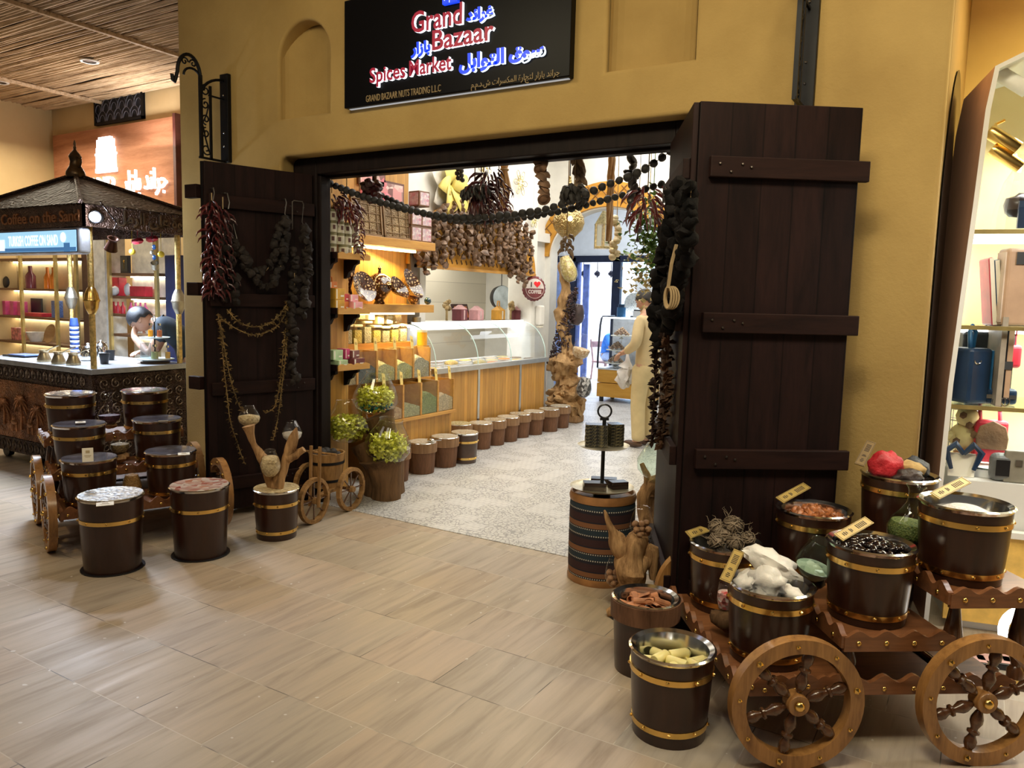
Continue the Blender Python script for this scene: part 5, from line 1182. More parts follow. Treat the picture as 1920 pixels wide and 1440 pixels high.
# things standing on the kiosk counter
CT = 0.951
m_cez = mat('worn brass coffee pot', (0.52, 0.42, 0.26), 0.3, 0.9, var=.2)
cz = thing('cezve_pot', 'squat brass coffee pot on the counter farthest from the brass pole', 'coffee pot', (*az(83, 678, CT).xy, CT), 0, 'small brass pots on the kiosk counter')
MB().lathe([(0.001, 0), (0.055, 0), (0.058, 0.02), (0.036, 0.075), (0.034, 0.085), (0.042, 0.105), (0.038, 0.104), (0.03, 0.085), (0.001, 0.08)], 24).build('pot_body', m_cez, cz, smooth=True)
MB().tube([(0.04, 0, 0.095), (0.10, 0.03, 0.13), (0.15, 0.05, 0.15)], 0.006, 6).build('handle', m_cez, cz)
dup(cz, (*az(110, 682, CT).xy, CT), 0.15, 'squat brass coffee pot on the counter between two like it')
dup(cz, (*az(138, 684, CT).xy, CT), 0.3, 'squat brass coffee pot on the counter nearest the brass pole')
t = thing('paper_cups', 'tall stack of blue and white paper cups on the kiosk counter', 'paper cups', (*az(141, 668, CT).xy, CT))
m_cupb = mat('navy paper', (0.02, 0.05, 0.2), 0.5); m_cupw = mat('white paper', (0.75, 0.8, 0.85), 0.5)
for i in range(14):
    z = i*0.022
    MB().lathe([(0.038, z), (0.040, z+0.011), (0.042, z+0.011), (0.042, z+0.022), (0.038, z+0.022)], 20).build('cup_rim', m_cupw if i % 2 == 0 else m_cupb, t)
MB().lathe([(0.039, 0.308), (0.031, 0.37), (0.001, 0.37)], 20).build('cup', m_cupb, t, smooth=True)
for x, y, lab, rz in ((166, 676, 'polished steel kettle behind the front brass pole', 0.3), (190, 668, 'polished steel kettle farther back on the counter', 2.2)):
    t = thing('kettle', lab, 'kettle', (*az(x, y, CT).xy, CT), rz, 'steel kettles')
    MB().lathe([(0.001, 0), (0.06, 0), (0.068, 0.02), (0.06, 0.09), (0.045, 0.125), (0.02, 0.14), (0.012, 0.15), (0.015, 0.16), (0.001, 0.165)], 24).build('body', m_steel, t, smooth=True)
    MB().tube([(0.055, 0, 0.11), (0.10, 0, 0.13), (0.11, 0, 0.09), (0.09, 0, 0.05), (0.065, 0, 0.04)], 0.008, 6).build('handle', m_black, t)
    MB().tube([(-0.06, 0, 0.05), (-0.09, 0, 0.10), (-0.10, 0, 0.125)], [0.014, 0.009, 0.006], 8).build('spout', m_steel, t)
for x, y, lab in ((196, 682, 'black paper cup in front on the counter beside the brass pole'), (207, 675, 'black paper cup just behind another one')):
    tag(MB().lathe([(0.001, 0), (0.032, 0), (0.042, 0.085), (0.045, 0.085), (0.045, 0.091), (0.04, 0.09), (0.03, 0.02), (0.001, 0.02)], 24).build('paper_cup', m_black, None, smooth=True, loc=(*az(x, y, CT).xy, CT)), lab, 'paper cup', 'black paper cups')
t = thing('black_tray', 'flat black tray folders lying on the kiosk counter', 'tray', (*az(45, 668, CT).xy, CT), 0.1)
MB().box((0, 0, 0.008), (0.34, 0.2, 0.014)).build('tray', m_black, t, bevel=0.004); MB().box((0.06, -0.03, 0.02), (0.25, 0.16, 0.008)).build('folder', mat('blue folder', (0.08, 0.13, 0.3), .4), t)
cst = az(288, 681, CT)
t = thing('tray_stand', 'pale two tier stand on the kiosk counter before the bowed man', 'tray stand', (cst.x-0.02, cst.y+0.03, CT))
m_ptray = mat('pale green tray', (0.60, 0.66, 0.62), 0.3)
MB().lathe([(0.001, 0), (0.12, 0), (0.125, 0.012), (0.10, 0.02), (0.001, 0.022)], 32).build('foot', mat('brown tray', (0.10, 0.06, 0.04), .3), t, smooth=True)
MB().lathe([(0.001, 0.03), (0.15, 0.03), (0.165, 0.04), (0.15, 0.038), (0.001, 0.036)], 36, cap=False).build('lower_tray', m_ptray, t, smooth=True)
MB().lathe([(0.001, 0.225), (0.115, 0.225), (0.13, 0.235), (0.115, 0.233), (0.001, 0.231)], 36, cap=False).build('upper_tray', m_ptray, t, smooth=True)
MB().tube([(0, 0, 0.02), (0, 0, 0.37)], 0.007, 8).build('stem', m_black, t)
MB().tube([(0.02*math.sin(a*PI/8), 0.0, 0.395-0.025*math.cos(a*PI/8)) for a in range(16)], 0.004, 6, closed=True).build('ring_handle', m_black, t)
sp = Vector((cst.x-0.02, cst.y+0.03, CT))
def bottle(lab, p, h, r, m_fill, gm=m_glass):
    t = thing('spice_bottle', lab, 'bottle', p, 0, 'small bottles on the kiosk stand')
    MB().lathe([(0.001, 0), (r, 0), (r, h*.55), (r*.55, h*.72), (r*.5, h*.85), (r*.55, h*.86)], 16, cap=False).build('glass_wall', gm, t, smooth=True)
    MB().lathe([(0.001, 0.003), (r*.9, 0.003), (r*.9, h*.5), (0.001, h*.52)], 16).build('filling', m_fill, t)
    MB().lathe([(0.001, h*.84), (r*.6, h*.84), (r*.6, h), (0.001, h)], 14).build('stopper', m_steel, t)
m_orange = mat('amber syrup', (0.75, 0.30, 0.02), .25)
bottle('corked bottle of amber spice beside the stem on the upper tray', sp+vx*-0.035+Vector((0, 0, 0.234)), 0.125, 0.024, m_orange)
bottle('corked bottle of red brown spice across the stem on the upper tray', sp+vx*0.045+Vector((0, 0, 0.234)), 0.125, 0.024, mat('paprika', (0.40, 0.10, 0.03), .4))
bottle('labelled bottle with green picture on the lower tray', sp+vx*0.025-vy*0.06+Vector((0, 0, 0.041)), 0.13, 0.033, mat('sage leaves', (0.28, 0.32, 0.16), .6))
bottle('bottle of golden seed at the lower tray edge', sp+vx*0.115+Vector((0, 0, 0.041)), 0.12, 0.024, mat('golden seed', (0.62, 0.38, 0.10), .5))
t = thing('glass_canister', 'frosted clear canister on the lower tray', 'canister', sp+vx*-0.085+Vector((0, 0, 0.041)))
MB().lathe([(0.001, 0), (0.045, 0), (0.045, 0.14), (0.001, 0.14)], 24).build('glass_wall', glass('frosted glass', (0.8, 0.88, 0.95), .3, .2), t, smooth=True)
# ornaments hanging from the kiosk roof
m_blue = mat('blue glass bead', (0.05, 0.18, 0.6), .15)
def hang_cord(t, x, y, z0, z1, m=m_black, r=0.002): return MB().tube([(x, y, z0), (x, y, z1)], r, 5).build('cord', m, t)
p = ay(210, 458, 3.62)
t = thing('hanging_pot', 'brown copper coffee pot dangling from the kiosk roof', 'coffee pot', p, rot=(0.3, 0.5, 0.4))
MB().lathe([(0.001, -0.05), (0.05, -0.05), (0.035, 0.01), (0.03, 0.03), (0.045, 0.055), (0.035, 0.053), (0.001, 0.0)], 20).build('pot_body', mat('brown copper', (0.10, 0.045, 0.03), .35, .7), t, smooth=True)
MB().tube([(0, 0, 0.05), (0, -0.02, 0.12), (0.0, 0.0, 0.19), (-.12, -.08, .33)], 0.006, 6).build('handle', m_bronze, t)
p = ay(287, 470, 4.2)
t = thing('charm_string', 'string of blue eye beads and tin cups hanging under the kiosk roof', 'charm', p)
MB().tube([(0, 0, 0.3), (0, 0, -0.18)], 0.002, 5).build('cord', m_black, t)
for i, dz in enumerate((0.03, -0.02, -0.06)): MB().ball((0.015*(-1)**i, 0, dz), 0.024, 2, sc=(1, .5, 1)).build('bead', m_blue if i != 1 else m_pewter, t, smooth=True)
MB().lathe([(0.001, -0.03), (0.03, -0.03), (0.034, 0.03), (0.03, 0.03), (0.001, -0.02)], 16).build('cup', m_pewter, t, smooth=True, loc=(0.02, 0, -0.13), rot=(0.4, 0.6, 0))

# ------------------------------------------------------------------ alcove wall behind the kiosk
pl0 = ay(99, 256, 6.24); pl1 = ay(333, 217, 6.24); zb = ay(337, 384, 6.24).z
t = thing('wood_sign_panel', 'reddish wood grain sign panel with glowing white letters above the kiosk', 'sign', (pl0.x, 6.24, zb))
PW = pl1.x-pl0.x; PH = pl1.z-zb
m_rwood = wood('reddish grained board', (0.30, 0.11, 0.05), (0.52, 0.24, 0.13), 0.5, 'X', 1.0, ring=9)
MB().bx((0, 0, 0), (PW, 0.05, PH)).build('board', m_rwood, t)
MB().bx((PW-0.02, -0.06, -0.02), (PW+0.03, 0.05, PH+0.02)).build('end_trim', mat('dark red trim', (0.10, 0.025, 0.02), .5), t)
e_sg = emis('white halo letters', (1.0, 0.97, 0.95), 2.6)
o0 = Vector((pl0.x, 6.24, zb))
i0 = ay(180, 325, 6.2)-o0; i1 = ay(215, 255, 6.2)-o0
k = MB(); w = i1.x-i0.x; h = i1.z-i0.z
for a, b_, c_, d_ in ((0, 1, 0, .12), (.04, .96, .12, .5), (0, 1, .5, .56), (.06, .94, .56, .72), (.1, .9, .72, .95), (.2, .8, .95, 1.02)): k.bx((i0.x+w*a, -0.05, i0.z+h*c_), (i0.x+w*b_, -0.01, i0.z+h*d_))
k.build('tower_emblem', e_sg, t)
w0 = ay(231, 358, 6.2)-o0; w1 = ay(312, 350, 6.2)-o0
lettering(A(0xFE9F, 0xFEAE, 0xFE8D, 0xFEE7, 0xFEAA, 0x20, 0xFE91, 0xFE8E, 0xFEAF, 0xFE8D, 0xFEAD), 'lettering', 0.36, 0.03, [e_sg], t, (w0.x, -0.03, w0.z), FR, fit=w1.x-w0.x, offset=0.002)
w0 = ay(140, 357, 6.2)-o0; w1 = ay(214, 354, 6.2)-o0
lettering('GRAND', 'lettering', 0.20, 0.03, [emis('dimmer white letters', (1, .97, .95), 3.0)], t, (w0.x, -0.03, w0.z), FR, fit=w1.x-w0.x, offset=0.006)
v0 = ay(182, 237, 6.29); v1 = ay(271, 184, 6.29)
t = thing('wall_vent', 'black vent grille with fan arch tracery high on the alcove wall', 'vent', (v0.x, 6.29, v0.z))
VW, VH = v1.x-v0.x, 0.36
MB().bx((0, -0.01, 0), (VW, 0.008, VH)).build('backing', mat('vent dark', (0.01, 0.012, 0.02), .6), t)
k = MB()
for a in ((0, 0, VW, 0.03), (0, VH-0.03, VW, VH), (0, 0, 0.03, VH), (VW-0.03, 0, VW, VH)): k.bx((a[0], -0.04, a[1]), (a[2], 0.0, a[3]))
k.build('frame', m_iron, t)
k = MB(); m_tr = mat('grey tracery', (0.10, 0.10, 0.13), .5, .4)
for row in range(2):
    for i in range(7):
        cx = (i+(0.5 if row else 0))*VW/6
        for rr in (0.10, 0.06):
            k.tube([(min(max(cx+rr*math.cos(PI*a/8), 0.02), VW-0.02), -0.03, 0.04+row*0.14+rr*1.4*math.sin(PI*a/8)) for a in range(9)], 0.005, 4)
k.build('tracery', m_tr, t)
for px, py, lab in ((168, 117, 'round recessed ceiling light with white ring among the canes'), (0, 156, 'round ceiling light partly out at the picture edge')):
    p = az(px, py, 4.085)
    t = thing('ceiling_light', lab, 'ceiling light', (p.x, p.y, 4.10), 0, 'recessed lights in the reed ceiling')
    MB().lathe([(0.07, -0.01), (0.095, -0.012), (0.10, 0.0), (0.07, 0.004)], 28, cap=False).build('ring', mat('white ring', (0.7, 0.68, 0.65), .5), t, smooth=True)
    MB().lathe([(0.001, 0.0), (0.072, -0.002)], 28, cap=False).build('lens', mat('unlit lens', (0.10, 0.08, 0.07), .2), t)

# ------------------------------------------------------------------ lit shelves behind the kiosk
m_cream = mat('cream shelf back', (0.72, 0.60, 0.36), .6, var=.03); m_shelfb = wood('brown shelf board', (0.10, 0.05, 0.025), (0.2, 0.11, 0.06), .5, 'X')
m_post = mat('gold post', (0.50, 0.40, 0.17), .4, .5); m_strip = emis('warm shelf light', (1.0, 0.9, 0.68), 11.0)
YS = 5.45
def sh(px, py): p = ay(px, py, YS); return p
def shelf_unit(name, lab, pxl, pxr, pytop, pybot, rows, posts, mb, strips=True):
    a = sh(pxl, pytop); b = sh(pxr, pybot)
    t = thing(name, lab, 'shelf', (a.x, YS, 0))
    W = b.x-a.x
    MB().bx((0, 0.28, 0.0), (W, 0.30, a.z)).build('back_panel', mb, t)
    for zc in rows:
        o = MB().bx((0, 0.0, zc-0.03), (W, 0.29, zc)).build('shelf_board', m_shelfb, t)
        if strips: MB().bx((0.03, 0.24, zc-0.045), (W-0.03, 0.27, zc-0.032)).build('strip_light', m_strip, o)
    for u in posts: MB().bx((W*u-0.025, -0.03, 0), (W*u+0.025, 0.0, a.z)).build('post', m_post, t)
    return a.x, W
rowsA = [sh(60, y).z for y in (484, 541, 594, 642)]
xa, WA = shelf_unit('display_shelf', 'brightly lit cream shelf unit of gifts behind the kiosk poles', -60, 152, 420, 640, rowsA, (0.02, 0.51, 0.82, 0.99), m_cream)
rowsB = [sh(250, y).z for y in (512, 556, 590, 628)]
xb, WB = shelf_unit('display_shelf', 'white framed lit shelf unit of red goods behind the bowed man', 204, 300, 435, 640, rowsB, (0.01, 0.99), mat('pale shelf back', (0.75, 0.72, 0.62), .5))
for pxa, pxb, lab, mm, nm in ((150, 172, 'tall dark brown column between the two shelf units', mat('brown column', (0.10, 0.05, 0.035), .5), 'column_post'), (172, 204, 'tall pale panel beside the brown column', mat('pale panel', (0.62, 0.62, 0.60), .5), 'pale_panel'), (308, 335, 'dark blue fridge standing by the wall corner', mat('dark blue fridge', (0.02, 0.03, 0.09), .35), 'drinks_fridge')):
    a = ay(pxa, 430 if 'fridge' not in lab else 478, 5.5); b = ay(pxb, 640, 5.5)
    t = thing(nm, lab, 'cabinet' if 'fridge' in lab else 'panel', (a.x, 5.5, 0))
    MB().bx((0, 0, 0), (b.x-a.x, 0.25, a.z)).build('body', mm, t, bevel=0.01)
    MB().bx((0.02, -0.008, 0.05), (b.x-a.x-0.02, 0.0, a.z-0.05)).build('front', mm, t)
def good(nm, lab, cat, px, py, dims, m, shape='box', y=YS+0.12):
    p = ay(px, py, y)
    rows = rowsA if px < 155 else rowsB
    z = min(rows, key=lambda r: abs(r-p.z))+0.001
    w, d, h = dims
    if shape == 'box':
        o = MB().bx((-w/2, -d/2, 0), (w/2, d/2, h)).build(nm, m, None, loc=(p.x, y, z), bevel=0.004)
    elif shape == 'bottle':
        o = MB().lathe([(0.001, 0), (w/2, 0), (w/2, h*.55), (w*.2, h*.75), (w*.2, h), (0.001, h)], 14).build(nm, m, None, smooth=True, loc=(p.x, y, z))
    elif shape == 'bowl':
        o = MB().lathe([(0.001, 0), (w*.3, 0), (w/2, h), (w*.46, h), (w*.25, 0.02), (0.001, 0.02)], 20).build(nm, m, None, smooth=True, loc=(p.x, y, z))
    elif shape == 'dish':
        o = MB().lathe([(0.001, 0), (w*.3, .01), (w*.5, .03), (w*.48, .035), (0.001, .015)], 24).build(nm, m, None, smooth=True, loc=(p.x, y, z+w*.45), rot=(R(75), 0, 0))
    else:
        o = MB().ball((0, 0, h/2), h/2, 2, sc=(w/h, d/h, 1), jit=.15).build(nm, m, None, smooth=True, loc=(p.x, y, z))
    return tag(o, lab, cat)
cR = mat('red card', (0.55, 0.03, 0.05), .4); cP = mat('pink card', (0.70, 0.10, 0.30), .4); cW = mat('white china', (0.75, 0.74, 0.70), .3); cB = mat('blue patterned card', (0.10, 0.18, 0.5), .4, var=.3, scale=60)
cOr = mat('orange bottle', (0.70, 0.22, 0.03), .2); cPl = mat('plum bottle', (0.18, 0.05, 0.07), .2); cWd = wood('light wood bowl', (0.45, 0.25, 0.10), (0.6, 0.38, 0.17), .5, 'X'); cBk = mat('black box', (0.03, 0.03, 0.035), .4)
good('black_figurine', 'black curved figurine on the upper kiosk shelf', 'figurine', 12, 541, (0.16, 0.06, 0.16), cBk, 'ball')
good('plum_bottle', 'plum coloured bottle beside two orange bottles', 'bottle', 58, 541, (0.13, 0.1, 0.3), cPl, 'bottle')
good('orange_bottle', 'orange bottle next to the plum bottle', 'bottle', 90, 541, (0.09, 0.09, 0.28), cOr, 'bottle'); good('orange_bottle', 'orange bottle nearest the silver pole', 'bottle', 101, 541, (0.09, 0.09, 0.28), cOr, 'bottle')
for px, l in ((14, 'pink drum box nearest the picture edge'), (29, 'pink drum box between two others'), (43, 'pink drum box beside the open red box')): good('pink_box', l, 'box', px, 594, (0.095, 0.09, 0.19), cP)
good('red_case', 'open red case with dark lining on the kiosk shelf', 'case', 74, 594, (0.42, 0.16, 0.05), cR); good('case_lid', 'raised dark lid of the open red case', 'case', 70, 594, (0.26, 0.03, 0.24), cBk, y=YS+0.23)
good('blue_book', 'blue patterned box standing by the silver pole', 'box', 108, 594, (0.10, 0.1, 0.22), cB)
good('green_box', 'grey green box on the lowest kiosk shelf', 'box', 6, 642, (0.15, 0.1, 0.18), mat('green grey card', (0.35, 0.42, 0.36), .5)); good('pink_box', 'red and white striped gift box on the lowest kiosk shelf', 'box', 36, 642, (0.2, 0.1, 0.17), mat('red white card', (0.62, 0.2, 0.2), .5, var=.4, scale=20)); good('china_bowl', 'white china bowl on the lowest kiosk shelf', 'bowl', 68, 642, (0.24, 0.2, 0.13), cW, 'bowl'); good('wood_dish', 'leaf shaped wooden dish leaning on the lowest kiosk shelf', 'dish', 98, 642, (0.26, 0.2, 0.22), cWd, 'dish')
for px, l, mm in ((232, 'black framed picture with a gold key', cBk),):
    o = good('picture_frame', l, 'picture', 236, 512, (0.17, 0.03, 0.21), mm); p = o.location
    MB().bx((-0.065, -0.019, 0.02), (0.065, -0.016, 0.19)).build('picture', mat('dark print', (0.06, 0.06, 0.05), .5), o); MB().tube([(0, -0.02, 0.05), (0, -0.02, 0.12)], 0.008, 6).ball((0, -0.02, 0.14), 0.02, 1, sc=(1, .3, 1)).build('gold_key', m_brass, o)
good('red_box', 'tall red box with a gold tower on the shelf', 'box', 222, 556, (0.20, 0.1, 0.22), cR); good('china_figure', 'white china figure before the red box', 'figurine', 216, 556, (0.12, 0.1, 0.12), cW, 'ball', YS+0.05); good('china_figure', 'white star shaped china figure on the shelf', 'figurine', 240, 556, (0.1, 0.08, 0.16), cW, 'ball'); good('red_box', 'long red box stacked on the shelf end', 'box', 265, 556, (0.3, 0.1, 0.12), cR)
for i, px in enumerate((214, 222, 231, 246, 255, 264, 273)): good('red_bottle', 'small red bottle, %s from the pale panel' % ['first', 'second', 'third', 'fourth', 'fifth', 'sixth', 'seventh'][i], 'bottle', px, 590, (0.055, 0.05, 0.14), cR if i < 3 else cP, 'bottle')
# hanging trinkets in front of the right shelf unit
for i, (px, py, mm, l) in enumerate(((248, 472, mat('yellow ball', (0.8, .6, .05), .3), 'upper yellow ball charm'), (248, 478, None, ''), (302, 477, None, 'yellow ball charm nearest the wall corner'), (258, 452, cR, 'red charm cluster under the roof'), (285, 448, cR, 'second red charm cluster under the roof'))):
    if not l: continue
    p = ay(px, py, 4.38); o = MB().ball((0, 0, 0), 0.03 if 'yellow' in l else 0.05, 2, sc=(1, 1, 1) if 'yellow' in l else (1.6, .6, .6), jit=0 if 'yellow' in l else .5)
    o.tube([(0, 0, 0), (0, 0, 2.29-p.z)], 0.003, 4)
    tag(o.build('hanging_charm', mm or mat('yellow charm', (.8, .6, .05), .3), None, smooth=True, loc=p), l, 'charm', 'charms behind the kiosk')

# ------------------------------------------------------------------ spice shop: display counter
t = thing('display_counter', 'long wood fronted display counter with curved glass top full of spice pans', 'display counter', (0, 0, 0))
CX = -4.70; Y0, Y1 = 6.28, 8.58
for a, b in ((6.30, 7.03), (7.07, 7.93), (7.97, 8.55)): MB().bx((CX-0.03, a, 0.06), (CX, b, 0.83)).build('front_panel', m_pine, t)
for y in (7.05, 7.95, 8.565): MB().bx((CX-0.03, y-0.02, 0.02), (CX+0.008, y+0.02, 0.84)).build('steel_post', m_chrome, t, bevel=0.003)
MB().bx((CX-0.75, Y0, 0.0), (CX-0.03, Y1, 0.80)).build('carcass', m_pineY, t)
MB().bx((CX-0.05, Y0-0.03, 0.83), (CX+0.03, Y1+0.03, 0.885)).build('steel_edge', m_chrome, t, bevel=0.004)
MB().bx((CX-0.78, Y0, 0.80), (CX-0.05, Y1, 0.86)).build('deck', mat('white deck', (0.78, 0.8, 0.82), .4), t)
prof = [(CX-0.01, 0.885)]+[(CX-0.36+0.35*math.cos(a), 0.90+0.42*math.sin(a)) for a in [PI/2*i/12 for i in range(1, 13)]]
k = MB()
for i in range(len(prof)-1):
    (xa_, za), (xb_, zb_) = prof[i], prof[i+1]
    k.quad((xa_, Y0, za), (xa_, Y1, za), (xb_, Y1, zb_), (xb_, Y0, zb_))
k.build('glass_canopy', m_pane, t, smooth=True)
for y in (Y0, Y1): MB().add([(p[0], y, p[1]) for p in prof]+[(CX-0.36, y, 0.885)], [tuple(range(len(prof)+1))]).build('glass_end', m_pane, t)
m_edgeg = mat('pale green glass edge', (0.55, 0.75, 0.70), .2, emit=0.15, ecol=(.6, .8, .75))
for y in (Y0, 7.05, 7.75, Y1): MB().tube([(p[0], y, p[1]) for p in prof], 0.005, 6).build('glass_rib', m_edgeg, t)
MB().bx((CX-0.62, Y0, 1.315), (CX-0.34, Y1, 1.345)).build('top_board', m_chrome, t, bevel=0.004)
MB().bx((CX-0.50, Y0+0.02, 1.285), (CX-0.345, Y1-0.02, 1.314)).build('strip_light', emis('counter strip light', (0.95, 0.97, 1.0), 7.0), t)
MB().bx((CX-0.36, Y0+0.02, 1.255), (CX-0.335, Y1-0.02, 1.345)).build('light_valance', emis('lit white valance', (1.0, 0.99, 0.97), 1.6), t)
pans = [(0.62, 0.42, 0.12), (0.25, 0.17, 0.10), (0.35, 0.33, 0.28), (0.70, 0.48, 0.10), (0.45, 0.38, 0.28), (0.20, 0.15, 0.10), (0.50, 0.42, 0.2), (0.3, 0.26, 0.2), (0.62, 0.25, 0.06)]
pm = [speckle('spice heap', [c, mul(c, .7), mul(c, 1.25)], 120, .7) for c in pans]
q = 0
for r_ in range(3):
    for c_ in range(8):
        y = Y0+0.06+c_*(Y1-Y0-0.06)/8; x = CX-0.15-r_*0.2; L = (Y1-Y0)/8-0.05
        o = MB().bx((x-0.08, y, 0.861), (x+0.08, y+L, 0.867)).build('steel_pan', m_steel, t)
        hp = 0.05 if (r_*8+c_) % 7 == 3 else 0.014
        k = MB(); k.ball((x, y+L/2, 0.866), 1, 2, sc=(0.07, L*.42, hp), jit=.12); k.build('spice_heap', pm[(r_*5+c_*2) % 9], o, smooth=True); q += 1
for (px, lab, w, d, h, mm, hd) in ((862, 'maroon gift box on the counter top nearest the scales', .17, .12, .13, mat('maroon card', (.20, .055, .07), .5), 0), (893, 'pale pink gift box on the counter top', .17, .12, .12, mat('pink card', (.78, .42, .45), .5), 0), (934, 'yellow handled gift box on the counter top', .17, .12, .12, mat('amber card', (.70, .36, .05), .5), 1), (970, 'dark maroon gift box farthest along the counter top', .16, .12, .12, mat('dark maroon card', (.16, .035, .045), .5), 0)):
    p = ax(px, 597, CX-0.48)
    g = thing('gift_box', lab, 'box', (p.x, p.y, 1.346), R(10), 'gift boxes on the counter top')
    MB().bx((-d/2, -w/2, 0), (d/2, w/2, h)).build('box', mm, g, bevel=0.003)
    MB().bx((d/2, -0.02, 0.01), (d/2+0.002, 0.015, h-0.01)).build('stripe', mat('stripe print', (.75, .55, .55), .5) if not hd else m_cardw, g)
    k = MB(); k.add([(-d/2, -w/2, h), (d/2, -w/2, h), (0.0, -w*.3, h+.05), (0, w*.3, h+.05), (d/2, w/2, h), (-d/2, w/2, h)], [(0, 1, 2), (1, 4, 3, 2), (4, 5, 3), (5, 0, 2, 3)])
    k.build('folded_lid', mm if hd else mat('pale lid', (.62, .35, .36), .5), g)
    if hd: MB().tube([(0, -0.04, h+.05), (0, -0.03, h+.11), (0, 0.03, h+.11), (0, 0.04, h+.05)], 0.008, 6).build('handle', mm, g)
for px, lab in ((838, 'dried pineapple ring cluster on the maroon box'), (958, 'dried pale flower cluster by the dark maroon box')):
    p = ax(px, 570, CX-0.50); k = MB()
    for i in range(9): k.ball((random.uniform(-.02, .02), random.uniform(-.04, .04), random.uniform(0.0, .1)), 0.03, 1, jit=.5)
    k.bx((-0.01, -0.01, -0.12), (0.01, 0.01, 0.02))
    tag(k.build('dried_flower', mat('dried yellow fruit', (.45, .33, .16), .8, var=.3), None, loc=(p.x, p.y, 1.347+0.12)), lab, 'dried flower')
p = ax(868, 570, -5.3); o = MB().bx((-0.01, -0.16, 0), (0.01, 0.16, 0.2)).build('open_case', mat('dark case', (.05, .02, .02), .4), None, loc=(p.x, p.y, 1.34), rot=(0, -0.3, 0)); MB().bx((0.011, -0.13, 0.03), (0.013, 0.13, 0.17)).build('orange_lining', mat('orange lining', (.55, .2, .06), .5), o); tag(o, 'open dark case with orange lining behind the gift boxes', 'case')
p = ax(781, 592, -4.95); tag(MB().lathe([(0.001, 0), (0.045, 0), (0.045, 0.05), (0.03, 0.06), (0.001, 0.06)], 20).build('tealight', m_pewter, None, smooth=True, loc=(p.x, p.y, 1.346)), 'small grey tealight holder at the near end of the counter top', 'holder')

# ------------------------------------------------------------------ stepped bins with herbs
t = thing('bin_rack', 'stepped honey wood bin rack with clear fronts beside the display counter', 'bin rack', (0, 0, 0))
MB().bx((-4.94, 4.98, 0.0), (-4.42, 6.16, 0.48)).build('plinth', m_pine, t)
MB().bx((-4.94, 4.98, 0.48), (-4.38, 6.18, 0.51)).build('ledge', m_pineY, t, bevel=0.003)
MB().bx((-4.94, 4.75, 0.80), (-4.68, 5.96, 0.845)).build('ledge', m_pineY, t)
MB().bx((-4.94, 4.75, 1.10), (-4.78, 6.0, 1.17)).build('ledge', m_pineY, t)
MB().bx((-4.94, 4.75, 0.51), (-4.70, 5.96, 1.10)).build('back_case', m_pineY, t)
herb = lambda n, c: speckle(n, [c, mul(c, .65), mul(c, 1.3)], 110, .85, .6)
low = [('bin of hazelnuts', speckle('hazelnuts', [(.45, .26, .12), (.55, .36, .18), (.35, .2, .1)], 40), .45), ('grey green herb', herb('sage herb', (.44, .41, .20)), .42), ('green leaf tea', herb('green tea', (.26, .30, .10)), .72), ('pale curled petals', herb('petals', (.60, .46, .27)), .60)]
up = [('golden grain', herb('golden grain', (.48, .34, .14)), .75), ('dark dried olive', herb('olive', (.07, .08, .075)), .7), ('pale green blossom', herb('blossom', (.56, .50, .22)), .62), ('pale green leaf', herb('leaf', (.50, .47, .20)), .62), ('grey lavender', herb('lavender', (.46, .41, .27)), .75)]
def bins(edges, xf, xb, z0, z1, items):
    for i in range(len(edges)-1):
        a, b = edges[i], edges[i+1]
        bn = MB().bx((xb, a, z0), (xb+0.012, b, z1+0.005)).bx((xb, a, z0), (xf, a+0.012, z1)).bx((xb, b-0.012, z0), (xf, b, z1)).build('bin', m_pineY, t)
        MB().bx((xf-0.006, a+0.012, z0), (xf-0.002, b-0.012, z1)).build('clear_front', m_pane, bn)
        k = MB(); h = (z1-z0)*items[i][2]; n = 8; vs = []; fs = []
        for u in range(n+1):
            for v in range(n+1):
                yy = a+0.014+(b-a-0.028)*v/n; xx = xf-0.008-(xf-0.008-xb-0.014)*u/n
                zz = z0+h*(0.75+0.3*math.sin(PI*(v/n)**0.8)+0.06*random.random())*(0.82+.22*u/n)
                vs.append((xx, yy, min(zz, z1-0.01)))
        for u in range(n):
            for v in range(n): fs.append((u*(n+1)+v, u*(n+1)+v+1, (u+1)*(n+1)+v+1, (u+1)*(n+1)+v))
        for v in range(n+1): vs.append((xf-0.008, a+0.014+(b-a-0.028)*v/n, z0+.002))
        o = (n+1)**2
        for v in range(n): fs.append((v, v+1, o+v+1, o+v))
        k.add(vs, fs); k.build('contents', items[i][1], bn)
bins([5.14, 5.39, 5.65, 5.91, 6.17], -4.40, -4.68, 0.512, 0.815, low)
bins([4.76, 4.92, 5.17, 5.43, 5.68, 5.94], -4.52, -4.69, 0.847, 1.125, up)
def bincard(p, lab):
    o = MB().bx((-0.002, -0.025, 0), (0.002, 0.025, 0.13)).build('bin_label', mat('yellow label card', (.72, .55, .16), .6, var=.03), None, loc=p, rot=(-0.28, -0.25, 0.2))
    MB().lathe([(0.001, 0), (0.014, 0), (0.014, 0.001), (0.001, 0.001)], 14, M=Matrix.Translation((0.003, 0, 0.085)) @ Matrix.Rotation(PI/2, 4, 'Y')).build('crest_print', mat('ochre print', (.42, .28, .06), .6), o)
    tag(o, lab, 'label', 'yellow labels on the bins')
for i, y in enumerate((4.93, 5.18, 5.44, 5.69)): bincard((-4.545, y, 1.115), 'yellow label card clipped on an upper bin, %s from the door post' % ['first', 'second', 'third', 'fourth'][i])
for i, y in enumerate((5.16, 5.40, 5.66, 5.92)): bincard((-4.43, y, 0.805), 'yellow label card clipped on a lower bin, %s from the door post' % ['first', 'second', 'third', 'fourth'][i])
bincard((-4.43, 6.14, 0.81), 'yellow label card at the bin corner by the display counter')
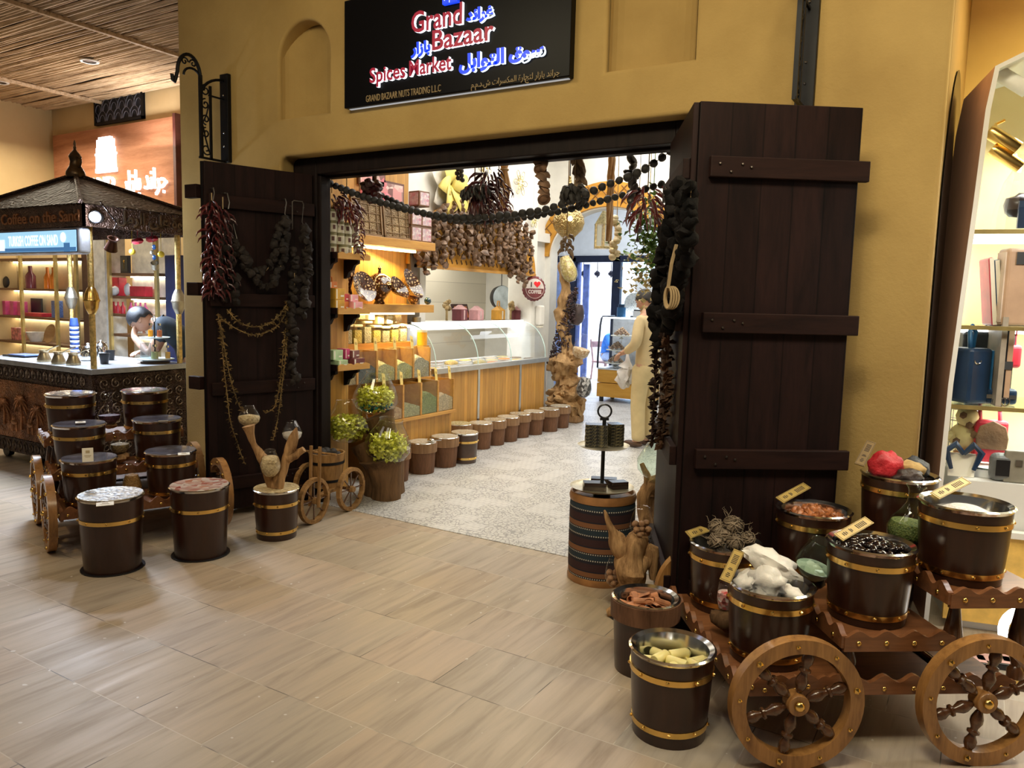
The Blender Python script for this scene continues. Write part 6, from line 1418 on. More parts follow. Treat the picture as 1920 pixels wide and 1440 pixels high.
# jars above the bins
jm = [herb('pale seed', (.52, .46, .30)), herb('cream flakes', (.60, .54, .38)), mat('tan powder', (.50, .33, .17), .8), herb('yellow pasta', (.62, .48, .12)), herb('mixed nuts', (.45, .32, .2)), mat('cream powder', (.66, .60, .40), .8), mat('grey powder', (.30, .28, .24), .8), mat('dark powder', (.22, .18, .14), .8)]
m_lid = mat('cream jar lid', (.75, .70, .52), .4)
def jar(lab, p, w, h, mm):
    g = thing('storage_jar', lab, 'jar', p, 0, 'clear storage jars above the bins')
    MB().bx((-w/2, -w/2, 0), (w/2, w/2, h)).build('clear_wall', m_pane, g, bevel=0.008)
    MB().bx((-w/2+.005, -w/2+.005, 0.004), (w/2-.005, w/2-.005, h*.82)).build('contents', mm, g)
    MB().bx((-w/2-.003, -w/2-.003, h), (w/2+.003, w/2+.003, h+.022)).build('lid', m_lid, g, bevel=0.004)
ordn = ['first', 'second', 'third', 'fourth', 'fifth', 'sixth', 'seventh', 'eighth', 'ninth', 'tenth']
for i in range(9): jar('clear storage jar in the lower jar row, %s from the door post' % ordn[i], (-4.845, 4.85+i*0.128, 1.171), 0.10, [.17, .16, .155, .15, .18, .14, .13, .14, .15][i], jm[(i*3) % 6])
for i in range(8): jar('clear storage jar stacked on the upper jar row, %s from the door post' % ordn[i], (-4.845, 4.90+i*0.128, 1.171+[.205, .195, .185, .215, .21, .17, .17, .18][i]), 0.095, 0.09, jm[(i*5+1) % 8])
o = MB().lathe([(0.001, 0), (.05, 0), (.05, .13), (.001, .13)], 20).build('orange_jar', mat('orange dried fruit', (.85, .38, .02), .4, emit=0.0), None, smooth=True, loc=(-4.72, 6.06, 1.13)); tag(o, 'jar of bright orange fruit at the end of the jar rows', 'jar')
MB().lathe([(0.001, .13), (.052, .13), (.052, .15), (.001, .15)], 20).build('lid', m_lid, o)
MB().bx((-.05, -.05, -.03), (.05, .05, 0.0)).build('stand', m_pineY, o)

# ------------------------------------------------------------------ shelves on the honey wood wall
m_strip2 = emis('warm cove light', (1.0, 0.80, 0.35), 9.0)
for z, y0, y1, lab, x0 in ((2.05, 5.00, 6.10, 'thick honey wood shelf over the yellow lit niche', -4.60), (1.455, 4.72, 6.09, 'thick honey wood shelf holding painted bowls', -4.60)):
    t = thing('wall_shelf', lab, 'shelf', (0, 0, 0), 0, 'thick shelves of the lit niche')
    MB().bx((-4.95, y0, z), (x0, y1, z+0.075)).build('board', m_pineY, t, bevel=0.003)
    MB().bx((-4.80, y0+.05, z-0.022), (-4.76, y1-.1, z-0.001)).build('strip_light', m_strip2, t)
area('niche_cove_light', (-4.78, 5.55, 2.02), 0.9, 15, (1.0, 0.74, 0.25), (0, 0.25, PI/2), sy=0.06)
area('niche_cove_light', (-4.76, 5.45, 1.425), 1.0, 12, (1.0, 0.78, 0.35), (0, 0.2, PI/2), sy=0.06)
def wave_lip(L, h, amp, n):
    m = n*8; return [(0, 0), (L, 0)]+[(L*(1-i/m), h+amp*(0.5-0.5*math.cos(2*PI*n*(1-i/m)))) for i in range(m+1)]
for z, lab in ((1.885, 'small bracket shelf of cream tins beside the door post'), (1.46, 'small bracket shelf of yellow and pink boxes'), (1.02, 'small bracket shelf of green and maroon boxes')):
    t = thing('bracket_shelf', lab, 'shelf', (0, 0, 0), 0, 'small bracket shelves by the door post')
    MB().bx((-4.42, 4.39, z), (-4.235, 4.74, z+0.022)).build('board', m_pineY, t)
    k = MB(); k.prism(wave_lip(0.36, 0.04, 0.012, 4), -0.006, 0.006, 0, Matrix.Translation((-4.232, 4.385, z-0.004)) @ Matrix.Rotation(PI/2, 4, 'Z') @ Matrix.Rotation(PI/2, 4, 'X')); k.build('scalloped_lip', m_pineY, t)
    MB().bx((-4.42, 4.375, z-0.004), (-4.235, 4.39, z+0.045)).build('end_lip', m_dark, t)
    for y in (4.41, 4.66):
        cb = [(0, 0), (0.15, 0), (0.15, -0.03), (0.11, -0.045), (0.09, -0.08), (0.05, -0.10), (0.035, -0.14), (0.0, -0.15)]
        MB().prism(cb, -0.014, 0.014, 0, Matrix.Translation((-4.42, y, z)) @ Matrix.Rotation(PI/2, 4, 'X')).build('corbel', m_darkY, t)
m_tinc = mat('cream tin label', (.66, .63, .50), .5); m_tinl = mat('olive tin lid', (.22, .20, .10), .4, .3)
tin0 = None
for r_ in range(4):
    for c_ in range(4):
        if r_ == 3 and c_ > 1: continue
        p = (-4.30 if r_ == 0 and c_ in (1, 3) else -4.345, 4.435+c_*0.083, 1.908+r_*0.088)
        lab = 'round cream tin, %s row up, %s from the door post' % (ordn[r_], ordn[c_])
        if tin0 is None:
            g = tin0 = thing('cream_tin', lab, 'tin', p, 0, 'stacked cream tins')
            MB().lathe([(0.001, 0), (.038, 0), (.039, .066), (.001, .066)], 22).build('label_wall', m_tinc, g, smooth=True)
            MB().lathe([(0.001, .066), (.0395, .066), (.0395, .086), (.001, .086)], 22).build('lid', m_tinl, g, smooth=True)
            MB().lathe([(.0395, .022), (.0395, .054)], 22, cap=False, a0=-0.9, a1=-0.3).build('print', mat('brown tin print', (.12, .05, .04), .5), g)
        else: dup(tin0, p, rz=random.uniform(-.4, .5), label=lab)
def carton(lab, x, y, z, d, m, rz=0, mp=None, grp='cartons on the bracket shelves'):
    o = MB().bx((-d[0]/2, -d[1]/2, 0), (d[0]/2, d[1]/2, d[2])).build('carton', m, None, loc=(x, y, z), rot=(0, 0, rz), bevel=0.002)
    MB().bx((d[0]/2, -d[1]*.42, d[2]*.08), (d[0]/2+.001, -d[1]*.3, d[2]*.92)).bx((d[0]/2, d[1]*.05, d[2]*.25), (d[0]/2+.001, d[1]*.4, d[2]*.4)).build('print', mp or m_cardw, o)
    return tag(o, lab, 'box', grp)
cy_ = mat('amber carton', (.62, .34, .04), .5); cpk = mat('pink carton', (.80, .38, .42), .5); cor = mat('orange carton', (.70, .22, .05), .5); crd = mat('red carton', (.55, .05, .06), .5); cgr = mat('pale green carton', (.42, .58, .34), .5); cmg = mat('magenta carton', (.55, .05, .18), .5); cmr = mat('maroon carton', (.15, .035, .04), .5)
zz = 1.483
carton('amber carton, lower of two beside the door post', -4.32, 4.44, zz, (.12, .10, .085), cy_); carton('amber carton, upper of two beside the door post', -4.32, 4.44, zz+.086, (.12, .10, .085), cy_)
o = carton('amber handled carton perched on the other amber cartons', -4.36, 4.43, zz+.172, (.08, .08, .05), cor); MB().tube([(0, -.025, .05), (0, -.02, .085), (0, .02, .085), (0, .025, .05)], .006, 6).build('handle', cor, o)
carton('orange carton between the amber and pink ones', -4.34, 4.535, zz, (.10, .07, .07), cor); carton('red carton standing on the orange carton', -4.34, 4.535, zz+.071, (.10, .06, .06), crd)
carton('pink carton, lower of two', -4.30, 4.63, zz, (.10, .11, .07), cpk); carton('pink carton, upper of two', -4.33, 4.62, zz+.071, (.10, .09, .055), cpk)
zz = 1.043
carton('pale green carton in front, lower of two', -4.29, 4.46, zz, (.09, .10, .055), cgr); carton('pale green carton, upper of two', -4.34, 4.45, zz+.056, (.09, .12, .075), cgr, .1)
carton('magenta carton standing in the middle of the low bracket shelf', -4.34, 4.56, zz+.056, (.09, .05, .08), cmg); carton('maroon carton, lower of the end pair', -4.29, 4.64, zz, (.09, .13, .06), cmr); carton('open maroon carton on top of the end pair', -4.33, 4.64, zz+.061, (.09, .10, .06), mat('maroon lid', (.22, .08, .07), .5), .15); carton('maroon carton under the magenta one', -4.34, 4.55, zz, (.09, .06, .055), cmr)
# painted ware on the lower thick shelf
m_ware = kilned('painted net glaze'); zz = 1.531
def ware(nm, lab, cat, y, prof, x=-4.76, rot=(0, 0, 0), z=None):
    o = MB().lathe(prof, 28, cap=False).build(nm, m_ware, None, smooth=True, loc=(x, y, (zz if z is None else z)), rot=rot)
    return tag(o, lab, cat, 'painted ware on the shelf')
ware('painted_vase', 'tall painted vase with flared mouth by the bracket shelves', 'vase', 5.03, [(.001, 0), (.06, 0), (.07, .05), (.045, .13), (.05, .16), (.075, .25), (.085, .33), (.08, .36), (.105, .40)])
b = ware('painted_tureen', 'painted tureen with domed lid and finial', 'tureen', 5.47, [(.001, 0), (.05, 0), (.07, .02), (.12, .09), (.135, .125), (.13, .125), (.001, .12)], z=zz+.05)
MB().lathe([(.15, .125), (.125, .135), (.10, .19), (.05, .225), (.015, .235), (.012, .26), (.018, .275), (.002, .30)], 28, cap=False).build('lid', m_ware, b, smooth=True)
MB().lathe([(.001, -.05), (.055, -.05), (.04, -.02), (.05, 0), (.001, 0)], 20).build('stand', m_ware, b, smooth=True)
PLW = [(.001, .01), (.05, .012), (.10, .03), (.135, .05), (.138, .055), (.10, .04), (.05, .022), (.001, .02)]
ware('painted_plate', 'painted plate leaning in shade behind the pink cartons', 'plate', 5.13, PLW, -4.68, (0, R(70), 0), zz+.135)
ware('painted_plate', 'deep painted plate leaning below the tureen', 'plate', 5.50, [(.001, .0), (.02, .01), (.05, .03), (.115, .09), (.118, .095), (.05, .045), (.001, .015)], -4.63, (0, R(55), R(10)), zz+.105)
ware('painted_bowl', 'large painted bowl tipped on edge at the shelf end', 'bowl', 5.76, [(.001, .0), (.04, .005), (.10, .05), (.15, .11), (.155, .115), (.14, .11), (.09, .06), (.001, .02)], -4.71, (0, R(62), R(14)), zz+.145)
b = ware('painted_pot', 'small painted lidded pot behind the tipped bowl', 'pot', 5.97, [(.001, 0), (.03, 0), (.06, .05), (.065, .09), (.05, .12), (.03, .15), (.035, .17), (.02, .20), (.01, .23), (.014, .245), (.002, .27)])
tag(MB().ball((0, 0, .036), .036, 2).build('teal_ball', mat('dark teal glaze', (.01, .05, .07), .1, coat=1), None, smooth=True, loc=(-4.64, 6.04, zz)), 'small dark teal ball at the shelf end', 'ball')
# goods on the upper thick shelf
zz = 2.126
m_fret = carved('carved fret panel', (.16, .10, .045), (.36, .25, .12), 30, .1, .6)
for y0, lab in ((5.02, 'square carved fretwork panel nearer the door post'), (5.43, 'square carved fretwork panel nearer the flower cubes')):
    o = MB().bx((-.012, 0, 0), (.012, .39, .33)).build('fret_panel', m_fret, None, loc=(-4.685, y0, zz), rot=(0, -0.1, 0)); tag(o, lab, 'carved panel', 'carved fretwork panels')
    k = MB()
    for a in ((0, 0, .39, .02), (0, .31, .39, .33), (0, 0, .02, .33), (.37, 0, .39, .33)): k.bx((.012, a[0], a[1]), (.024, a[2], a[3]))
    for i in range(4): k.bx((.012, .02+i*.1, .0), (.018, .026+i*.1, .33)); k.bx((.012, 0, .05+i*.075), (.018, .39, .056+i*.075))
    k.build('frame', mat('carved frame', (.20, .12, .05), .6), o)
m_flp = speckle('floral print', [(.62, .55, .55), (.50, .22, .30), (.70, .64, .62), (.45, .35, .42)], 45, .4, 0); m_cubef = mat('brown cube frame', (.16, .08, .04), .5)
def cube(lab, p, s):
    o = MB().bx((-s/2, -s/2, 0), (s/2, s/2, s)).build('flower_cube', m_cubef, None, loc=p, rot=(0, 0, -.12), bevel=0.006)
    MB().bx((s/2, -s*.4, s*.1), (s/2+.002, s*.4, s*.9)).bx((-s*.4, -s/2-.002, s*.1), (s*.4, -s/2, s*.9)).build('print', m_flp, o); tag(o, lab, 'box', 'brown cubes with floral prints')
for lab, y, k_ in (('floral cube, bottom of the near column', 5.875, 0), ('floral cube, second of the near column', 5.875, 1), ('floral cube, bottom of the far column', 6.03, 0), ('floral cube, second of the far column', 6.03, 1), ('floral cube topmost of the far column', 5.99, 2.3)): cube(lab, (-4.72, y, zz+k_*.147), .145)
cube('floral cube under the topmost one', (-4.74, 5.96, zz+.295), .04)
m_pinkart = speckle('pink flower picture', [(.72, .42, .38), (.60, .16, .2), (.78, .6, .54), (.2, .08, .08)], 14, .5, 0)
for a, b, lab in (((672, 345), (722, 312), 'pink flower picture highest on the honey wood wall'), ((703, 400), (757, 352), 'pink flower picture behind the black bead strings')):
    p = ax(a[0], a[1], -4.93); q = ax(b[0], b[1], -4.93); y0, y1, z0, z1 = p.y, q.y, p.z, q.z+.03
    o = MB().bx((-4.95, y0, z0), (-4.925, y1, z1)).build('wall_picture', mat('brown picture frame', (.13, .05, .04), .5), None); MB().bx((-4.925, y0+.02, z0+.02), (-4.922, y1-.02, z1-.02)).build('print', m_pinkart, o); tag(o, lab, 'picture', 'pink pictures on the wood wall')
k = MB()
for i in range(16): k.ball((random.uniform(-.06, .06), random.uniform(-.16, .16), random.uniform(.36, .43)), .045, 2, jit=.3)
k.bx((-.06, -.15, 0), (.06, .15, .36)); tag(k.build('pink_bouquet', mat('pink paper rose', (.80, .22, .28), .6, var=.2), None, smooth=True, loc=(-4.84, 5.50, zz)), 'heap of pink paper roses behind the fretwork panels', 'bouquet')
# paper flower and wire flowers on the white wall
t = thing('paper_flower', 'large yellow paper flower on the white wall above the pepper strings', 'paper flower', (-4.93, 6.74, 2.78))
m_pap = mat('pale yellow paper', (.72, .60, .16), .6, var=.06, sss=.1); m_papw = mat('white paper', (.72, .70, .62), .6)
def petal(L, W, a, mm, lift=.06, off=0):
    vs = []; fs = []; n = 7
    for i in range(n+1):
        u = i/n; w = W*math.sin(PI*min(1, u*.85+.1))**.7
        for j in (-1, 0, 1): vs.append((off+lift*math.sin(PI*u*.8)+.02*abs(j), 0, 0) if 0 else (off+lift*math.sin(PI*u*.8)+.025*abs(j), u*L*math.cos(a)-j*w*math.sin(a), u*L*math.sin(a)+j*w*math.cos(a)))
    for i in range(n):
        for j in range(2): fs.append((i*3+j, i*3+j+1, (i+1)*3+j+1, (i+1)*3+j))
    o = MB().add(vs, fs).build('petal', mm, t, smooth=True); md = o.modifiers.new('thick', 'SOLIDIFY'); md.thickness = 0.004
for i, (L, W, a) in enumerate(((.26, .10, 1.2), (.24, .10, 2.3), (.26, .10, 3.3), (.33, .12, 4.3), (.33, .11, 5.2), (.22, .10, .2))): petal(L, W, a, m_pap, .07, .01*i)
for a in (.8, 2.8, 3.8): petal(.33, .12, a, m_papw, .02)
m_gw = mat('gold wire', (.55, .45, .16), .4, .8)
for p_, r_, lab in ((ax(975, 343, -4.93), .16, 'gold wire flower on the white wall beside the corn husks'), (ax(1000, 410, -4.93), .12, 'lower gold wire flower half behind the bead strings'), (ax(908, 318, -4.93), .13, 'gold wire flower high behind the hanging chillies')):
    k = MB()
    for i in range(6):
        a = i*PI/3
        for s_ in (1, .6): k.tube([(.01, r_*s_*(.3+.7*math.sin(PI*u/8))*math.cos(a+(u/8-.5)*.9*1.05), r_*s_*(.3+.7*math.sin(PI*u/8))*math.sin(a+(u/8-.5)*.9*1.05)) for u in range(9)], .0035, 4)
    k.tube([(.01, .05*math.cos(a*PI/6), .05*math.sin(a*PI/6)) for a in range(12)], .004, 4, closed=True)
    k.tube([(-.03, 0, .05), (.01, 0, .05)], .004, 4)
    tag(k.build('wire_flower', m_gw, None, loc=p_), lab, 'wire flower', 'gold wire flowers')
# lattice arch board over the counter, hung with dried pepper strings
CY, CZ, AA, BB = 7.35, 1.93, 1.28, .74
k = MB(); pts = [(CY+AA*math.cos(PI*i/36), CZ+BB*math.sin(PI*i/36)) for i in range(37)]
lat = flat([[(p[0]-CY, p[1]-CZ) for p in pts]], 'board', m_pineX, 0.03, None, (-4.93, CY, CZ), (PI/2, 0, PI/2))
t = thing('lattice_arch', 'honey wood half round lattice board above the display counter', 'lattice board', (0, 0, 0)); lat.parent = t
m_hole = mat('dark lattice slot', (.10, .045, .012), .8)
k = MB()
for i in range(-14, 15):
    for j in range(0, 8):
        y = CY+i*.09+(.045 if j % 2 else 0); z = CZ+.06+j*.09
        if ((y-CY)/(AA-.05))**2+((z-CZ)/(BB-.04))**2 < 1: k.box((-4.912, y, z), (.004, .018, .05), M=Matrix.Rotation(.5, 4, 'X'))
k.build('lattice_slots', m_hole, t)
MB().bx((-4.945, 6.15, 1.90), (-4.90, 8.62, 1.93)).build('lower_rail', m_pineY, t)
m_pep = mat('dried brown pepper', (.055, .028, .016), .5, var=.5, scale=22, bmp=.4, bscale=60, col2=(.26, .155, .085))
def pepper_string(lab, y, zt, zb, x=-4.84, r=.042, seed=0, grp='dried pepper strings over the counter', mm=None):
    random.seed(seed); k = MB(); z = zt
    while z > zb:
        rr = r*random.uniform(.75, 1.15)
        k.ball((random.uniform(-.025, .03), random.uniform(-.025, .025), z-zb), rr, 1, sc=(random.uniform(.7, 1), random.uniform(.7, 1.1), random.uniform(.7, 1.1)), rot=(random.uniform(0, 3), random.uniform(0, 3), 0), jit=.7, fr=2.2, seed=random.uniform(0, 90))
        z -= rr*1.15
    o = MB()
    g = thing('pepper_string', lab, 'pepper string', (x, y, zb), 0, grp)
    k.build('dried_peppers', mm or m_pep, g, smooth=True, ang=50, kind='stuff'); MB().tube([(0, 0, 0), (0, 0, zt-zb+.03)], .003, 4).build('cord', m_rope, g)
zbot = [(6.13, 1.92), (6.35, 1.86), (6.6, 1.95), (6.75, 2.1), (6.95, 2.05), (7.15, 1.98), (7.35, 2.05), (7.55, 1.98), (7.75, 2.02), (7.9, 1.88), (8.1, 1.82), (8.25, 1.80), (8.35, 1.9)]
def interp(tab, y):
    for (a, b), (c, d) in zip(tab, tab[1:]):
        if a <= y <= c: return b+(d-b)*(y-a)/(c-a)
    return tab[-1][1]
n_ = 30
for i in range(n_):
    y = 6.15+i*(8.34-6.15)/(n_-1)
    zt = CZ+BB*math.sqrt(max(0.02, 1-((y-CY)/AA)**2))+.02
    pepper_string('string of dried brown peppers over the display counter, number %s from the floral cubes' % (['one', 'two', 'three', 'four', 'five', 'six', 'seven', 'eight', 'nine', 'ten', 'eleven', 'twelve', 'thirteen', 'fourteen', 'fifteen', 'sixteen', 'seventeen', 'eighteen', 'nineteen', 'twenty'][i] if i < 20 else 'twenty '+['one', 'two', 'three', 'four', 'five', 'six', 'seven', 'eight', 'nine', 'ten'][i-20]), y, zt, interp(zbot, y)+random.uniform(-.04, .04), x=-4.86+(.04 if i % 2 else 0), seed=i+100)
random.seed(21)
# kitchen side: hanging mirror pan, sign, dispenser
p = ax(940, 558, -5.6)
t = thing('hanging_pan', 'round dark pan with a pale mirror face hanging behind the counter', 'pan', p)
MB().lathe([(.001, -.06), (.15, -.06), (.165, .02), (.001, .02)], 32, M=Matrix.Rotation(PI/2, 4, 'Y') ).build('shell', m_black, t, smooth=True, rot=(0, 0, -.35))
MB().lathe([(.001, .021), (.155, .021), (.16, .03), (.001, .03)], 32, M=Matrix.Rotation(PI/2, 4, 'Y')).build('mirror_face', mat('pale blue mirror', (.62, .72, .82), .25, .3), t, smooth=True, rot=(0, 0, -.35))
MB().tube([(0, 0, .15), (0, 0, 2.36-p.z)], .006, 5).build('hook', m_black, t)
t = thing('bottle_cap_sign', 'round bottle cap sign reading I love coffee on the white pier', 'sign', ax(1001, 541, -4.90), rot=(PI/2, 0, R(52)))
k = MB(); n = 42
prof_ = []
vs = [(0, 0, 0.02)]
ring = lambda r0, amp, z: [((r0+amp*math.cos(21*2*PI*i/84))*math.cos(2*PI*i/84), (r0+amp*math.cos(21*2*PI*i/84))*math.sin(2*PI*i/84), z) for i in range(84)]
k.add(ring(.135, 0, .03)+ring(.16, .004, .0)+ring(.15, .004, -.012), [tuple(range(84))]+[(a*84+i, a*84+(i+1) % 84, (a+1)*84+(i+1) % 84, (a+1)*84+i) for a in (0, 1) for i in range(84)]); k.build('cap', mat('maroon enamel', (.16, .035, .04), .3), t, smooth=True, ang=30)
m_cw = mat('cream enamel', (.68, .62, .58), .35)
MB().lathe([(.001, .031), (.125, .031), (.125, .033), (.001, .033)], 36).build('face', m_cw, t)
MB().add([(.12*math.cos(a), .12*math.sin(a)-.0, .0345) for a in [PI+PI*i/24 for i in range(25)]], [tuple(range(25))]).build('lower_half', mat('maroon print', (.15, .03, .035), .4), t)
m_rd = mat('red heart', (.75, .02, .03), .3)
hp = [(.045*(16*math.sin(a)**3)/16+.03, .045*(13*math.cos(a)-5*math.cos(2*a)-2*math.cos(3*a)-math.cos(4*a))/16+.055) for a in [2*PI*i/40 for i in range(40)]]
MB().prism(hp, .034, .037).build('heart', m_rd, t)
lettering('I', 'lettering', .085, .003, [m_ink], t, (-.06, .02, .036), (0, 0, 0), offset=.002)
lettering('COFFEE', 'lettering', .062, .003, [m_cw], t, (-.09, -.062, .036), (0, 0, 0), fit=.18, offset=.002)
MB().tube([(0, .15, -.01), (0, .2, -.02)], .004, 5).build('hook', m_wire, t)
p = ax(1009, 590, -4.93)
t = thing('soap_dispenser', 'white wall dispenser on the pier beyond the counter', 'dispenser', p)
MB().bx((-.02, -.055, -.14), (.07, .055, .12)).build('case', m_white, t, bevel=.02); MB().bx((.0, -.04, -.17), (.06, .04, -.14)).build('nozzle', m_cardw, t, bevel=.008)
# arched opening: lattice band above
lb = thing('lattice_band', 'honey wood lattice band curving over the far archway', 'lattice band', (0, 0, 0))
ip = arc(-4.3, 2.2, .84, PI, 0, 30, .64); op = arc(-4.3, 2.2, 1.0, 0, PI, 30, .96)
b_ = flat([[(p[0]+4.3, p[1]-2.2) for p in ip+op]], 'board', m_pineX, .03, lb, (-4.3, 9.385, 2.2))
k = MB()
for i in range(-9, 10):
    for s_ in (1, -1):
        pts_ = []
        for u in range(60):
            x = -1.1+2.2*u/59; z = s_*x*1.0+i*.16+.3
            ok = (x/1.0)**2+(z/.94)**2 < 1 and (x/.88)**2+(z/.68)**2 > 1 and z > 0
            if ok: pts_.append((-4.3+x, 9.365, 2.2+z))
            elif len(pts_) > 2: k.tube(pts_, .008, 4); pts_ = []
            else: pts_ = []
        if len(pts_) > 2: k.tube(pts_, .008, 4)
k.build('lattice_bars', mat('dark lattice groove', (.22, .10, .02), .7), lb)
lb.name = 'trim_2'; lb['kind'] = 'structure'
for q_ in ('label', 'category'): del lb[q_]

# ------------------------------------------------------------------ garlands under the lintel
random.seed(33)
m_ball = mat('black dried lime bead', (.016, .014, .012), .6, var=.3, bmp=.3, bscale=90)
def smooth_path(pts, n):
    P_ = [Vector(p) for p in pts]; out = []; m = len(P_)
    for i in range(m-1):
        p0, p1, p2, p3 = P_[max(i-1, 0)], P_[i], P_[i+1], P_[min(i+2, m-1)]
        for j in range(40):
            t = j/40; out.append(0.5*((2*p1)+(p2-p0)*t+(2*p0-5*p1+4*p2-p3)*t*t+(3*p1-p0-3*p2+p3)*t**3))
    out.append(P_[-1])
    L = [0]
    for a, b in zip(out, out[1:]): L.append(L[-1]+(b-a).length)
    res = []; j = 0
    for i in range(n):
        d = L[-1]*i/(n-1)
        while j < len(L)-2 and L[j+1] < d: j += 1
        u = (d-L[j])/max(1e-9, L[j+1]-L[j]); res.append(out[j].lerp(out[j+1], u))
    return res, L[-1]
def bead_string(lab, pts, r=.027):
    path, L = smooth_path(pts, 60); n = int(L/(r*1.95)); path, L = smooth_path(pts, n)
    t = thing('bead_string', lab, 'bead string', path[0], 0, 'black bead strings across the doorway')
    MB().tube([p-path[0] for p in path], .003, 5).build('cord', m_rope, t)
    first = None
    for i, p in enumerate(path):
        if first is None: o = first = MB().ball((0, 0, 0), 1, 2, sc=(1, 1, .94), jit=.12, fr=2).build('bead', m_ball, t, smooth=True)
        else: o = first.copy(); COL.objects.link(o); o.parent = t
        o.location = p-path[0]; s = r*random.uniform(.86, 1.08); o.scale = (s, s, s); o.rotation_euler = (i, i*.7, 0)
ya = 4.40
bead_string('black bead string sagging across the whole doorway', [ay(x, y, ya) for x, y in ((600, 337), (680, 368), (760, 392), (850, 408), (950, 404), (1040, 388), (1130, 350), (1200, 322), (1257, 284))], .029)
bead_string('black bead string hung lower and farther inside the doorway', [ay(x, y, 4.62) for x, y in ((690, 352), (735, 376), (800, 402), (870, 415), (950, 412), (1040, 398), (1130, 376), (1240, 346))], .026)
m_chili = mat('dark dried chilli', (.045, .008, .008), .3, var=.4, coat=.3); m_chilir = mat('red dried chilli', (.075, .008, .008), .3, var=.4, coat=.3)
def chili_mesh(m, L=.11, r=.011):
    k = MB(); k.tube([(0, 0, 0), (.006, 0, -L*.12), (.016, .004, -L*.4), (.012, .01, -L*.75), (-.004, .016, -L)], [.003, r*.9, r, r*.6, .001], 7); return k
def bunch(name, lab, p, n, spread, L, mm, top=None, group=None, cat='chilli bunch', up=False, r=.011, shape=None):
    """a hanging bunch: cord and each pod a part of its own"""
    t = thing(name, lab, cat, p, 0, group)
    MB().tube([(0, 0, 0), (0, 0, (top if top else .15))], .004, 5).build('cord', m_rope, t)
    src = [chili_mesh(mm, L, r).build('pod', mm, t, smooth=True)]
    for i in range(n):
        o = src[0] if i == 0 else src[0].copy()
        if i: COL.objects.link(o); o.parent = t
        a = i*2.39996; u = (i+.5)/n
        dz = -spread[1]*u if not shape else shape(u)
        rr = spread[0]*random.uniform(.3, 1)
        o.location = (rr*math.cos(a), rr*math.sin(a), dz); tl = random.uniform(.2, 1.1) if not up else random.uniform(1.2, 2.6)
        o.rotation_euler = (0, -tl, a); s = random.uniform(.75, 1.2); o.scale = (s, s, s)
    return t
TOPZ = 2.47
def under(px, py, y): p = ay(px, py, y); return p, (TOPZ if y < 4.42 else 3.95)-p.z
p, tp = under(902, 345, 4.5); bunch('chilli_bunch', 'big black chilli bunch hanging amid the doorway lintel', p, 46, (.06, .14), .13, m_chili, tp, 'chilli bunches')
p, tp = under(890, 350, 4.42); bunch('pod_bunch', 'dark round pod bunch beside the big black chilli bunch', p, 30, (.06, .06), .07, m_ball, tp, 'chilli bunches', 'pod bunch', r=.018)
p, tp = under(935, 345, 4.6); bunch('chilli_bunch', 'dark red small chilli bunch in front of the corn husks', p, 60, (.07, .22), .075, m_chilir, tp, 'chilli bunches', r=.006)
p, tp = under(918, 318, 4.45); bunch('chilli_bunch', 'curling black chillies at the lintel above the red bunch', p, 24, (.07, .10), .11, m_chili, tp, 'chilli bunches', r=.009)
p, tp = under(1215, 350, 4.5); bunch('chilli_bunch', 'spreading red chilli bunch near the tall folding door', p, 46, (.09, .20), .12, m_chilir, tp, 'chilli bunches', r=.009)
p, tp = under(622, 362, 4.48); bunch('chilli_bunch', 'dark chilli cluster over the cream tins', p, 50, (.11, .14), .10, m_chili, tp, 'chilli bunches')
p, tp = under(650, 372, 4.55); bunch('chilli_bunch', 'dark red chilli cluster draped beside the cream tins', p, 40, (.08, .15), .10, m_chilir, tp, 'chilli bunches')
p, tp = under(674, 405, 4.62); bunch('chilli_string', 'thin red chilli string at the end of the cream tins', p, 30, (.015, .32), .06, m_chilir, tp, 'chilli strings', 'chilli string', r=.008)
# dark pine bundle with thick stalk
p, tp = under(702, 355, 4.5)
t = thing('pine_bundle', 'dark pine cone bundle on a thick stalk under the lintel', 'pine bundle', p)
MB().tube([(0, 0, 0), (0, 0, tp)], .018, 7).build('stalk', m_bark, t)
k = MB()
for i in range(14): k.ball((random.gauss(0, .045), random.gauss(0, .04), random.gauss(-.01, .035)), .035, 2, jit=.6, fr=2.5)
k.build('cones', m_chili, t, smooth=True)
p, tp = under(862, 340, 4.8)
t = thing('berry_strand', 'short strand of grey berries under the lintel', 'berry strand', p)
MB().tube([(0, 0, 0), (0, 0, tp)], .003, 5).build('cord', m_rope, t)
m_gb = mat('grey berry', (.07, .07, .075), .5)
for i in range(10): MB().ball((.018*(-1)**i, .01*math.cos(i), .01+.016*i), .019, 2).build('berry', m_gb, t, smooth=True)
m_husk = mat('corn husk', (.42, .24, .11), .7, var=.2, scale=14, col2=(.60, .40, .22))
p, tp = under(944, 392, 5.2)
t = thing('husk_bundle', 'long pale corn husk bundle tied in the middle', 'husk bundle', p)
for i in range(9):
    a = i*.7; MB().tube([(.02*math.cos(a), .02*math.sin(a), 0), (.045*math.cos(a), .04*math.sin(a), .16), (.014*math.cos(a), .014*math.sin(a), .3), (.05*math.cos(a+.4), .05*math.sin(a+.4), .45), (.03*math.cos(a), .03*math.sin(a), 3.95-p.z)], [.004, .017, .010, .018, .012], 6).build('husk', m_husk, t, smooth=True)
MB().tube([(.03*math.cos(a*PI/6), .03*math.sin(a*PI/6), .3) for a in range(12)], .008, 5, closed=True).build('tie', m_rope, t)
p, tp = under(1143, 400, 5.4)
t = thing('husk_rope', 'long thin twisted husk rope hanging in the doorway', 'husk rope', ay(1141, 452, 5.4))
k = MB(); top = 3.95-t.location.z
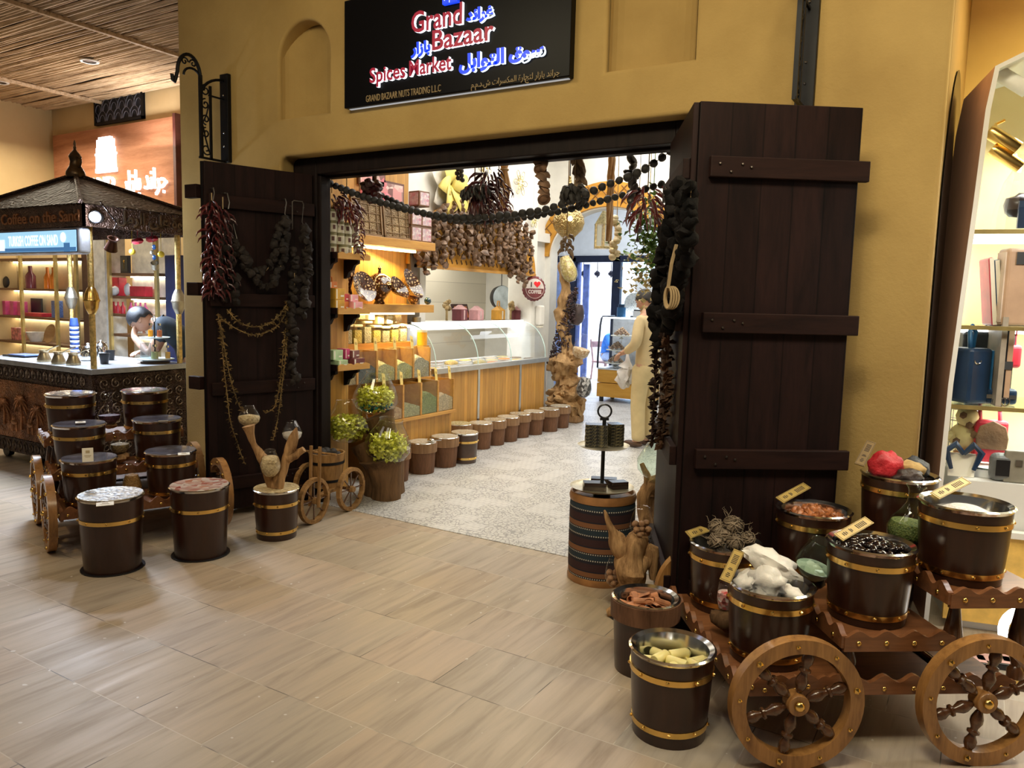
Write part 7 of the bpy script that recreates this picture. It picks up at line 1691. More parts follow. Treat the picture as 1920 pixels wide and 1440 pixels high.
for i in range(5):
    a0 = i*1.26; k.tube([(.016*math.cos(a0+z*9), .016*math.sin(a0+z*9), z*top) for z in [j/16 for j in range(17)]], [.006+.005*((j*7+i) % 3) for j in range(17)], 5)
k.build('strands', m_husk, t, smooth=True); MB().tube([(0, 0, -.02), (0, 0, top)], .006, 5).build('core', m_rope, t)
m_cap = mat('brown dried mushroom', (.20, .11, .06), .7, var=.3, bmp=.3)
def strand(name, lab, cat, x0, y0, x1, y1, Y, n, make, mm, grp=None):
    a, b = ay(x0, y0, Y), ay(x1, y1, Y)
    t = thing(name, lab, cat, b, 0, grp); d = a-b
    MB().tube([(0, 0, 0), d, d+Vector((0, 0, .05))], .003, 5).build('cord', m_rope, t)
    for i in range(n):
        p = d*((i+.5)/n); o = make(i).build(cat.split()[0].replace('-', '_')+'_piece', mm, t, smooth=True, loc=p, rot=(random.uniform(-.6, .6), random.uniform(-.6, .6), random.uniform(0, 6)))
    return t
mush = lambda i: MB().lathe([(.001, .0), (.016, -.002), (.03, .006), (.042, .0), (.040, .018), (.026, .036), (.001, .042)], 16, M=Matrix.Translation((.014*(-1)**i, 0, -.02)) @ Matrix.Rotation(random.uniform(-.9, .9), 4, 'X'))
strand('mushroom_strand', 'strand of dried brown mushroom caps', 'mushroom strand', 1016, 296, 1019, 372, 4.36, 9, mush, m_cap)
m_mus = mat('black mussel shell', (.035, .033, .033), .35, var=.3)
mus = lambda i: MB().ball((.01*(-1)**i, 0, 0), .05, 2, sc=(1.15, .55, .45), rot=(0, .5*(-1)**i, i))
strand('shell_strand', 'strand of black open shells near the tall folding door', 'shell strand', 1184, 278, 1186, 392, 4.55, 8, mus, m_mus)
m_gourd = mat('dried okra gourd', (.18, .12, .07), .6, var=.4)
gou = lambda i: MB().tube([(0, 0, .06), (.01, 0, .03), (.012*(-1)**i, .01, -.02), (.02*(-1)**i, .01, -.07), (.022*(-1)**i, 0, -.09)], [.004, .018, .024, .016, .003], 8)
strand('gourd_strand', 'strand of dried dark striped gourds under the lintel', 'gourd strand', 1085, 282, 1083, 338, 4.5, 9, gou, m_gourd)
p, tp = under(1077, 350, 4.45); bunch('pod_bunch', 'black crumpled pod bunch below the gourd strand', p, 34, (.06, .07), .07, m_ball, tp, 'chilli bunches', 'pod bunch', r=.022)
p, tp = under(905, 418, 4.75)
t = thing('thyme_bundle', 'brush of dried brown thyme hanging behind the bead strings', 'thyme bundle', p)
k = MB()
for i in range(90):
    a = random.uniform(0, 6.28); s = random.uniform(.02, .13)
    k.tube([(0, 0, .16), (s*.4*math.cos(a), s*.4*math.sin(a), .07), (s*math.cos(a), s*.7*math.sin(a), random.uniform(-.06, .03))], [.002, .002, .0012], 3)
k.build('sprigs', mat('dried thyme', (.11, .085, .05), .9, var=.3), t); MB().tube([(0, 0, .14), (0, 0, tp)], .005, 5).build('cord', m_rope, t)
# garlic string, lantern and pierced lamp farther in
m_gar = mat('cream garlic', (.62, .52, .33), .6, var=.1)
gar = lambda i: MB().ball((.02*(-1)**i, 0, 0), .035, 2, sc=(1, 1, .9), jit=.15)
t = strand('garlic_string', 'pale garlic bulb string hanging before the archway', 'garlic string', 1157, 405, 1152, 486, 6.4, 13, gar, m_gar)
MB().tube([(ay(1157, 405, 6.4)-ay(1152, 486, 6.4)), Vector((0, 0, 3.95-t.location.z))], .004, 5).build('hanging_line', m_rope, t)
p = ay(1063, 440, 4.85); bunch('cone_strand', 'short brown seed cone dangling below the lower bead string', p, 14, (.025, .12), .06, m_gourd, 3.95-p.z, None, 'seed cone', r=.014)
m_lant = mat('pierced pale brass', (.60, .46, .22), .35, .8, var=.2, scale=40, bmp=.5, bscale=90)
p = ay(1130, 467, 9.8)
t = thing('hanging_lantern', 'pale brass lantern with pointed top hanging before the glazed door', 'lantern', p)
k = MB(); n = 6
MB().lathe([(.001, 0), (.13, 0), (.135, .03), (.12, .035), (.001, .035)], 6).build('floor_plate', m_lant, t)
for i in range(6):
    a = i*PI/3; MB().tube([(.12*math.cos(a), .12*math.sin(a), .03), (.12*math.cos(a), .12*math.sin(a), .33)], .012, 6).build('corner_post', m_lant, t)
MB().lathe([(.105, .035), (.105, .33)], 6, cap=False).build('glazing', glass('lantern glass', (1, .92, .75), .1, .15), t)
MB().lathe([(.14, .33), (.12, .36), (.05, .47), (.02, .52), (.03, .54), (.001, .56)], 6).build('pointed_roof', m_lant, t)
MB().tube([(0, 0, .56), (0, 0, 3.95-p.z)], .005, 5).build('chain', m_iron, t)
p = ay(1066, 425, 6.6)
t = thing('pierced_lamp', 'bulbous pierced brass lamp glowing behind the bead strings', 'lamp', p)
MB().lathe([(.001, -.12), (.06, -.10), (.13, -.03), (.15, .03), (.14, .09), (.10, .15), (.05, .21), (.03, .28), (.02, .38), (.012, .46), (.001, .47)], 26).build('lamp_body', carved('pierced brass sheet', (.36, .26, .10), (.60, .46, .2), 26, .7, .35), t, smooth=True)
MB().tube([(0, 0, .46), (0, 0, 3.95-p.z)], .005, 5).build('chain', m_iron, t)
MB().ball((.08, -.125, .06), .022, 2).build('bulb', emis('lamp bulb glow', (1, .95, .8), 12), t)
# greenery and dried flowers by the tall door
m_ivy = mat('ivy leaf', (.10, .20, .03), .5, var=.4, scale=20); m_dryf = mat('dried pale blossom', (.60, .50, .24), .8, var=.3, scale=20)
def leafmass(name, lab, cat, p, n, sx_, sz, mm, size):
    k = MB()
    for i in range(n):
        c = Vector((random.gauss(0, sx_), random.gauss(0, sx_*.7), random.gauss(0, sz))); Q = Matrix.Rotation(random.uniform(0, 6.3), 4, 'Z') @ Matrix.Rotation(random.uniform(-1.2, 1.2), 4, 'X')
        s = size*random.uniform(.6, 1.2)
        k.add([(0, 0, 0), (s*.5, s*.45, .006), (0, s, -.004), (-s*.5, s*.45, .006)], [(0, 1, 2), (0, 2, 3)], 0, Matrix.Translation(c) @ Q)
    k.tube([(0, 0, -sz), (0, 0, 3.95-p.z)], .004, 4)
    tag(k.build(name, mm, None, loc=p, kind='stuff'), lab, cat)
leafmass('ivy_foliage', 'trailing green ivy beside the black pepper strings', 'ivy', ay(1222, 445, 6.2), 420, .10, .15, m_ivy, .06)
leafmass('dried_foliage', 'pale dried blossom bunch above the man in beige', 'dried flowers', ay(1212, 512, 6.3), 200, .09, .13, m_dryf, .05)
p = ay(1196, 432, 5.6)
t = thing('glass_ornament', 'dark blown glass ornament dangling under the chilli bunch', 'ornament', p)
MB().ball((0, 0, 0), .035, 2, sc=(1, 1, .7)).lathe([(.001, -.09), (.02, -.085), (.006, -.05), (.006, -.03)], 12).build('body', m_black, t, smooth=True); MB().tube([(0, 0, .02), (0, 0, 3.95-p.z)], .003, 4).build('cord', m_wire, t)

# ------------------------------------------------------------------ black pepper columns on the tall folding door
_n3 = Vector((-.897, -.443, 0)); _c3 = _n3.dot(Vector((-1.53, 4.20, 0)))
def dr(px, py, off=.07):
    d = sight(px, py); return EYE+d*((_c3+off-_n3.dot(EYE))/_n3.dot(d))
m_blk = mat('black dried aubergine', (.006, .005, .005), .8, var=.5, bmp=.4, bscale=70, spec=.15)
def column(lab, pts, r, mm, n, name='aubergine_string', cat='aubergine string', grp='black aubergine strings on the doors', jit=.6, spread=.02, seed=1):
    random.seed(seed); path, L = smooth_path(pts, n); o0 = path[-1]
    t = thing(name, lab, cat, o0, 0, grp); k = MB()
    for p in path:
        k.ball(p-o0+Vector((random.uniform(-spread, spread), random.uniform(-spread, spread), 0)), r*random.uniform(.75, 1.2), 2, sc=(random.uniform(.8, 1.15), random.uniform(.8, 1.1), random.uniform(.6, 1)), rot=(random.uniform(0, 3), random.uniform(0, 3), 0), jit=jit, fr=2.0, seed=random.uniform(0, 90))
    k.build('dried_fruit', mm, t, smooth=True, ang=60, kind='stuff'); MB().tube([p-o0 for p in path]+[path[-1]-o0+Vector((0, 0, -.01))], .003, 4).build('cord', m_rope, t)
    return t
column('black aubergine string, thickest on the tall door edge', [dr(x, y, .09) for x, y in ((1262, 345), (1258, 420), (1248, 490), (1240, 560), (1236, 645))], .048, m_blk, 22, seed=2)
column('black aubergine string nearest the fold of the tall door', [dr(x, y, .07) for x, y in ((1296, 350), (1290, 420), (1280, 490), (1268, 560), (1262, 590))], .038, m_blk, 20, seed=3)
column('black aubergine string in front on the tall door edge', [dr(x, y, .08) for x, y in ((1280, 345), (1276, 420), (1264, 500), (1252, 610))], .042, m_blk, 22, seed=4)
m_brn = mat('brown dried slice', (.16, .085, .045), .7, var=.4)
def spiky(lab, pts, r, mm, n, name, cat, grp=None, L=.03, thick=.003, seed=5, cordm=None):
    """cord set with thin dried pieces standing out all round"""
    random.seed(seed); path, Ln = smooth_path(pts, n); o0 = path[-1]
    t = thing(name, lab, cat, o0, 0, grp); k = MB()
    for i, p in enumerate(path):
        for q in range(2):
            d = Vector((random.gauss(0, 1), random.gauss(0, 1), random.gauss(0, .6))).normalized()*L*random.uniform(.5, 1.1); s = d.orthogonal().normalized()*thick
            b = p-o0; m_ = b+d*.55+Vector((0, 0, .004))
            k.add([b-s, b+s, m_+s*2, m_-s*2, b+d], [(0, 1, 2, 3), (3, 2, 4), (3, 2, 1, 0), (4, 2, 3)])
    k.build('dried_pieces', mm, t, kind='stuff'); MB().tube([p-o0 for p in path], max(.003, thick), 5).build('cord', cordm or mm, t)
    return t
spiky('thin strand of dark dried slices by the man in beige', [dr(x, y, .09) for x, y in ((1232, 640), (1230, 700), (1226, 760), (1222, 828))], .02, mat('dark dried slice', (.06, .03, .02), .7, var=.3), 60, 'slice_strand', 'slice strand', 'slice strands on the tall door', .045, .006, 7)
spiky('thick strand of tan dried slices on the tall door', [dr(x, y, .06) for x, y in ((1255, 588), (1252, 660), (1249, 730), (1244, 800), (1240, 838))], .02, m_brn, 90, 'slice_strand', 'slice strand', 'slice strands on the tall door', .05, .008, 8)
spiky('looped strand of dark slices under the black aubergines', [dr(x, y, .08) for x, y in ((1230, 605), (1235, 630), (1245, 630), (1250, 600))], .02, mat('dark dried slice', (.06, .03, .02), .7, var=.3), 34, 'slice_strand', 'slice strand', 'slice strands on the tall door', .04, .006, 9)
p = dr(1253, 540, .125)
t = thing('rope_knot', 'looped hemp rope knot on the black aubergine strings', 'rope', p)
for i in range(4):
    MB().tube([(.03*math.sin(a*PI/9)*(.5+.15*i)+.004*i, .008*i, -.04+.045*math.cos(a*PI/9)) for a in range(18)], .005, 5, closed=True).build('loop', m_rope, t, smooth=True)
MB().tube([(0, 0, 0), (.01, 0, .10), (.02, .02, .18)], .008, 5).build('tail', m_rope, t)

# ------------------------------------------------------------------ garlands on the other folding door
_n = Vector((.951, -.311, 0)); _c = _n.dot(Vector((-4.33, 4.21, 0)))+.085
def dl(px, py, off=0.0):
    d = sight(px, py); return EYE+d*((_c+off-_n.dot(EYE))/_n.dot(d))
def hook(lab, pts):
    P_ = [dl(*p) for p in pts]; P_ = [P_[0]-_n*.05]+P_; o0 = P_[0]
    tag(MB().tube([p-o0 for p in P_], .004, 6).build('wire_hook', m_wire, None, smooth=True, loc=o0), lab, 'hook', 'steel wire hooks on the dark door')
hook('steel wire hook by the red chilli string', [(400, 352), (402, 362), (399, 378)]); hook('bent steel wire hook beside the red chilli string', [(421, 362), (426, 362), (430, 380), (428, 392)])
hook('long thin wire hook over the aubergine swag', [(437, 420), (444, 448), (442, 460), (434, 442)]); hook('steel wire hook at the far end of the swag', [(535, 373), (537, 380), (534, 400), (538, 414)])
hook('square bent steel hook near the door post', [(548, 430), (548, 378), (551, 376), (567, 378), (569, 384), (566, 416), (572, 428)])
bunch('chilli_string', 'red chilli string hanging on the dark folding door', dl(397, 376, .03), 90, (.03, .62), .085, m_chilir, .05, 'chilli strings', 'chilli string', r=.008)
bunch('chilli_string', 'dark chilli string beside the red one on the folding door', dl(418, 392, .03), 70, (.035, .55), .085, m_chili, .08, 'chilli strings', 'chilli string', r=.008)
gb = 'black aubergine strings on the doors'
m_egg = mat('dark dried aubergine', (.010, .008, .007), .7, var=.5, bmp=.4, bscale=70, col2=(.028, .02, .016), spec=.25)
column('short aubergine string below the dark chillies', [dl(x, y, .02) for x, y in ((418, 430), (412, 480), (414, 520), (420, 560))], .036, m_egg, 16, seed=11)
column('second short aubergine string ending over the middle batten', [dl(x, y, .02) for x, y in ((440, 455), (434, 500), (438, 530), (436, 565))], .034, m_egg, 16, seed=12)
column('aubergine swag looping across the dark folding door', [dl(x, y, .03) for x, y in ((442, 460), (458, 490), (480, 525), (500, 538), (520, 520), (530, 480), (534, 440), (537, 412))], .034, m_egg, 30, seed=13)
column('aubergine swag hanging inside the larger swag', [dl(x, y, .02) for x, y in ((455, 470), (470, 500), (492, 512), (510, 490), (520, 450), (530, 420))], .030, m_egg, 24, seed=15)
column('long aubergine string reaching down past the swag', [dl(x, y, .03) for x, y in ((551, 470), (552, 540), (545, 600), (550, 660), (548, 716))], .033, m_egg, 34, seed=16)
column('aubergine string nearest the door post', [dl(x, y, .03) for x, y in ((570, 430), (574, 490), (570, 540), (566, 592))], .036, m_egg, 22, seed=17)
m_straw = mat('golden straw flower', (.30, .20, .075), .8, var=.35)
gs = 'golden straw garlands on the dark door'
spiky('golden straw garland, upper swag', [dl(x, y) for x, y in ((427, 583), (450, 605), (478, 613), (505, 606), (525, 590), (541, 566))], .02, m_straw, 60, 'straw_garland', 'straw garland', gs, .034, .003, 21)
spiky('golden straw garland, lower swag', [dl(x, y, -.01) for x, y in ((409, 592), (435, 612), (475, 628), (510, 618), (530, 598), (541, 572))], .02, m_straw, 60, 'straw_garland', 'straw garland', gs, .028, .003, 22)
spiky('golden straw garland falling straight to the glass vases', [dl(x, y) for x, y in ((409, 592), (416, 640), (420, 690), (426, 740), (432, 790), (448, 840), (458, 868))], .02, m_straw, 80, 'straw_garland', 'straw garland', gs, .032, .003, 23)
spiky('golden straw garland curving beside the straight one', [dl(x, y, .01) for x, y in ((412, 600), (422, 660), (432, 710), (446, 755), (458, 775))], .02, m_straw, 60, 'straw_garland', 'straw garland', gs, .036, .003, 24)
spiky('golden straw garland under the long aubergine string', [dl(x, y) for x, y in ((540, 580), (532, 650), (526, 710), (516, 760), (498, 775))], .02, m_straw, 70, 'straw_garland', 'straw garland', gs, .036, .003, 25)
spiky('thin straw garland ending at the leaning driftwood', [dl(x, y, .01) for x, y in ((541, 590), (536, 660), (528, 730), (520, 790), (512, 825))], .02, m_straw, 70, 'straw_garland', 'straw garland', gs, .028, .003, 26)
random.seed(55)

# ------------------------------------------------------------------ arched display cabinet of the bag shop
fn = Vector((-.226, .974, 0)); fd = Vector((-.226, .974, 0)); fx = Vector((.974, .226, 0))
f0 = Vector((-.046, 4.4, 0))
def fp(px, py, d=0.0):
    s_ = sight(px, py); n = fd; c = n.dot(f0)+d; return EYE+s_*((c-n.dot(EYE))/n.dot(s_))
def loc2(p): v = p-f0; return (v.dot(fx), p.z)
AB = math.atan2(fx.y, fx.x)
cab = thing('arched_cabinet', 'tall terracotta arched display cabinet lit from inside at the bag shop', 'display cabinet', f0, AB)
edge = [loc2(fp(*p)) for p in ((1756, 930), (1760, 900), (1778, 720), (1800, 560), (1825, 380), (1838, 280), (1848, 205), (1866, 124))]
edge = [(edge[0][0]-.01, 0.0)]+edge
top = edge[-1]; edge += [(top[0]+.12, top[1]+.06), (top[0]+.35, top[1]+.12), (top[0]+.75, top[1]+.14), (top[0]+1.2, top[1]-.05), (top[0]+1.45, top[1]-.4), (top[0]+1.55, 0)]
th = .022; dep = .62
k = MB(); kw = MB(); n = len(edge)
inner = []
for i in range(n):
    a = Vector(edge[max(i-1, 0)]); b = Vector(edge[min(i+1, n-1)]); d = (b-a).normalized(); nn = Vector((d.y, -d.x)); inner.append(Vector(edge[i])+nn*th)
for i in range(n-1):
    a, b, c, d = edge[i], edge[i+1], inner[i+1], inner[i]
    k.quad((a[0], 0, a[1]), (b[0], 0, b[1]), (b[0], dep, b[1]), (a[0], dep, a[1]))
    kw.quad((a[0], -.001, a[1]), (b[0], -.001, b[1]), (c[0], -.001, c[1]), (d[0], -.001, d[1]))
    kw.quad((d[0], 0, d[1]), (c[0], 0, c[1]), (c[0], dep, c[1]), (d[0], dep, d[1]))
k.build('outer_shell', mat('terracotta board', (.68, .38, .25), .6, var=.03), cab, smooth=True, ang=30)
kw.build('white_lining', mat('white lining', (.80, .79, .76), .5, var=.01), cab, smooth=True, ang=30)
bp = [(p[0], p[1]) for p in inner]
o = MB().add([(p[0], dep-.01, p[1]) for p in bp], [tuple(range(len(bp)))]).build('back_panel', stucco('cream yellow back', (.80, .62, .28), (.86, .70, .36), .05), cab)
m_gedge = mat('gilt shelf edge', (.55, .42, .16), .35, .7); m_shg = glass('shelf glass', (.9, .97, .95), .02, .04)
SZ = [fp(1850, y).z for y in (431, 612, 763)]
def xl(z):
    for (a, b), (c, d) in zip(inner, inner[1:]):
        if b <= z <= d: return a+(c-a)*(z-b)/(d-b)
    return 0
for z in SZ:
    s_ = MB().bx((xl(z), .02, z-.012), (1.5, dep-.02, z)).build('glass_shelf', m_shg, cab)
    MB().bx((xl(z), .0, z-.018), (1.5, .02, z+.002)).build('gilt_edge', m_gedge, s_)
MB().bx((.02, .02, .0), (1.5, .5, fp(1850, 905).z)).build('low_cupboard', mat('white cupboard', (.78, .78, .76), .5, var=.01), cab)
for z in (SZ[0], SZ[1]): MB().bx((xl(z)+.05, .3, z-.04), (1.4, .36, z-.016)).build('strip_light', emis('white shelf strip', (1, .98, .95), 5.0), cab)
MB().bx((.025, dep-.06, .95), (.05, dep-.02, 2.2)).build('corner_light', emis('white corner strip', (1, .98, .94), 4.5), cab)
for z_, e_ in ((2.5, 16), (SZ[0]-.05, 6), (SZ[1]-.05, 6), (SZ[2]-.05, 6)):
    q_ = f0+fx*.55+fd*.28; area('cabinet_light', (q_.x, q_.y, z_), .7, e_, (1, .95, .85), (0, 0, AB), sy=.25)
def at(px, py, d=.2): return fp(px, py, d)
def spotlamp(lab, px, py, mm, rot, L=.17, r=.035, lit=0):
    p = at(px, py, .12); t = thing('spot_lamp', lab, 'spot lamp', p, 0, 'spot lamps of the arched cabinet', rot)
    MB().lathe([(.001, -L/2), (r*.8, -L/2), (r, -L/2+.015), (r, L/2), (r*.85, L/2), (r*.8, L/2-.02), (.001, L/2-.02)], 24).build('lamp_barrel', mm, t, smooth=True)
    if lit: MB().lathe([(.001, L/2-.015), (r*.8, L/2-.015)], 20, cap=False).build('lit_lens', emis('lit lens', (1, .97, .9), 20), t)
    MB().tube([(0, 0, -L*.3), (-.05, .03, -.07), (-.09, .05, -.05)], .008, 6).build('arm', mm, t)
rz = (0, R(125), AB)
spotlamp('white spot lamp high on the arched cabinet', 1898, 152, m_white, rz); spotlamp('gilt spot lamp, upper one of the pair', 1880, 262, m_brass, rz, .16); spotlamp('gilt lit spot lamp, lower one of the pair', 1886, 296, m_brass, rz, .16, .03, 1)
m_ynavy = mat('navy leather', (.012, .035, .085), .35, var=.1); m_blu = mat('blue leather', (.02, .11, .26), .35, var=.1); m_tan2 = mat('beige leather', (.50, .33, .22), .45, var=.05)
m_redb = mat('red leather', (.52, .03, .05), .4); m_grn = mat('olive strap', (.05, .06, .03), .6); m_clear = glass('clear wrap', (.92, .95, 1.0), .1, .12); m_brn2 = mat('brown embossed leather', (.18, .10, .05), .5, bmp=.5, bscale=50)
def bag(nm, lab, px, py, d, w, h, dp, mm, rz=0, handle=True, cat='bag', z=None, lean=0):
    p = at(px, py, d); zz = z if z is not None else min(SZ, key=lambda s_: abs(s_-p.z))+.002
    t = thing(nm, lab, cat, (p.x, p.y, zz), 0, None, (0, lean, AB+rz))
    MB().box((0, 0, h/2), (w, dp, h)).build('body', mm, t, bevel=.018, seg=3)
    return t
t = bag('blue_handbag', 'stiff navy blue handbag on the middle glass shelf', 1812, 740, .16, .13, .28, .16, m_ynavy, .5)
MB().bx((.065, -.08, .02), (.072, .08, .27)).build('side_flap', m_blu, t, bevel=.004); MB().tube([(-.02, -.02, .27), (-.02, -.01, .36), (.0, 0, .39), (.03, .01, .36), (.03, .02, .27)], .011, 8).build('handle', m_blu, t, smooth=True); MB().tube([(-.022+.018*math.cos(a), -.082, .22+.018*math.sin(a)) for a in [PI+PI*i/8 for i in range(9)]], .004, 5).build('ring', m_steel, t)
t = bag('dark_backpack', 'dark round topped backpack behind the navy handbag', 1840, 735, .36, .24, .36, .14, mat('charcoal leather', (.02, .022, .028), .4), 0)
MB().bx((-.08, -.09, .04), (.08, -.068, .2)).build('front_pocket', m_ynavy, t, bevel=.015); MB().tube([(-.04, -.02, .35), (0, -.02, .4), (.04, -.02, .35)], .01, 6).build('handle', m_black, t)
t = bag('folded_case', 'flat navy folded case lying beside the navy handbag', 1848, 752, .22, .22, .08, .2, m_ynavy, .1)
MB().bx((-.1, -.105, .03), (.1, -.098, .05)).build('zip', m_steel, t)
p = at(1867, 690, .15); o = MB().bx((-.012, -.1, 0), (.012, .2, .44)).build('shelf_divider', mat('taupe divider', (.38, .33, .27), .5), None, loc=(p.x, p.y, SZ[2]+.001), rot=(0, 0, AB)); tag(o, 'upright taupe divider on the middle glass shelf', 'divider')
for i, (px, mm, lab) in enumerate(((1880, m_grn, 'olive key strap nearest the divider'), (1888, m_black, 'black key strap between two others'), (1896, m_tan2, 'tan key strap farthest from the divider'))):
    p = at(px, 640, .1); t = thing('key_strap', lab, 'key strap', p, AB, 'key straps hung under the shelf')
    MB().bx((-.012, -.004, -.28), (.012, .004, .06)).build('strap', mm, t); MB().tube([(.018*math.cos(a*PI/8), 0, -.30+.022*math.sin(a*PI/8)) for a in range(16)], .004, 5, closed=True).build('ring', m_steel, t); MB().box((0, -.006, -.12), (.03, .006, .04)).build('buckle', m_steel, t)
    MB().bx((-.004, -.002, .06), (.004, .002, SZ[1]-.013-p.z)).build('tab', mm, t)
p = at(1902, 610, .2)
t = bag('red_pouch', 'red heart shaped pouch hanging beside the key straps', 1901, 680, .3, .06, .12, .04, m_redb, 0, z=at(1901, 690, .3).z); MB().tube([(0, 0, .12), (0, 0, SZ[1]-.013-t.location.z)], .004, 5).build('cord', m_redb, t)
for px, lab, mm, h in ((1856, 'tall red notebook leaning on the upper shelf', m_redb, .34), (1866, 'tall blue notebook leaning against the red one', m_blu, .33)):
    t = bag('notebook', lab, px, 600, .2, .025, h, .2, mm, 0, cat='notebook', lean=-.12); MB().bx((-.009, -.103, .005), (.009, -.099, h-.005)).build('pages', m_cardw, t)
t = bag('beige_tote', 'beige folded tote bag at the edge of the upper shelf', 1905, 600, .12, .18, .38, .1, m_tan2, .2); MB().bx((-.05, -.056, .3), (.03, -.05, .36)).build('clasp', m_steel, t); MB().bx((-.094, -.04, .02), (-.088, .04, .36)).build('side_fold', mat('pale side', (.62, .5, .4), .5), t)
t = bag('white_figurine', 'small white and yellow figurine behind the blue notebook', 1876, 590, .3, .06, .14, .05, m_cardw, 0, cat='figurine'); MB().ball((0, 0, .16), .03, 2).build('head', m_yellow, t)
p = at(1905, 425, .15)
t = thing('wrapped_gift', 'gift in clear wrap with a dark card on the top shelf', 'gift', (p.x, p.y, SZ[0]+.002), AB)
MB().lathe([(.001, 0), (.11, 0), (.105, .1), (.07, .24), (.02, .33), (.03, .38)], 14, cap=False).build('wrap', m_clear, t); MB().bx((-.02, -.1, .01), (.10, -.08, .14)).build('card', m_ynavy, t); MB().ball((.0, 0, .13), .06, 2, jit=.4).build('dark_sweets', m_choc, t, smooth=True)
# low counter goods
LZ = fp(1850, 905).z
def low(nm, lab, cat, px, d): p = at(px, 905, d); return thing(nm, lab, cat, (p.x, p.y, LZ+.002), AB)
t = low('red_handbag', 'red handbag with brown embossed flap on the round stand', 'bag', 1848, .26); t.location.z += .05
MB().box((0, 0, .12), (.15, .07, .22)).build('body', m_redb, t, bevel=.015); MB().prism([(-.07, .08), (.07, .08), (.075, .14), (.06, .2), (0, .23), (-.06, .2), (-.075, .14)], .036, .046, 0, Matrix.Rotation(PI/2, 4, 'X')).build('flap', m_brn2, t, bevel=.006)
MB().tube([(-.05, 0, .22), (-.06, .0, .32), (0, .02, .39), (.03, .0, .32), (.04, 0, .22)], .010, 6).build('handle', m_redb, t, smooth=True)
t = low('round_stand', 'round white glass stand under the red handbag', 'stand', 1850, .26); MB().lathe([(.001, 0), (.15, 0), (.16, .04), (.001, .045)], 32).build('top', m_whiteblue, t, smooth=True); MB().lathe([(.155, .038), (.162, .042), (.155, .048)], 32, cap=False).build('rim', m_steel, t)
t = low('plush_toy', 'cream spotted plush animal toy by the wire stand', 'plush toy', 1800, .3); t.location.z += .10
o = MB().ball((0, 0, .08), .075, 2, sc=(1, .8, 1)).ball((0, -.03, .19), .055, 2).ball((-.04, -.02, .24), .02, 1).ball((.04, -.02, .24), .02, 1).ball((-.07, -.03, .08), .03, 1).ball((.07, -.03, .08), .03, 1).build('plush_body', mat('cream plush', (.72, .58, .28), .9, var=.05), t, smooth=True)
for i, (x, y, z) in enumerate(((-.03, -.08, .2), (.03, -.07, .1), (.0, -.085, .15), (-.05, -.07, .06))): MB().ball((x, y, z), .02, 1, sc=(1, .4, 1)).build('spot', mat('brown plush spot', (.14, .07, .03), .9), t, smooth=True)
t = low('wood_tub', 'orange wooden pot beneath the plush toy', 'pot', 1806, .28); MB().lathe([(.001, 0), (.05, 0), (.06, .10), (.05, .098), (.001, .02)], 20).build('pot', mat('orange wood', (.50, .20, .06), .5, var=.2), t, smooth=True); MB().lathe([(.058, .05), (.062, .05), (.062, .06), (.058, .06)], 20, cap=False).build('band', m_brass, t)
t = low('wire_basket', 'white wire basket by the lit cabinet corner', 'basket', 1788, .35)
k = MB()
for z in (.02, .08, .14, .2, .26, .32): k.tube([(.06*math.cos(a*PI/8), .06*math.sin(a*PI/8), z) for a in range(16)], .003, 4, closed=True)
for a in range(10): k.tube([(.06*math.cos(a*PI/5), .06*math.sin(a*PI/5), 0), (.06*math.cos(a*PI/5), .06*math.sin(a*PI/5), .33)], .003, 4)
k.build('wires', m_white, t); MB().lathe([(.001, 0), (.06, 0), (.06, .006), (.001, .006)], 16).build('bottom_plate', m_white, t)
t = low('perfume_bottle', 'tall pale perfume bottle in the lit corner', 'bottle', 1808, .45); MB().lathe([(.001, 0), (.035, 0), (.035, .36), (.02, .40), (.001, .40)], 18).build('bottle', mat('pale blue glass', (.62, .7, .85), .15), t, smooth=True); MB().lathe([(.001, .40), (.022, .40), (.022, .47), (.001, .47)], 14).build('cap', m_white, t)
t = low('navy_ribbon', 'navy patterned ribbon bow over a white card', 'ribbon', 1800, .1)
MB().box((0, 0, .06), (.12, .01, .12)).build('white_card', m_cardw, t); k = MB()
for s_ in (-1, 1): k.tube([(0, -.02, .12), (s_*.04, -.03, .17), (s_*.08, -.02, .13), (s_*.05, -.02, .04)], [.012, .02, .018, .01], 6)
k.build('bow', m_ynavy, t, smooth=True)
t = low('grey_speaker', 'rounded grey speaker behind the crystal tub', 'speaker', 1873, .08); MB().box((0, 0, .07), (.10, .08, .14)).build('case', mat('grey plastic', (.16, .17, .17), .4), t, bevel=.035, seg=4); MB().box((0, -.041, .07), (.06, .004, .08)).build('grille', m_black, t)
t = low('leather_wallet', 'standing olive leather wallet by the grey speaker', 'wallet', 1905, .06); MB().box((0, 0, .08), (.12, .03, .16)).build('flap', mat('olive grey leather', (.26, .24, .19), .5), t, bevel=.006); MB().box((0, -.018, .10), (.03, .006, .03)).build('buckle', m_steel, t)
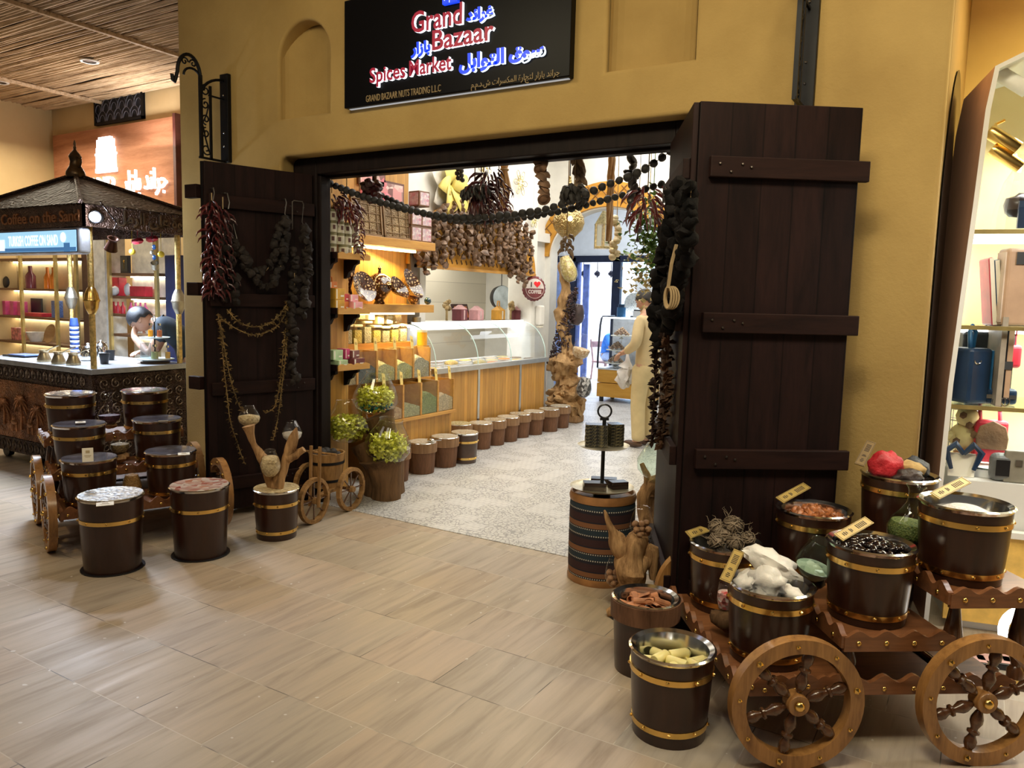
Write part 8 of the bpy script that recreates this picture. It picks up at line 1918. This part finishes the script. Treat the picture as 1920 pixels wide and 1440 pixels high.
# lit yellow board low behind the cart
o = MB().bx((-.02, -.03, .05), (1.45, -.005, .52)).build('kick_board', mat('yellow kick board', (.78, .50, .12), .6), cab)
MB().bx((-.02, -.05, .50), (1.45, -.0, .53)).build('kick_rail', m_white, cab)
t = thing('floor_lamp_ring', 'glowing white ring lamp low beside the cart wheel', 'lamp', at(1925, 1235, -.55), AB)
MB().tube([(.10*math.cos(a*PI/12), 0, .12+.10*math.sin(a*PI/12)) for a in range(24)], .02, 10, closed=True).build('ring_tube', emis('white ring glow', (1, .97, .92), 5), t, smooth=True); MB().tube([(0, 0, .02), (0, 0, -t.location.z+.005)], .012, 8).build('stem', m_steel, t); MB().lathe([(.001, 0), (.07, 0), (.07, .01), (.001, .01)], 20).build('foot', m_steel, t, loc=(0, 0, -t.location.z+.001))
for i in range(3):
    p = az(1740+i*26, 1175+i*8, .30); o = MB().box((0, 0, .015), (.16, .1, .03)).build('slim_carton', mat('dark slim carton', (.02, .018, .02), .25), None, loc=(.06+i*.1, 3.98+i*.05, 0.0), rot=(0, 0, AB), bevel=.002)
    MB().box((0, 0, .0305), (.14, .08, .001)).build('print', mat('pink print', (.62, .36, .33), .5), o); tag(o, 'dark slim carton on the floor behind the cart, %s from the wall' % ordn[i], 'box', 'slim cartons behind the cart')

# ------------------------------------------------------------------ people
def skin(name, verts, edges, m, parent, sub=2, root=0):
    me = bpy.data.meshes.new(name); me.from_pydata([v[0] for v in verts], edges, [])
    o = bpy.data.objects.new(name+'_rig', me); COL.objects.link(o)
    sk = o.modifiers.new('skin', 'SKIN'); sk.use_smooth_shade = True
    o.modifiers.new('sub', 'SUBSURF').levels = sub
    for i, v in enumerate(verts):
        r = v[1]; me.skin_vertices[0].data[i].radius = (r, r) if not isinstance(r, tuple) else r
        me.skin_vertices[0].data[i].use_root = (i == root)
    ev = bpy.data.meshes.new_from_object(o.evaluated_get(bpy.context.evaluated_depsgraph_get()))
    bpy.data.objects.remove(o); bpy.data.meshes.remove(me)
    ev.name = name; ev.materials.clear(); ev.materials.append(m)
    for p in ev.polygons: p.use_smooth = True
    q = bpy.data.objects.new(name, ev); COL.objects.link(q); q.parent = parent
    return q
def graph(chains):
    """chains of (point, radius); a point seen before joins the limb to it"""
    vs = []; es = []; idx = {}
    for ch in chains:
        prev = None
        for p, r in ch:
            k = tuple(round(c, 4) for c in p)
            if k not in idx: idx[k] = len(vs); vs.append((p, r))
            if prev is not None and prev != idx[k]: es.append((prev, idx[k]))
            prev = idx[k]
    return vs, es
def hand_chains(w, d, up, side, curl=.5):
    """wrist w, pointing along d, back of the hand along up; five fingers"""
    w, d, up = Vector(w), Vector(d).normalized(), Vector(up).normalized(); s = d.cross(up)*side
    palm = w+d*.05
    out = [[(tuple(w), .026), (tuple(palm), (.036, .018))]]
    for k, (off, L) in enumerate(((-.026, .058), (-.009, .070), (.009, .066), (.026, .052))):
        a = palm+s*off+d*.038; b = a+d*L*.5-up*L*curl*.35; c = b+d*L*.35-up*L*curl*.5
        out.append([(tuple(palm), (.036, .018)), (tuple(a), .010), (tuple(b), .009), (tuple(c), .0075)])
    t0 = w+d*.025-s*.03; t1 = t0-s*.022+d*.03-up*.012; t2 = t1+d*.025-up*.012
    out.append([(tuple(palm), (.036, .018)), (tuple(t0), .012), (tuple(t1), .0105), (tuple(t2), .0085)])
    return out
def head_detail(parent, c, m, hairm, fwd=(1, 0, 0), tilt=0.0, r=.098, hair='crop'):
    """face and hair on a head centred at c that looks along local x, tilted forward"""
    Q = Matrix.Translation(Vector(c)) @ Matrix.Rotation(tilt, 4, 'Y')
    k = MB()
    vs, fs = ico(3)
    pts = []
    for v in vs:
        x, y, z = v
        p = Vector((x*.100, y*.076, z*.118))
        if z < -.2: p.x += .010*(-z); p.y *= 1-.28*(-z-.2); 
        if x > .6 and abs(y) < .3: p.x += .004
        if z > .1 and x < 0: p.x -= .006
        pts.append(Q @ p)
    k.add(pts, fs)
    def q(p): return Q @ Vector(p)
    k.tube([q((.094, 0, .02)), q((.106, 0, -.005)), q((.120, 0, -.028)), q((.100, 0, -.038))], [.008, .010, .013, .006], 8)
    for s in (-1, 1):
        k.ball(q((-.005, s*.077, -.008)), .026, 2, sc=(.75, .28, 1.25))
        k.ball(q((.088, s*.032, .012)), .014, 1, sc=(.6, 1, .6))
        k.ball(q((.092, s*.032, .034)), .012, 1, sc=(.5, 1.6, .4))
    k.ball(q((.094, 0, -.060)), .02, 1, sc=(.45, 1.2, .3)); k.ball(q((.085, 0, -.094)), .024, 1, sc=(.7, .9, .6))
    return k, Q
def add_hair(parent, Q, m, thick=.006, low=-.035):
    k = MB(); vs, fs = ico(3); pts = []; keep = []
    for i, v in enumerate(vs):
        x, y, z = v; p = Vector((x*(.100+thick), y*(.076+thick), z*(.118+thick)))
        if z > .1 and x < 0: p.x -= .006
        pts.append(Q @ p)
        keep.append(z > .42*x-.12+low*2)
    k.add(pts, [f for f in fs if all(keep[i] for i in f)])
    o = k.build('hair', m, parent, smooth=True, ang=180); md = o.modifiers.new('thick', 'SOLIDIFY'); md.thickness = .004
    return o
def join(o, k):
    """add the shapes of k to mesh object o so the body stays one mesh"""
    b = bmesh.new(); b.from_mesh(o.data); n0 = len(b.verts)
    vs = [b.verts.new(v) for v in k.v]
    for f in k.f:
        try: fc = b.faces.new([vs[i] for i in f]); fc.smooth = True
        except ValueError: pass
    bmesh.ops.recalc_face_normals(b, faces=b.faces); b.to_mesh(o.data); b.free()
m_beige = mat('beige cotton', (.60, .48, .27), .85, var=.04, bmp=.15, bscale=200); m_beige2 = mat('pale khaki cotton', (.58, .47, .25), .85, var=.04, bmp=.15, bscale=200)
m_shoe = mat('brown shoe', (.07, .035, .02), .4)
P1 = thing('person', 'man in beige overshirt and khaki trousers looking down with a white bag in the shop', 'person', (-3.13, 8.03, .004), R(164))
Lk = [(0, 0, .95), (-.01, 0, 1.13), (0, 0, 1.31), (.0, 0, 1.45), (.02, 0, 1.53), (.04, 0, 1.60)]
hc = (.065, 0, 1.625)
body = [[(Lk[0], .09), (Lk[1], .09), (Lk[2], .10), (Lk[3], .075), (Lk[4], .052), (Lk[5], .058)]]
la = [(Lk[3], .075), ((-.005, .16, 1.41), .055), ((-.02, .215, 1.15), .043), ((.20, .17, 1.04), .030)]; ra = [(Lk[3], .075), ((-.005, -.16, 1.41), .055), ((.0, -.225, 1.15), .043), ((.22, -.15, 1.08), .030)]
legs = [[(Lk[0], .09), ((.0, s*.09, .86), .088), ((.03, s*.095, .50), .060), ((-.01, s*.10, .10), .040), ((.05, s*.105, .045), .038), ((.15, s*.12, .032), .030)] for s in (1, -1)]
hl = hand_chains((.20, .17, 1.04), (.9, -.15, -.35), (.3, 0, .9), 1, .9); hr = hand_chains((.22, -.15, 1.08), (.9, .2, -.1), (.1, 0, 1), -1, .9)
vs, es = graph(body+[la, ra]+legs+hl+hr)
b1 = skin('body', vs, es, m_skin, P1, 2)
k, Q = head_detail(P1, hc, m_skin, m_hair, tilt=.42); join(b1, k); add_hair(P1, Q, m_hair, .010, -.06)
sv, se = graph([[((0, 0, .80), (.165, .135)), ((-.005, 0, .95), (.155, .128)), ((-.01, 0, 1.13), (.145, .12)), ((0, 0, 1.31), (.165, .122)), ((0, 0, 1.44), (.10, .09)), ((.01, 0, 1.485), .066)],
                [((0, 0, 1.31), (.165, .122)), ((-.005, .165, 1.40), .075), ((-.02, .225, 1.15), .064), ((.165, .18, 1.05), .046)], [((0, 0, 1.31), (.165, .122)), ((-.005, -.165, 1.40), .075), ((0, -.235, 1.15), .064), ((.18, -.165, 1.085), .046)]])
sh1 = skin('overshirt', sv, se, m_beige, P1, 2, 1)
MB().tube([(.05*math.cos(a*PI/8)+.02, .06*math.sin(a*PI/8), 1.515-.02*math.cos(a*PI/8)) for a in range(16)], .014, 6, closed=True).build('collar', m_beige, sh1, smooth=True)
tv, te = graph([[((0, 0, .98), (.135, .115)), ((0, 0, .90), (.15, .12)), ((.0, .092, .80), .108), ((.025, .098, .50), .086), ((-.005, .105, .13), .078), ((-.005, .105, .07), .076)], [((0, 0, .90), (.15, .12)), ((.0, -.092, .80), .108), ((.025, -.098, .50), .086), ((-.005, -.105, .13), .078), ((-.005, -.105, .07), .076)]])
skin('trousers', tv, te, m_beige2, P1, 2, 1)
for s in (1, -1): MB().ball((.06, s*.108, .04), .06, 2, sc=(2.2, .8, .65)).build('shoe', m_shoe, P1, smooth=True)
t = thing('plastic_bag', 'thin white plastic bag with dark contents held by the man in beige', 'bag', (-3.36, 8.0, .70))
k = MB().ball((0, 0, .08), .13, 3, sc=(.8, .7, 1.0), jit=.5, fr=2.2); k.tube([(0, 0, .18), (.015, 0, .25), (.01, 0, .33)], [.09, .03, .012], 10)
k.build('bag_film', mat('thin white film', (.78, .77, .76), .35, alpha=.78, var=.03), t, smooth=True); MB().ball((0, 0, .05), .085, 2, sc=(1, .8, .8), jit=.3).build('contents', mat('grey bag contents', (.25, .23, .21), .7), t, smooth=True)

m_navy = mat('dark navy jersey', (.012, .022, .035), .8, bmp=.1, bscale=200)
P2 = thing('person', 'dark shirted man bowed over the kiosk counter resting his face on a forearm', 'person', (-6.50, 4.75, 0), R(225))
# local x points to the counter, the trunk leans far forward
body = [[((0, 0, .95), (.09, .09)), ((.05, 0, 1.10), (.09, .09)), ((.16, 0, 1.24), (.10, .10)), ((.26, 0, 1.30), .075), ((.33, 0, 1.31), .052), ((.38, 0, 1.31), .056)]]
la = [((.26, 0, 1.30), .075), ((.23, .16, 1.26), .045), ((.34, .17, 1.01), .042), ((.50, .05, 1.17), .030)]; ra = [((.26, 0, 1.30), .075), ((.23, -.16, 1.26), .045), ((.36, -.24, 1.02), .043), ((.45, -.10, 1.01), .032)]
legs = [[((0, 0, .95), (.09, .09)), ((-.02, s*.10, .86), .088), ((.02, s*.10, .50), .06), ((-.03, s*.10, .10), .04), ((.12, s*.11, .03), .03)] for s in (1, -1)]
vs, es = graph(body+[la, ra]+legs+hand_chains((.50, .05, 1.17), (-.1, -.25, .95), (1, 0, .1), 1, .5)+hand_chains((.45, -.10, 1.01), (.5, .8, .0), (0, 0, 1), -1, .6))
b2 = skin('body', vs, es, m_skin, P2, 2)
k, Q = head_detail(P2, (.445, 0, 1.33), m_skin, m_hair, tilt=.95); join(b2, k); add_hair(P2, Q, mat('black short hair', (.012, .012, .016), .45, var=.2, bmp=.4, bscale=180), .014, -.02)
sv, se = graph([[((-.02, 0, .82), (.16, .13)), ((0, 0, .95), (.155, .125)), ((.05, 0, 1.10), (.145, .118)), ((.16, 0, 1.24), (.165, .122)), ((.25, 0, 1.30), .105), ((.295, 0, 1.31), .072)], [((.16, 0, 1.24), (.165, .122)), ((.23, .17, 1.26), .085), ((.29, .172, 1.12), .07)], [((.16, 0, 1.24), (.165, .122)), ((.23, -.17, 1.26), .085), ((.31, -.215, 1.11), .07)]])
skin('tee_shirt', sv, se, m_navy, P2, 2, 1)
tv, te = graph([[((0, 0, .98), (.135, .115)), ((0, 0, .90), (.15, .12)), ((-.02, .10, .80), .105), ((.02, .10, .5), .085), ((-.03, .10, .08), .075)], [((0, 0, .90), (.15, .12)), ((-.02, -.10, .80), .105), ((.02, -.10, .5), .085), ((-.03, -.10, .08), .075)]])
skin('trousers', tv, te, m_navy, P2, 2, 1)
for s in (1, -1): MB().ball((.04, s*.108, .04), .06, 2, sc=(2.2, .8, .65)).build('shoe', m_shoe, P2, smooth=True)

m_sky = mat('bright blue shirt', (.04, .22, .62), .8); m_palej = mat('pale blue jeans', (.45, .55, .68), .85)
P3 = thing('person', 'person in bright blue shirt sitting hunched on a chair beyond the glazed door', 'person', (-6.58, 14.6, 0), R(-25))
body = [[((0, 0, .50), (.09, .09)), ((.05, 0, .68), (.09, .09)), ((.15, 0, .85), (.10, .10)), ((.24, 0, .95), .075), ((.31, 0, .98), .05), ((.36, 0, .98), .056)], [((.24, 0, .95), .075), ((.2, .17, .90), .055), ((.34, .18, .66), .042), ((.48, .06, .62), .03)], [((.24, 0, .95), .075), ((.2, -.17, .90), .055), ((.34, -.18, .66), .042), ((.48, -.06, .62), .03)]]
legs = [[((0, 0, .50), (.09, .09)), ((.05, s*.10, .49), .085), ((.44, s*.12, .50), .06), ((.42, s*.12, .10), .04), ((.55, s*.13, .03), .03)] for s in (1, -1)]
vs, es = graph(body+legs+hand_chains((.48, .06, .62), (.8, -.3, -.3), (.2, 0, 1), 1)+hand_chains((.48, -.06, .62), (.8, .3, -.3), (.2, 0, 1), -1))
b3 = skin('body', vs, es, m_skin, P3, 2); k, Q = head_detail(P3, (.42, 0, 1.0), m_skin, m_hair, tilt=.6); join(b3, k); add_hair(P3, Q, m_hair)
sv, se = graph([[((0, 0, .50), (.155, .125)), ((.05, 0, .68), (.15, .125)), ((.15, 0, .85), (.17, .125)), ((.24, 0, .96), (.09, .08))], [((.15, 0, .85), (.17, .125)), ((.2, .18, .89), .075), ((.31, .19, .70), .06)], [((.15, 0, .85), (.17, .125)), ((.2, -.18, .89), .075), ((.31, -.19, .70), .06)]])
skin('shirt', sv, se, m_sky, P3, 2, 1)
tv, te = graph([[((0, 0, .55), (.14, .12)), ((0.0, 0, .49), (.15, .12)), ((.07, .10, .49), .105), ((.44, .12, .50), .08), ((.42, .12, .12), .065)], [((0, 0, .49), (.15, .12)), ((.07, -.10, .49), .105), ((.44, -.12, .50), .08), ((.42, -.12, .12), .065)]])
skin('jeans', tv, te, m_palej, P3, 2, 1)
for s in (1, -1): MB().ball((.49, s*.125, .04), .055, 2, sc=(2.2, .8, .65)).build('shoe', m_shoe, P3, smooth=True)
m_chairw = mat('pinkish wood chair', (.42, .24, .2), .5)
t = thing('wooden_chair', 'pinkish wooden chair under the person in blue beyond the glazed door', 'chair', (-6.60, 14.6, 0), R(-25))
MB().bx((-.2, -.2, .35), (.22, .2, .385)).build('seat', m_chairw, t, bevel=.006)
for x in (-.18, .2):
    for y in (-.18, .18): MB().tube([(x, y, .36), (x*1.15, y*1.1, 0)], .018, 8).build('leg', m_chairw, t)
for y in (-.18, .18): MB().tube([(-.18, y, .38), (-.27, y, .82)], .016, 8).build('back_post', m_chairw, t)
MB().bx((-.275, -.19, .66), (-.245, .19, .78)).build('back_rail', m_chairw, t)

# ------------------------------------------------------------------ cake cabinet, root sculpture, odd pieces at the far end
t = thing('cake_cabinet', 'glass cake display cabinet on a wood base before the glazed door', 'display cabinet', (-5.24, 11.3, .004))
MB().bx((0, 0, .08), (.95, .6, .30)).build('wood_base', m_pineX, t); MB().bx((0, .01, .31), (.95, .6, .52)).build('wood_drawer', m_pineX, t, bevel=.004)
for x in (.06, .85):
    for y in (.06, .5): MB().lathe([(.001, 0), (.035, 0), (.035, .075), (.001, .075)], 14).build('foot', m_black, t, loc=(x, y, 0))
sil = [(.0, .54), (.0, .70), (.02, .95), (.05, 1.22), (.09, 1.33), (.14, 1.36), (.6, 1.36)]
k = MB()
for (a, b), (c, d) in zip(sil, sil[1:]): k.quad((.02, a, b), (.93, a, b), (.93, c, d), (.02, c, d))
k.build('curved_glass', m_pane, t, smooth=True)
for x in (.0, .95): MB().tube([(x, a, b) for a, b in sil], .017, 8).build('dark_end_frame', mat('dark frame', (.02, .025, .04), .4), t)
MB().bx((0, .55, .52), (.95, .6, 1.36)).build('back_panel', mat('steel back', (.5, .52, .55), .4, .3), t); MB().bx((.0, .0, .52), (.95, .6, .545)).build('floor_plate', m_chrome, t)
MB().bx((.02, .1, 1.335), (.93, .3, 1.352)).build('strip_light', emis('cake cabinet light', (1, .98, .95), 5), t)
for i, (x, y, z) in enumerate(((.30, .22, 1.06), (.24, .2, .83), (.22, .2, .62))):
    o = thing('cake_stand', 'white stand of chocolate cones in the cake cabinet, %s from the top' % ordn[i], 'cake stand', (-5.24+x, 11.3+y, z), 0, 'stands in the cake cabinet')
    MB().lathe([(.001, -.04 if i < 2 else -.06), (.04, -.04), (.012, -.02), (.012, -.01), (.17, 0), (.175, .012), (.001, .01)], 28).build('stand_plate', m_cardw, o, smooth=True)
    k = MB(); random.seed(i)
    for q in range(30):
        a = q*2.4; rr = .11*math.sqrt((q+.5)/30); k.ball((rr*math.cos(a), rr*math.sin(a), .02+.12*(1-rr/.12)), .024, 1)
    k.build('sweets', speckle('chocolate and cream', [(.10, .04, .02), (.5, .36, .22), (.16, .07, .035)], 35), o, smooth=True, kind='stuff')
    MB().tube([(0, 0, -.04), (0, 0, -.10 if i == 2 else -.19)], .008, 6).build('stem', m_steel, o)
random.seed(5)
t = thing('crystal_plate', 'large cut glass plate standing on the cake cabinet', 'plate', (-4.73, 11.5, 1.37), 0)
MB().lathe([(.001, 0), (.06, .004), (.13, .03), (.19, .035), (.19, .04), (.001, .01)], 36, M=Matrix.Translation((0, 0, .19)) @ Matrix.Rotation(R(-78), 4, 'X')).build('plate', speckle('cut glass', [(.62, .68, .7), (.75, .8, .8), (.45, .5, .55)], 60, .1, .8), t, smooth=True); MB().bx((-.05, -.03, 0), (.05, .06, .02)).build('stand', m_black, t)
t = thing('blue_tin', 'dark blue canister on the cake cabinet', 'canister', (-4.93, 11.45, 1.37)); MB().lathe([(.001, 0), (.07, 0), (.07, .15), (.001, .15)], 20).build('tin', m_blu, t, smooth=True); MB().lathe([(.001, .15), (.05, .15), (.05, .2), (.001, .2)], 20).build('lid', m_ynavy, t, smooth=True)
t = thing('white_kettle', 'white pot with dark lid beside the crystal plate', 'pot', (-4.62, 11.38, 1.37)); MB().lathe([(.001, 0), (.07, 0), (.075, .1), (.001, .1)], 20).build('pot', m_whiteblue, t, smooth=True); MB().bx((-.06, -.02, .1), (.06, .02, .12)).build('lid', m_black, t)
# tall root sculpture with glass bulbs
RX, RY = -4.68, 9.12
t = thing('root_sculpture', 'tall pale root sculpture wound with dark dried pods by the archway', 'root sculpture', (RX, RY, 0.004))
m_root2 = wood('pale gnarled root', (.20, .10, .04), (.58, .37, .17), .65, 'Z', 1.6, bmp=.6, ring=10)
def rt(nm, pts, rs, jit=.5): k = MB(); drift(k, pts, rs, n=22, sub=12, jit=jit*1.5, fr=11); return k.build(nm, m_root2, t, smooth=True)
rt('trunk', [(-.02, 0, .12), (.02, 0, .28), (.0, .05, .45), (-.04, 0, .62), (.03, 0, .80), (.0, 0, .95), (.02, 0, 1.15)], [.17, .20, .17, .12, .15, .07, .03], .6)
rt('root', [(-.15, -.05, .2), (-.05, -.1, .35), (.08, -.06, .42), (.18, 0, .48)], [.08, .11, .08, .03], .7); rt('root', [(.0, -.05, .18), (.15, -.02, .2), (.28, 0, .22)], [.12, .11, .06], .6); rt('root', [(-.12, -.05, .65), (-.16, -.05, .78), (-.08, 0, .85)], [.05, .09, .05], .7)
rt('upper_limb', [(-.03, 0, .95), (-.06, 0, 1.2), (-.09, 0, 1.45), (-.05, 0, 1.62), (-.06, 0, 1.8), (-.13, .0, 2.05), (-.15, 0, 2.1)], [.02, .07, .10, .085, .055, .04, .02], .3)
MB().lathe([(.001, 0), (.12, 0), (.13, .12), (.001, .12)], 20).build('plinth', m_drift, t, smooth=True); MB().bx((.0, -.12, 0), (.24, .1, .10)).build('plinth', m_drift, t, bevel=.02)
k = MB(); random.seed(9)
for i in range(420):
    u = random.random(); z = .85+.85*u
    cx = -.10+.18*u-.02; w = .17*(1-.5*u); a = random.uniform(0, 6.28); rr = w*random.uniform(.55, 1.0)
    p = Vector((cx+rr*math.cos(a), rr*.6*math.sin(a)-.02, z+.1*math.cos(a))); d = Vector((random.gauss(0, 1), random.gauss(0, 1), random.gauss(0, .7))).normalized()*.03
    k.tube([p-d, p, p+d], [.004, .011, .003], 5)
k.build('dried_pods', mat('dark purple pods', (.055, .03, .032), .5, var=.4), t, smooth=True, kind='stuff')
BUL = [(.001, 0), (.05, .004), (.10, .05), (.115, .12), (.10, .2), (.075, .27), (.055, .33)]
m_pist = speckle('yellow nuts', [(.55, .48, .14), (.36, .26, .1), (.68, .6, .3)], 45); m_bw = speckle('black and white pods', [(.02, .02, .022), (.05, .05, .05), (.6, .6, .58), (.03, .03, .03)], 30)
vessel('glass_bulb', 'long glass bulb of yellow nuts drooping at the top of the root sculpture', 'glass bulb', ay(1073, 528, 9.05), [(r*.95, z*1.2) for r, z in BUL], .34, m_pist, (0, -.38, 0), m_glass)
vessel('glass_bulb', 'wide glass bulb half full of pale nuts on the root sculpture', 'glass bulb', ay(1086, 672, 8.95), [(r*1.05, z*.95) for r, z in BUL], .13, m_nuts, (0, .25, 0), m_glass)
vessel('glass_bulb', 'glass bulb of black and white pods low on the root sculpture', 'glass bulb', ay(1092, 745, 8.95), [(r*.9, z*.9) for r, z in BUL], .26, m_bw, (0, .15, 0), m_glass)
vessel('glass_bulb', 'glass bulb of dark pods slung behind the root sculpture', 'glass bulb', ay(1078, 610, 9.3), [(r*1.0, z*1.05) for r, z in BUL], .28, mat('dark purple pods mass', (.06, .035, .035), .6, var=.4), (0, .1, 0), m_glass)
# lane seen through the door: hanging lamps
for i, (px, lab) in enumerate(((1094, 'dark star lamp hanging outside nearest the blue door leaf'), (1120, 'dark star lamp hanging in the middle of the lane'), (1146, 'dark star lamp hanging outside nearest the door post'))):
    p = ay(px, 514, 14.4); t = thing('star_lamp', lab, 'lamp', p, 0, 'dark lamps in the lane')
    MB().ball((0, 0, 0), .06, 2, jit=.9, fr=3.5).build('lamp_body', mat('dark lamp metal', (.03, .03, .04), .4, .5), t); MB().tube([(0, 0, .05), (0, 0, .62)], .008, 5).build('stem', m_black, t)
t = thing('lamp_rail', 'thin pale rail carrying the star lamps in the lane', 'rail', (0, 0, 0)); a, b = ay(1085, 479, 14.4), ay(1160, 479, 14.4); MB().tube([a, b], .015, 6).build('rail_bar', m_chrome, t)
MB().tube([a, a+Vector((0, 3.2, 0))], .01, 6).build('wall_arm', m_chrome, t); MB().tube([b, b+Vector((0, 3.2, 0))], .01, 6).build('wall_arm', m_chrome, t)
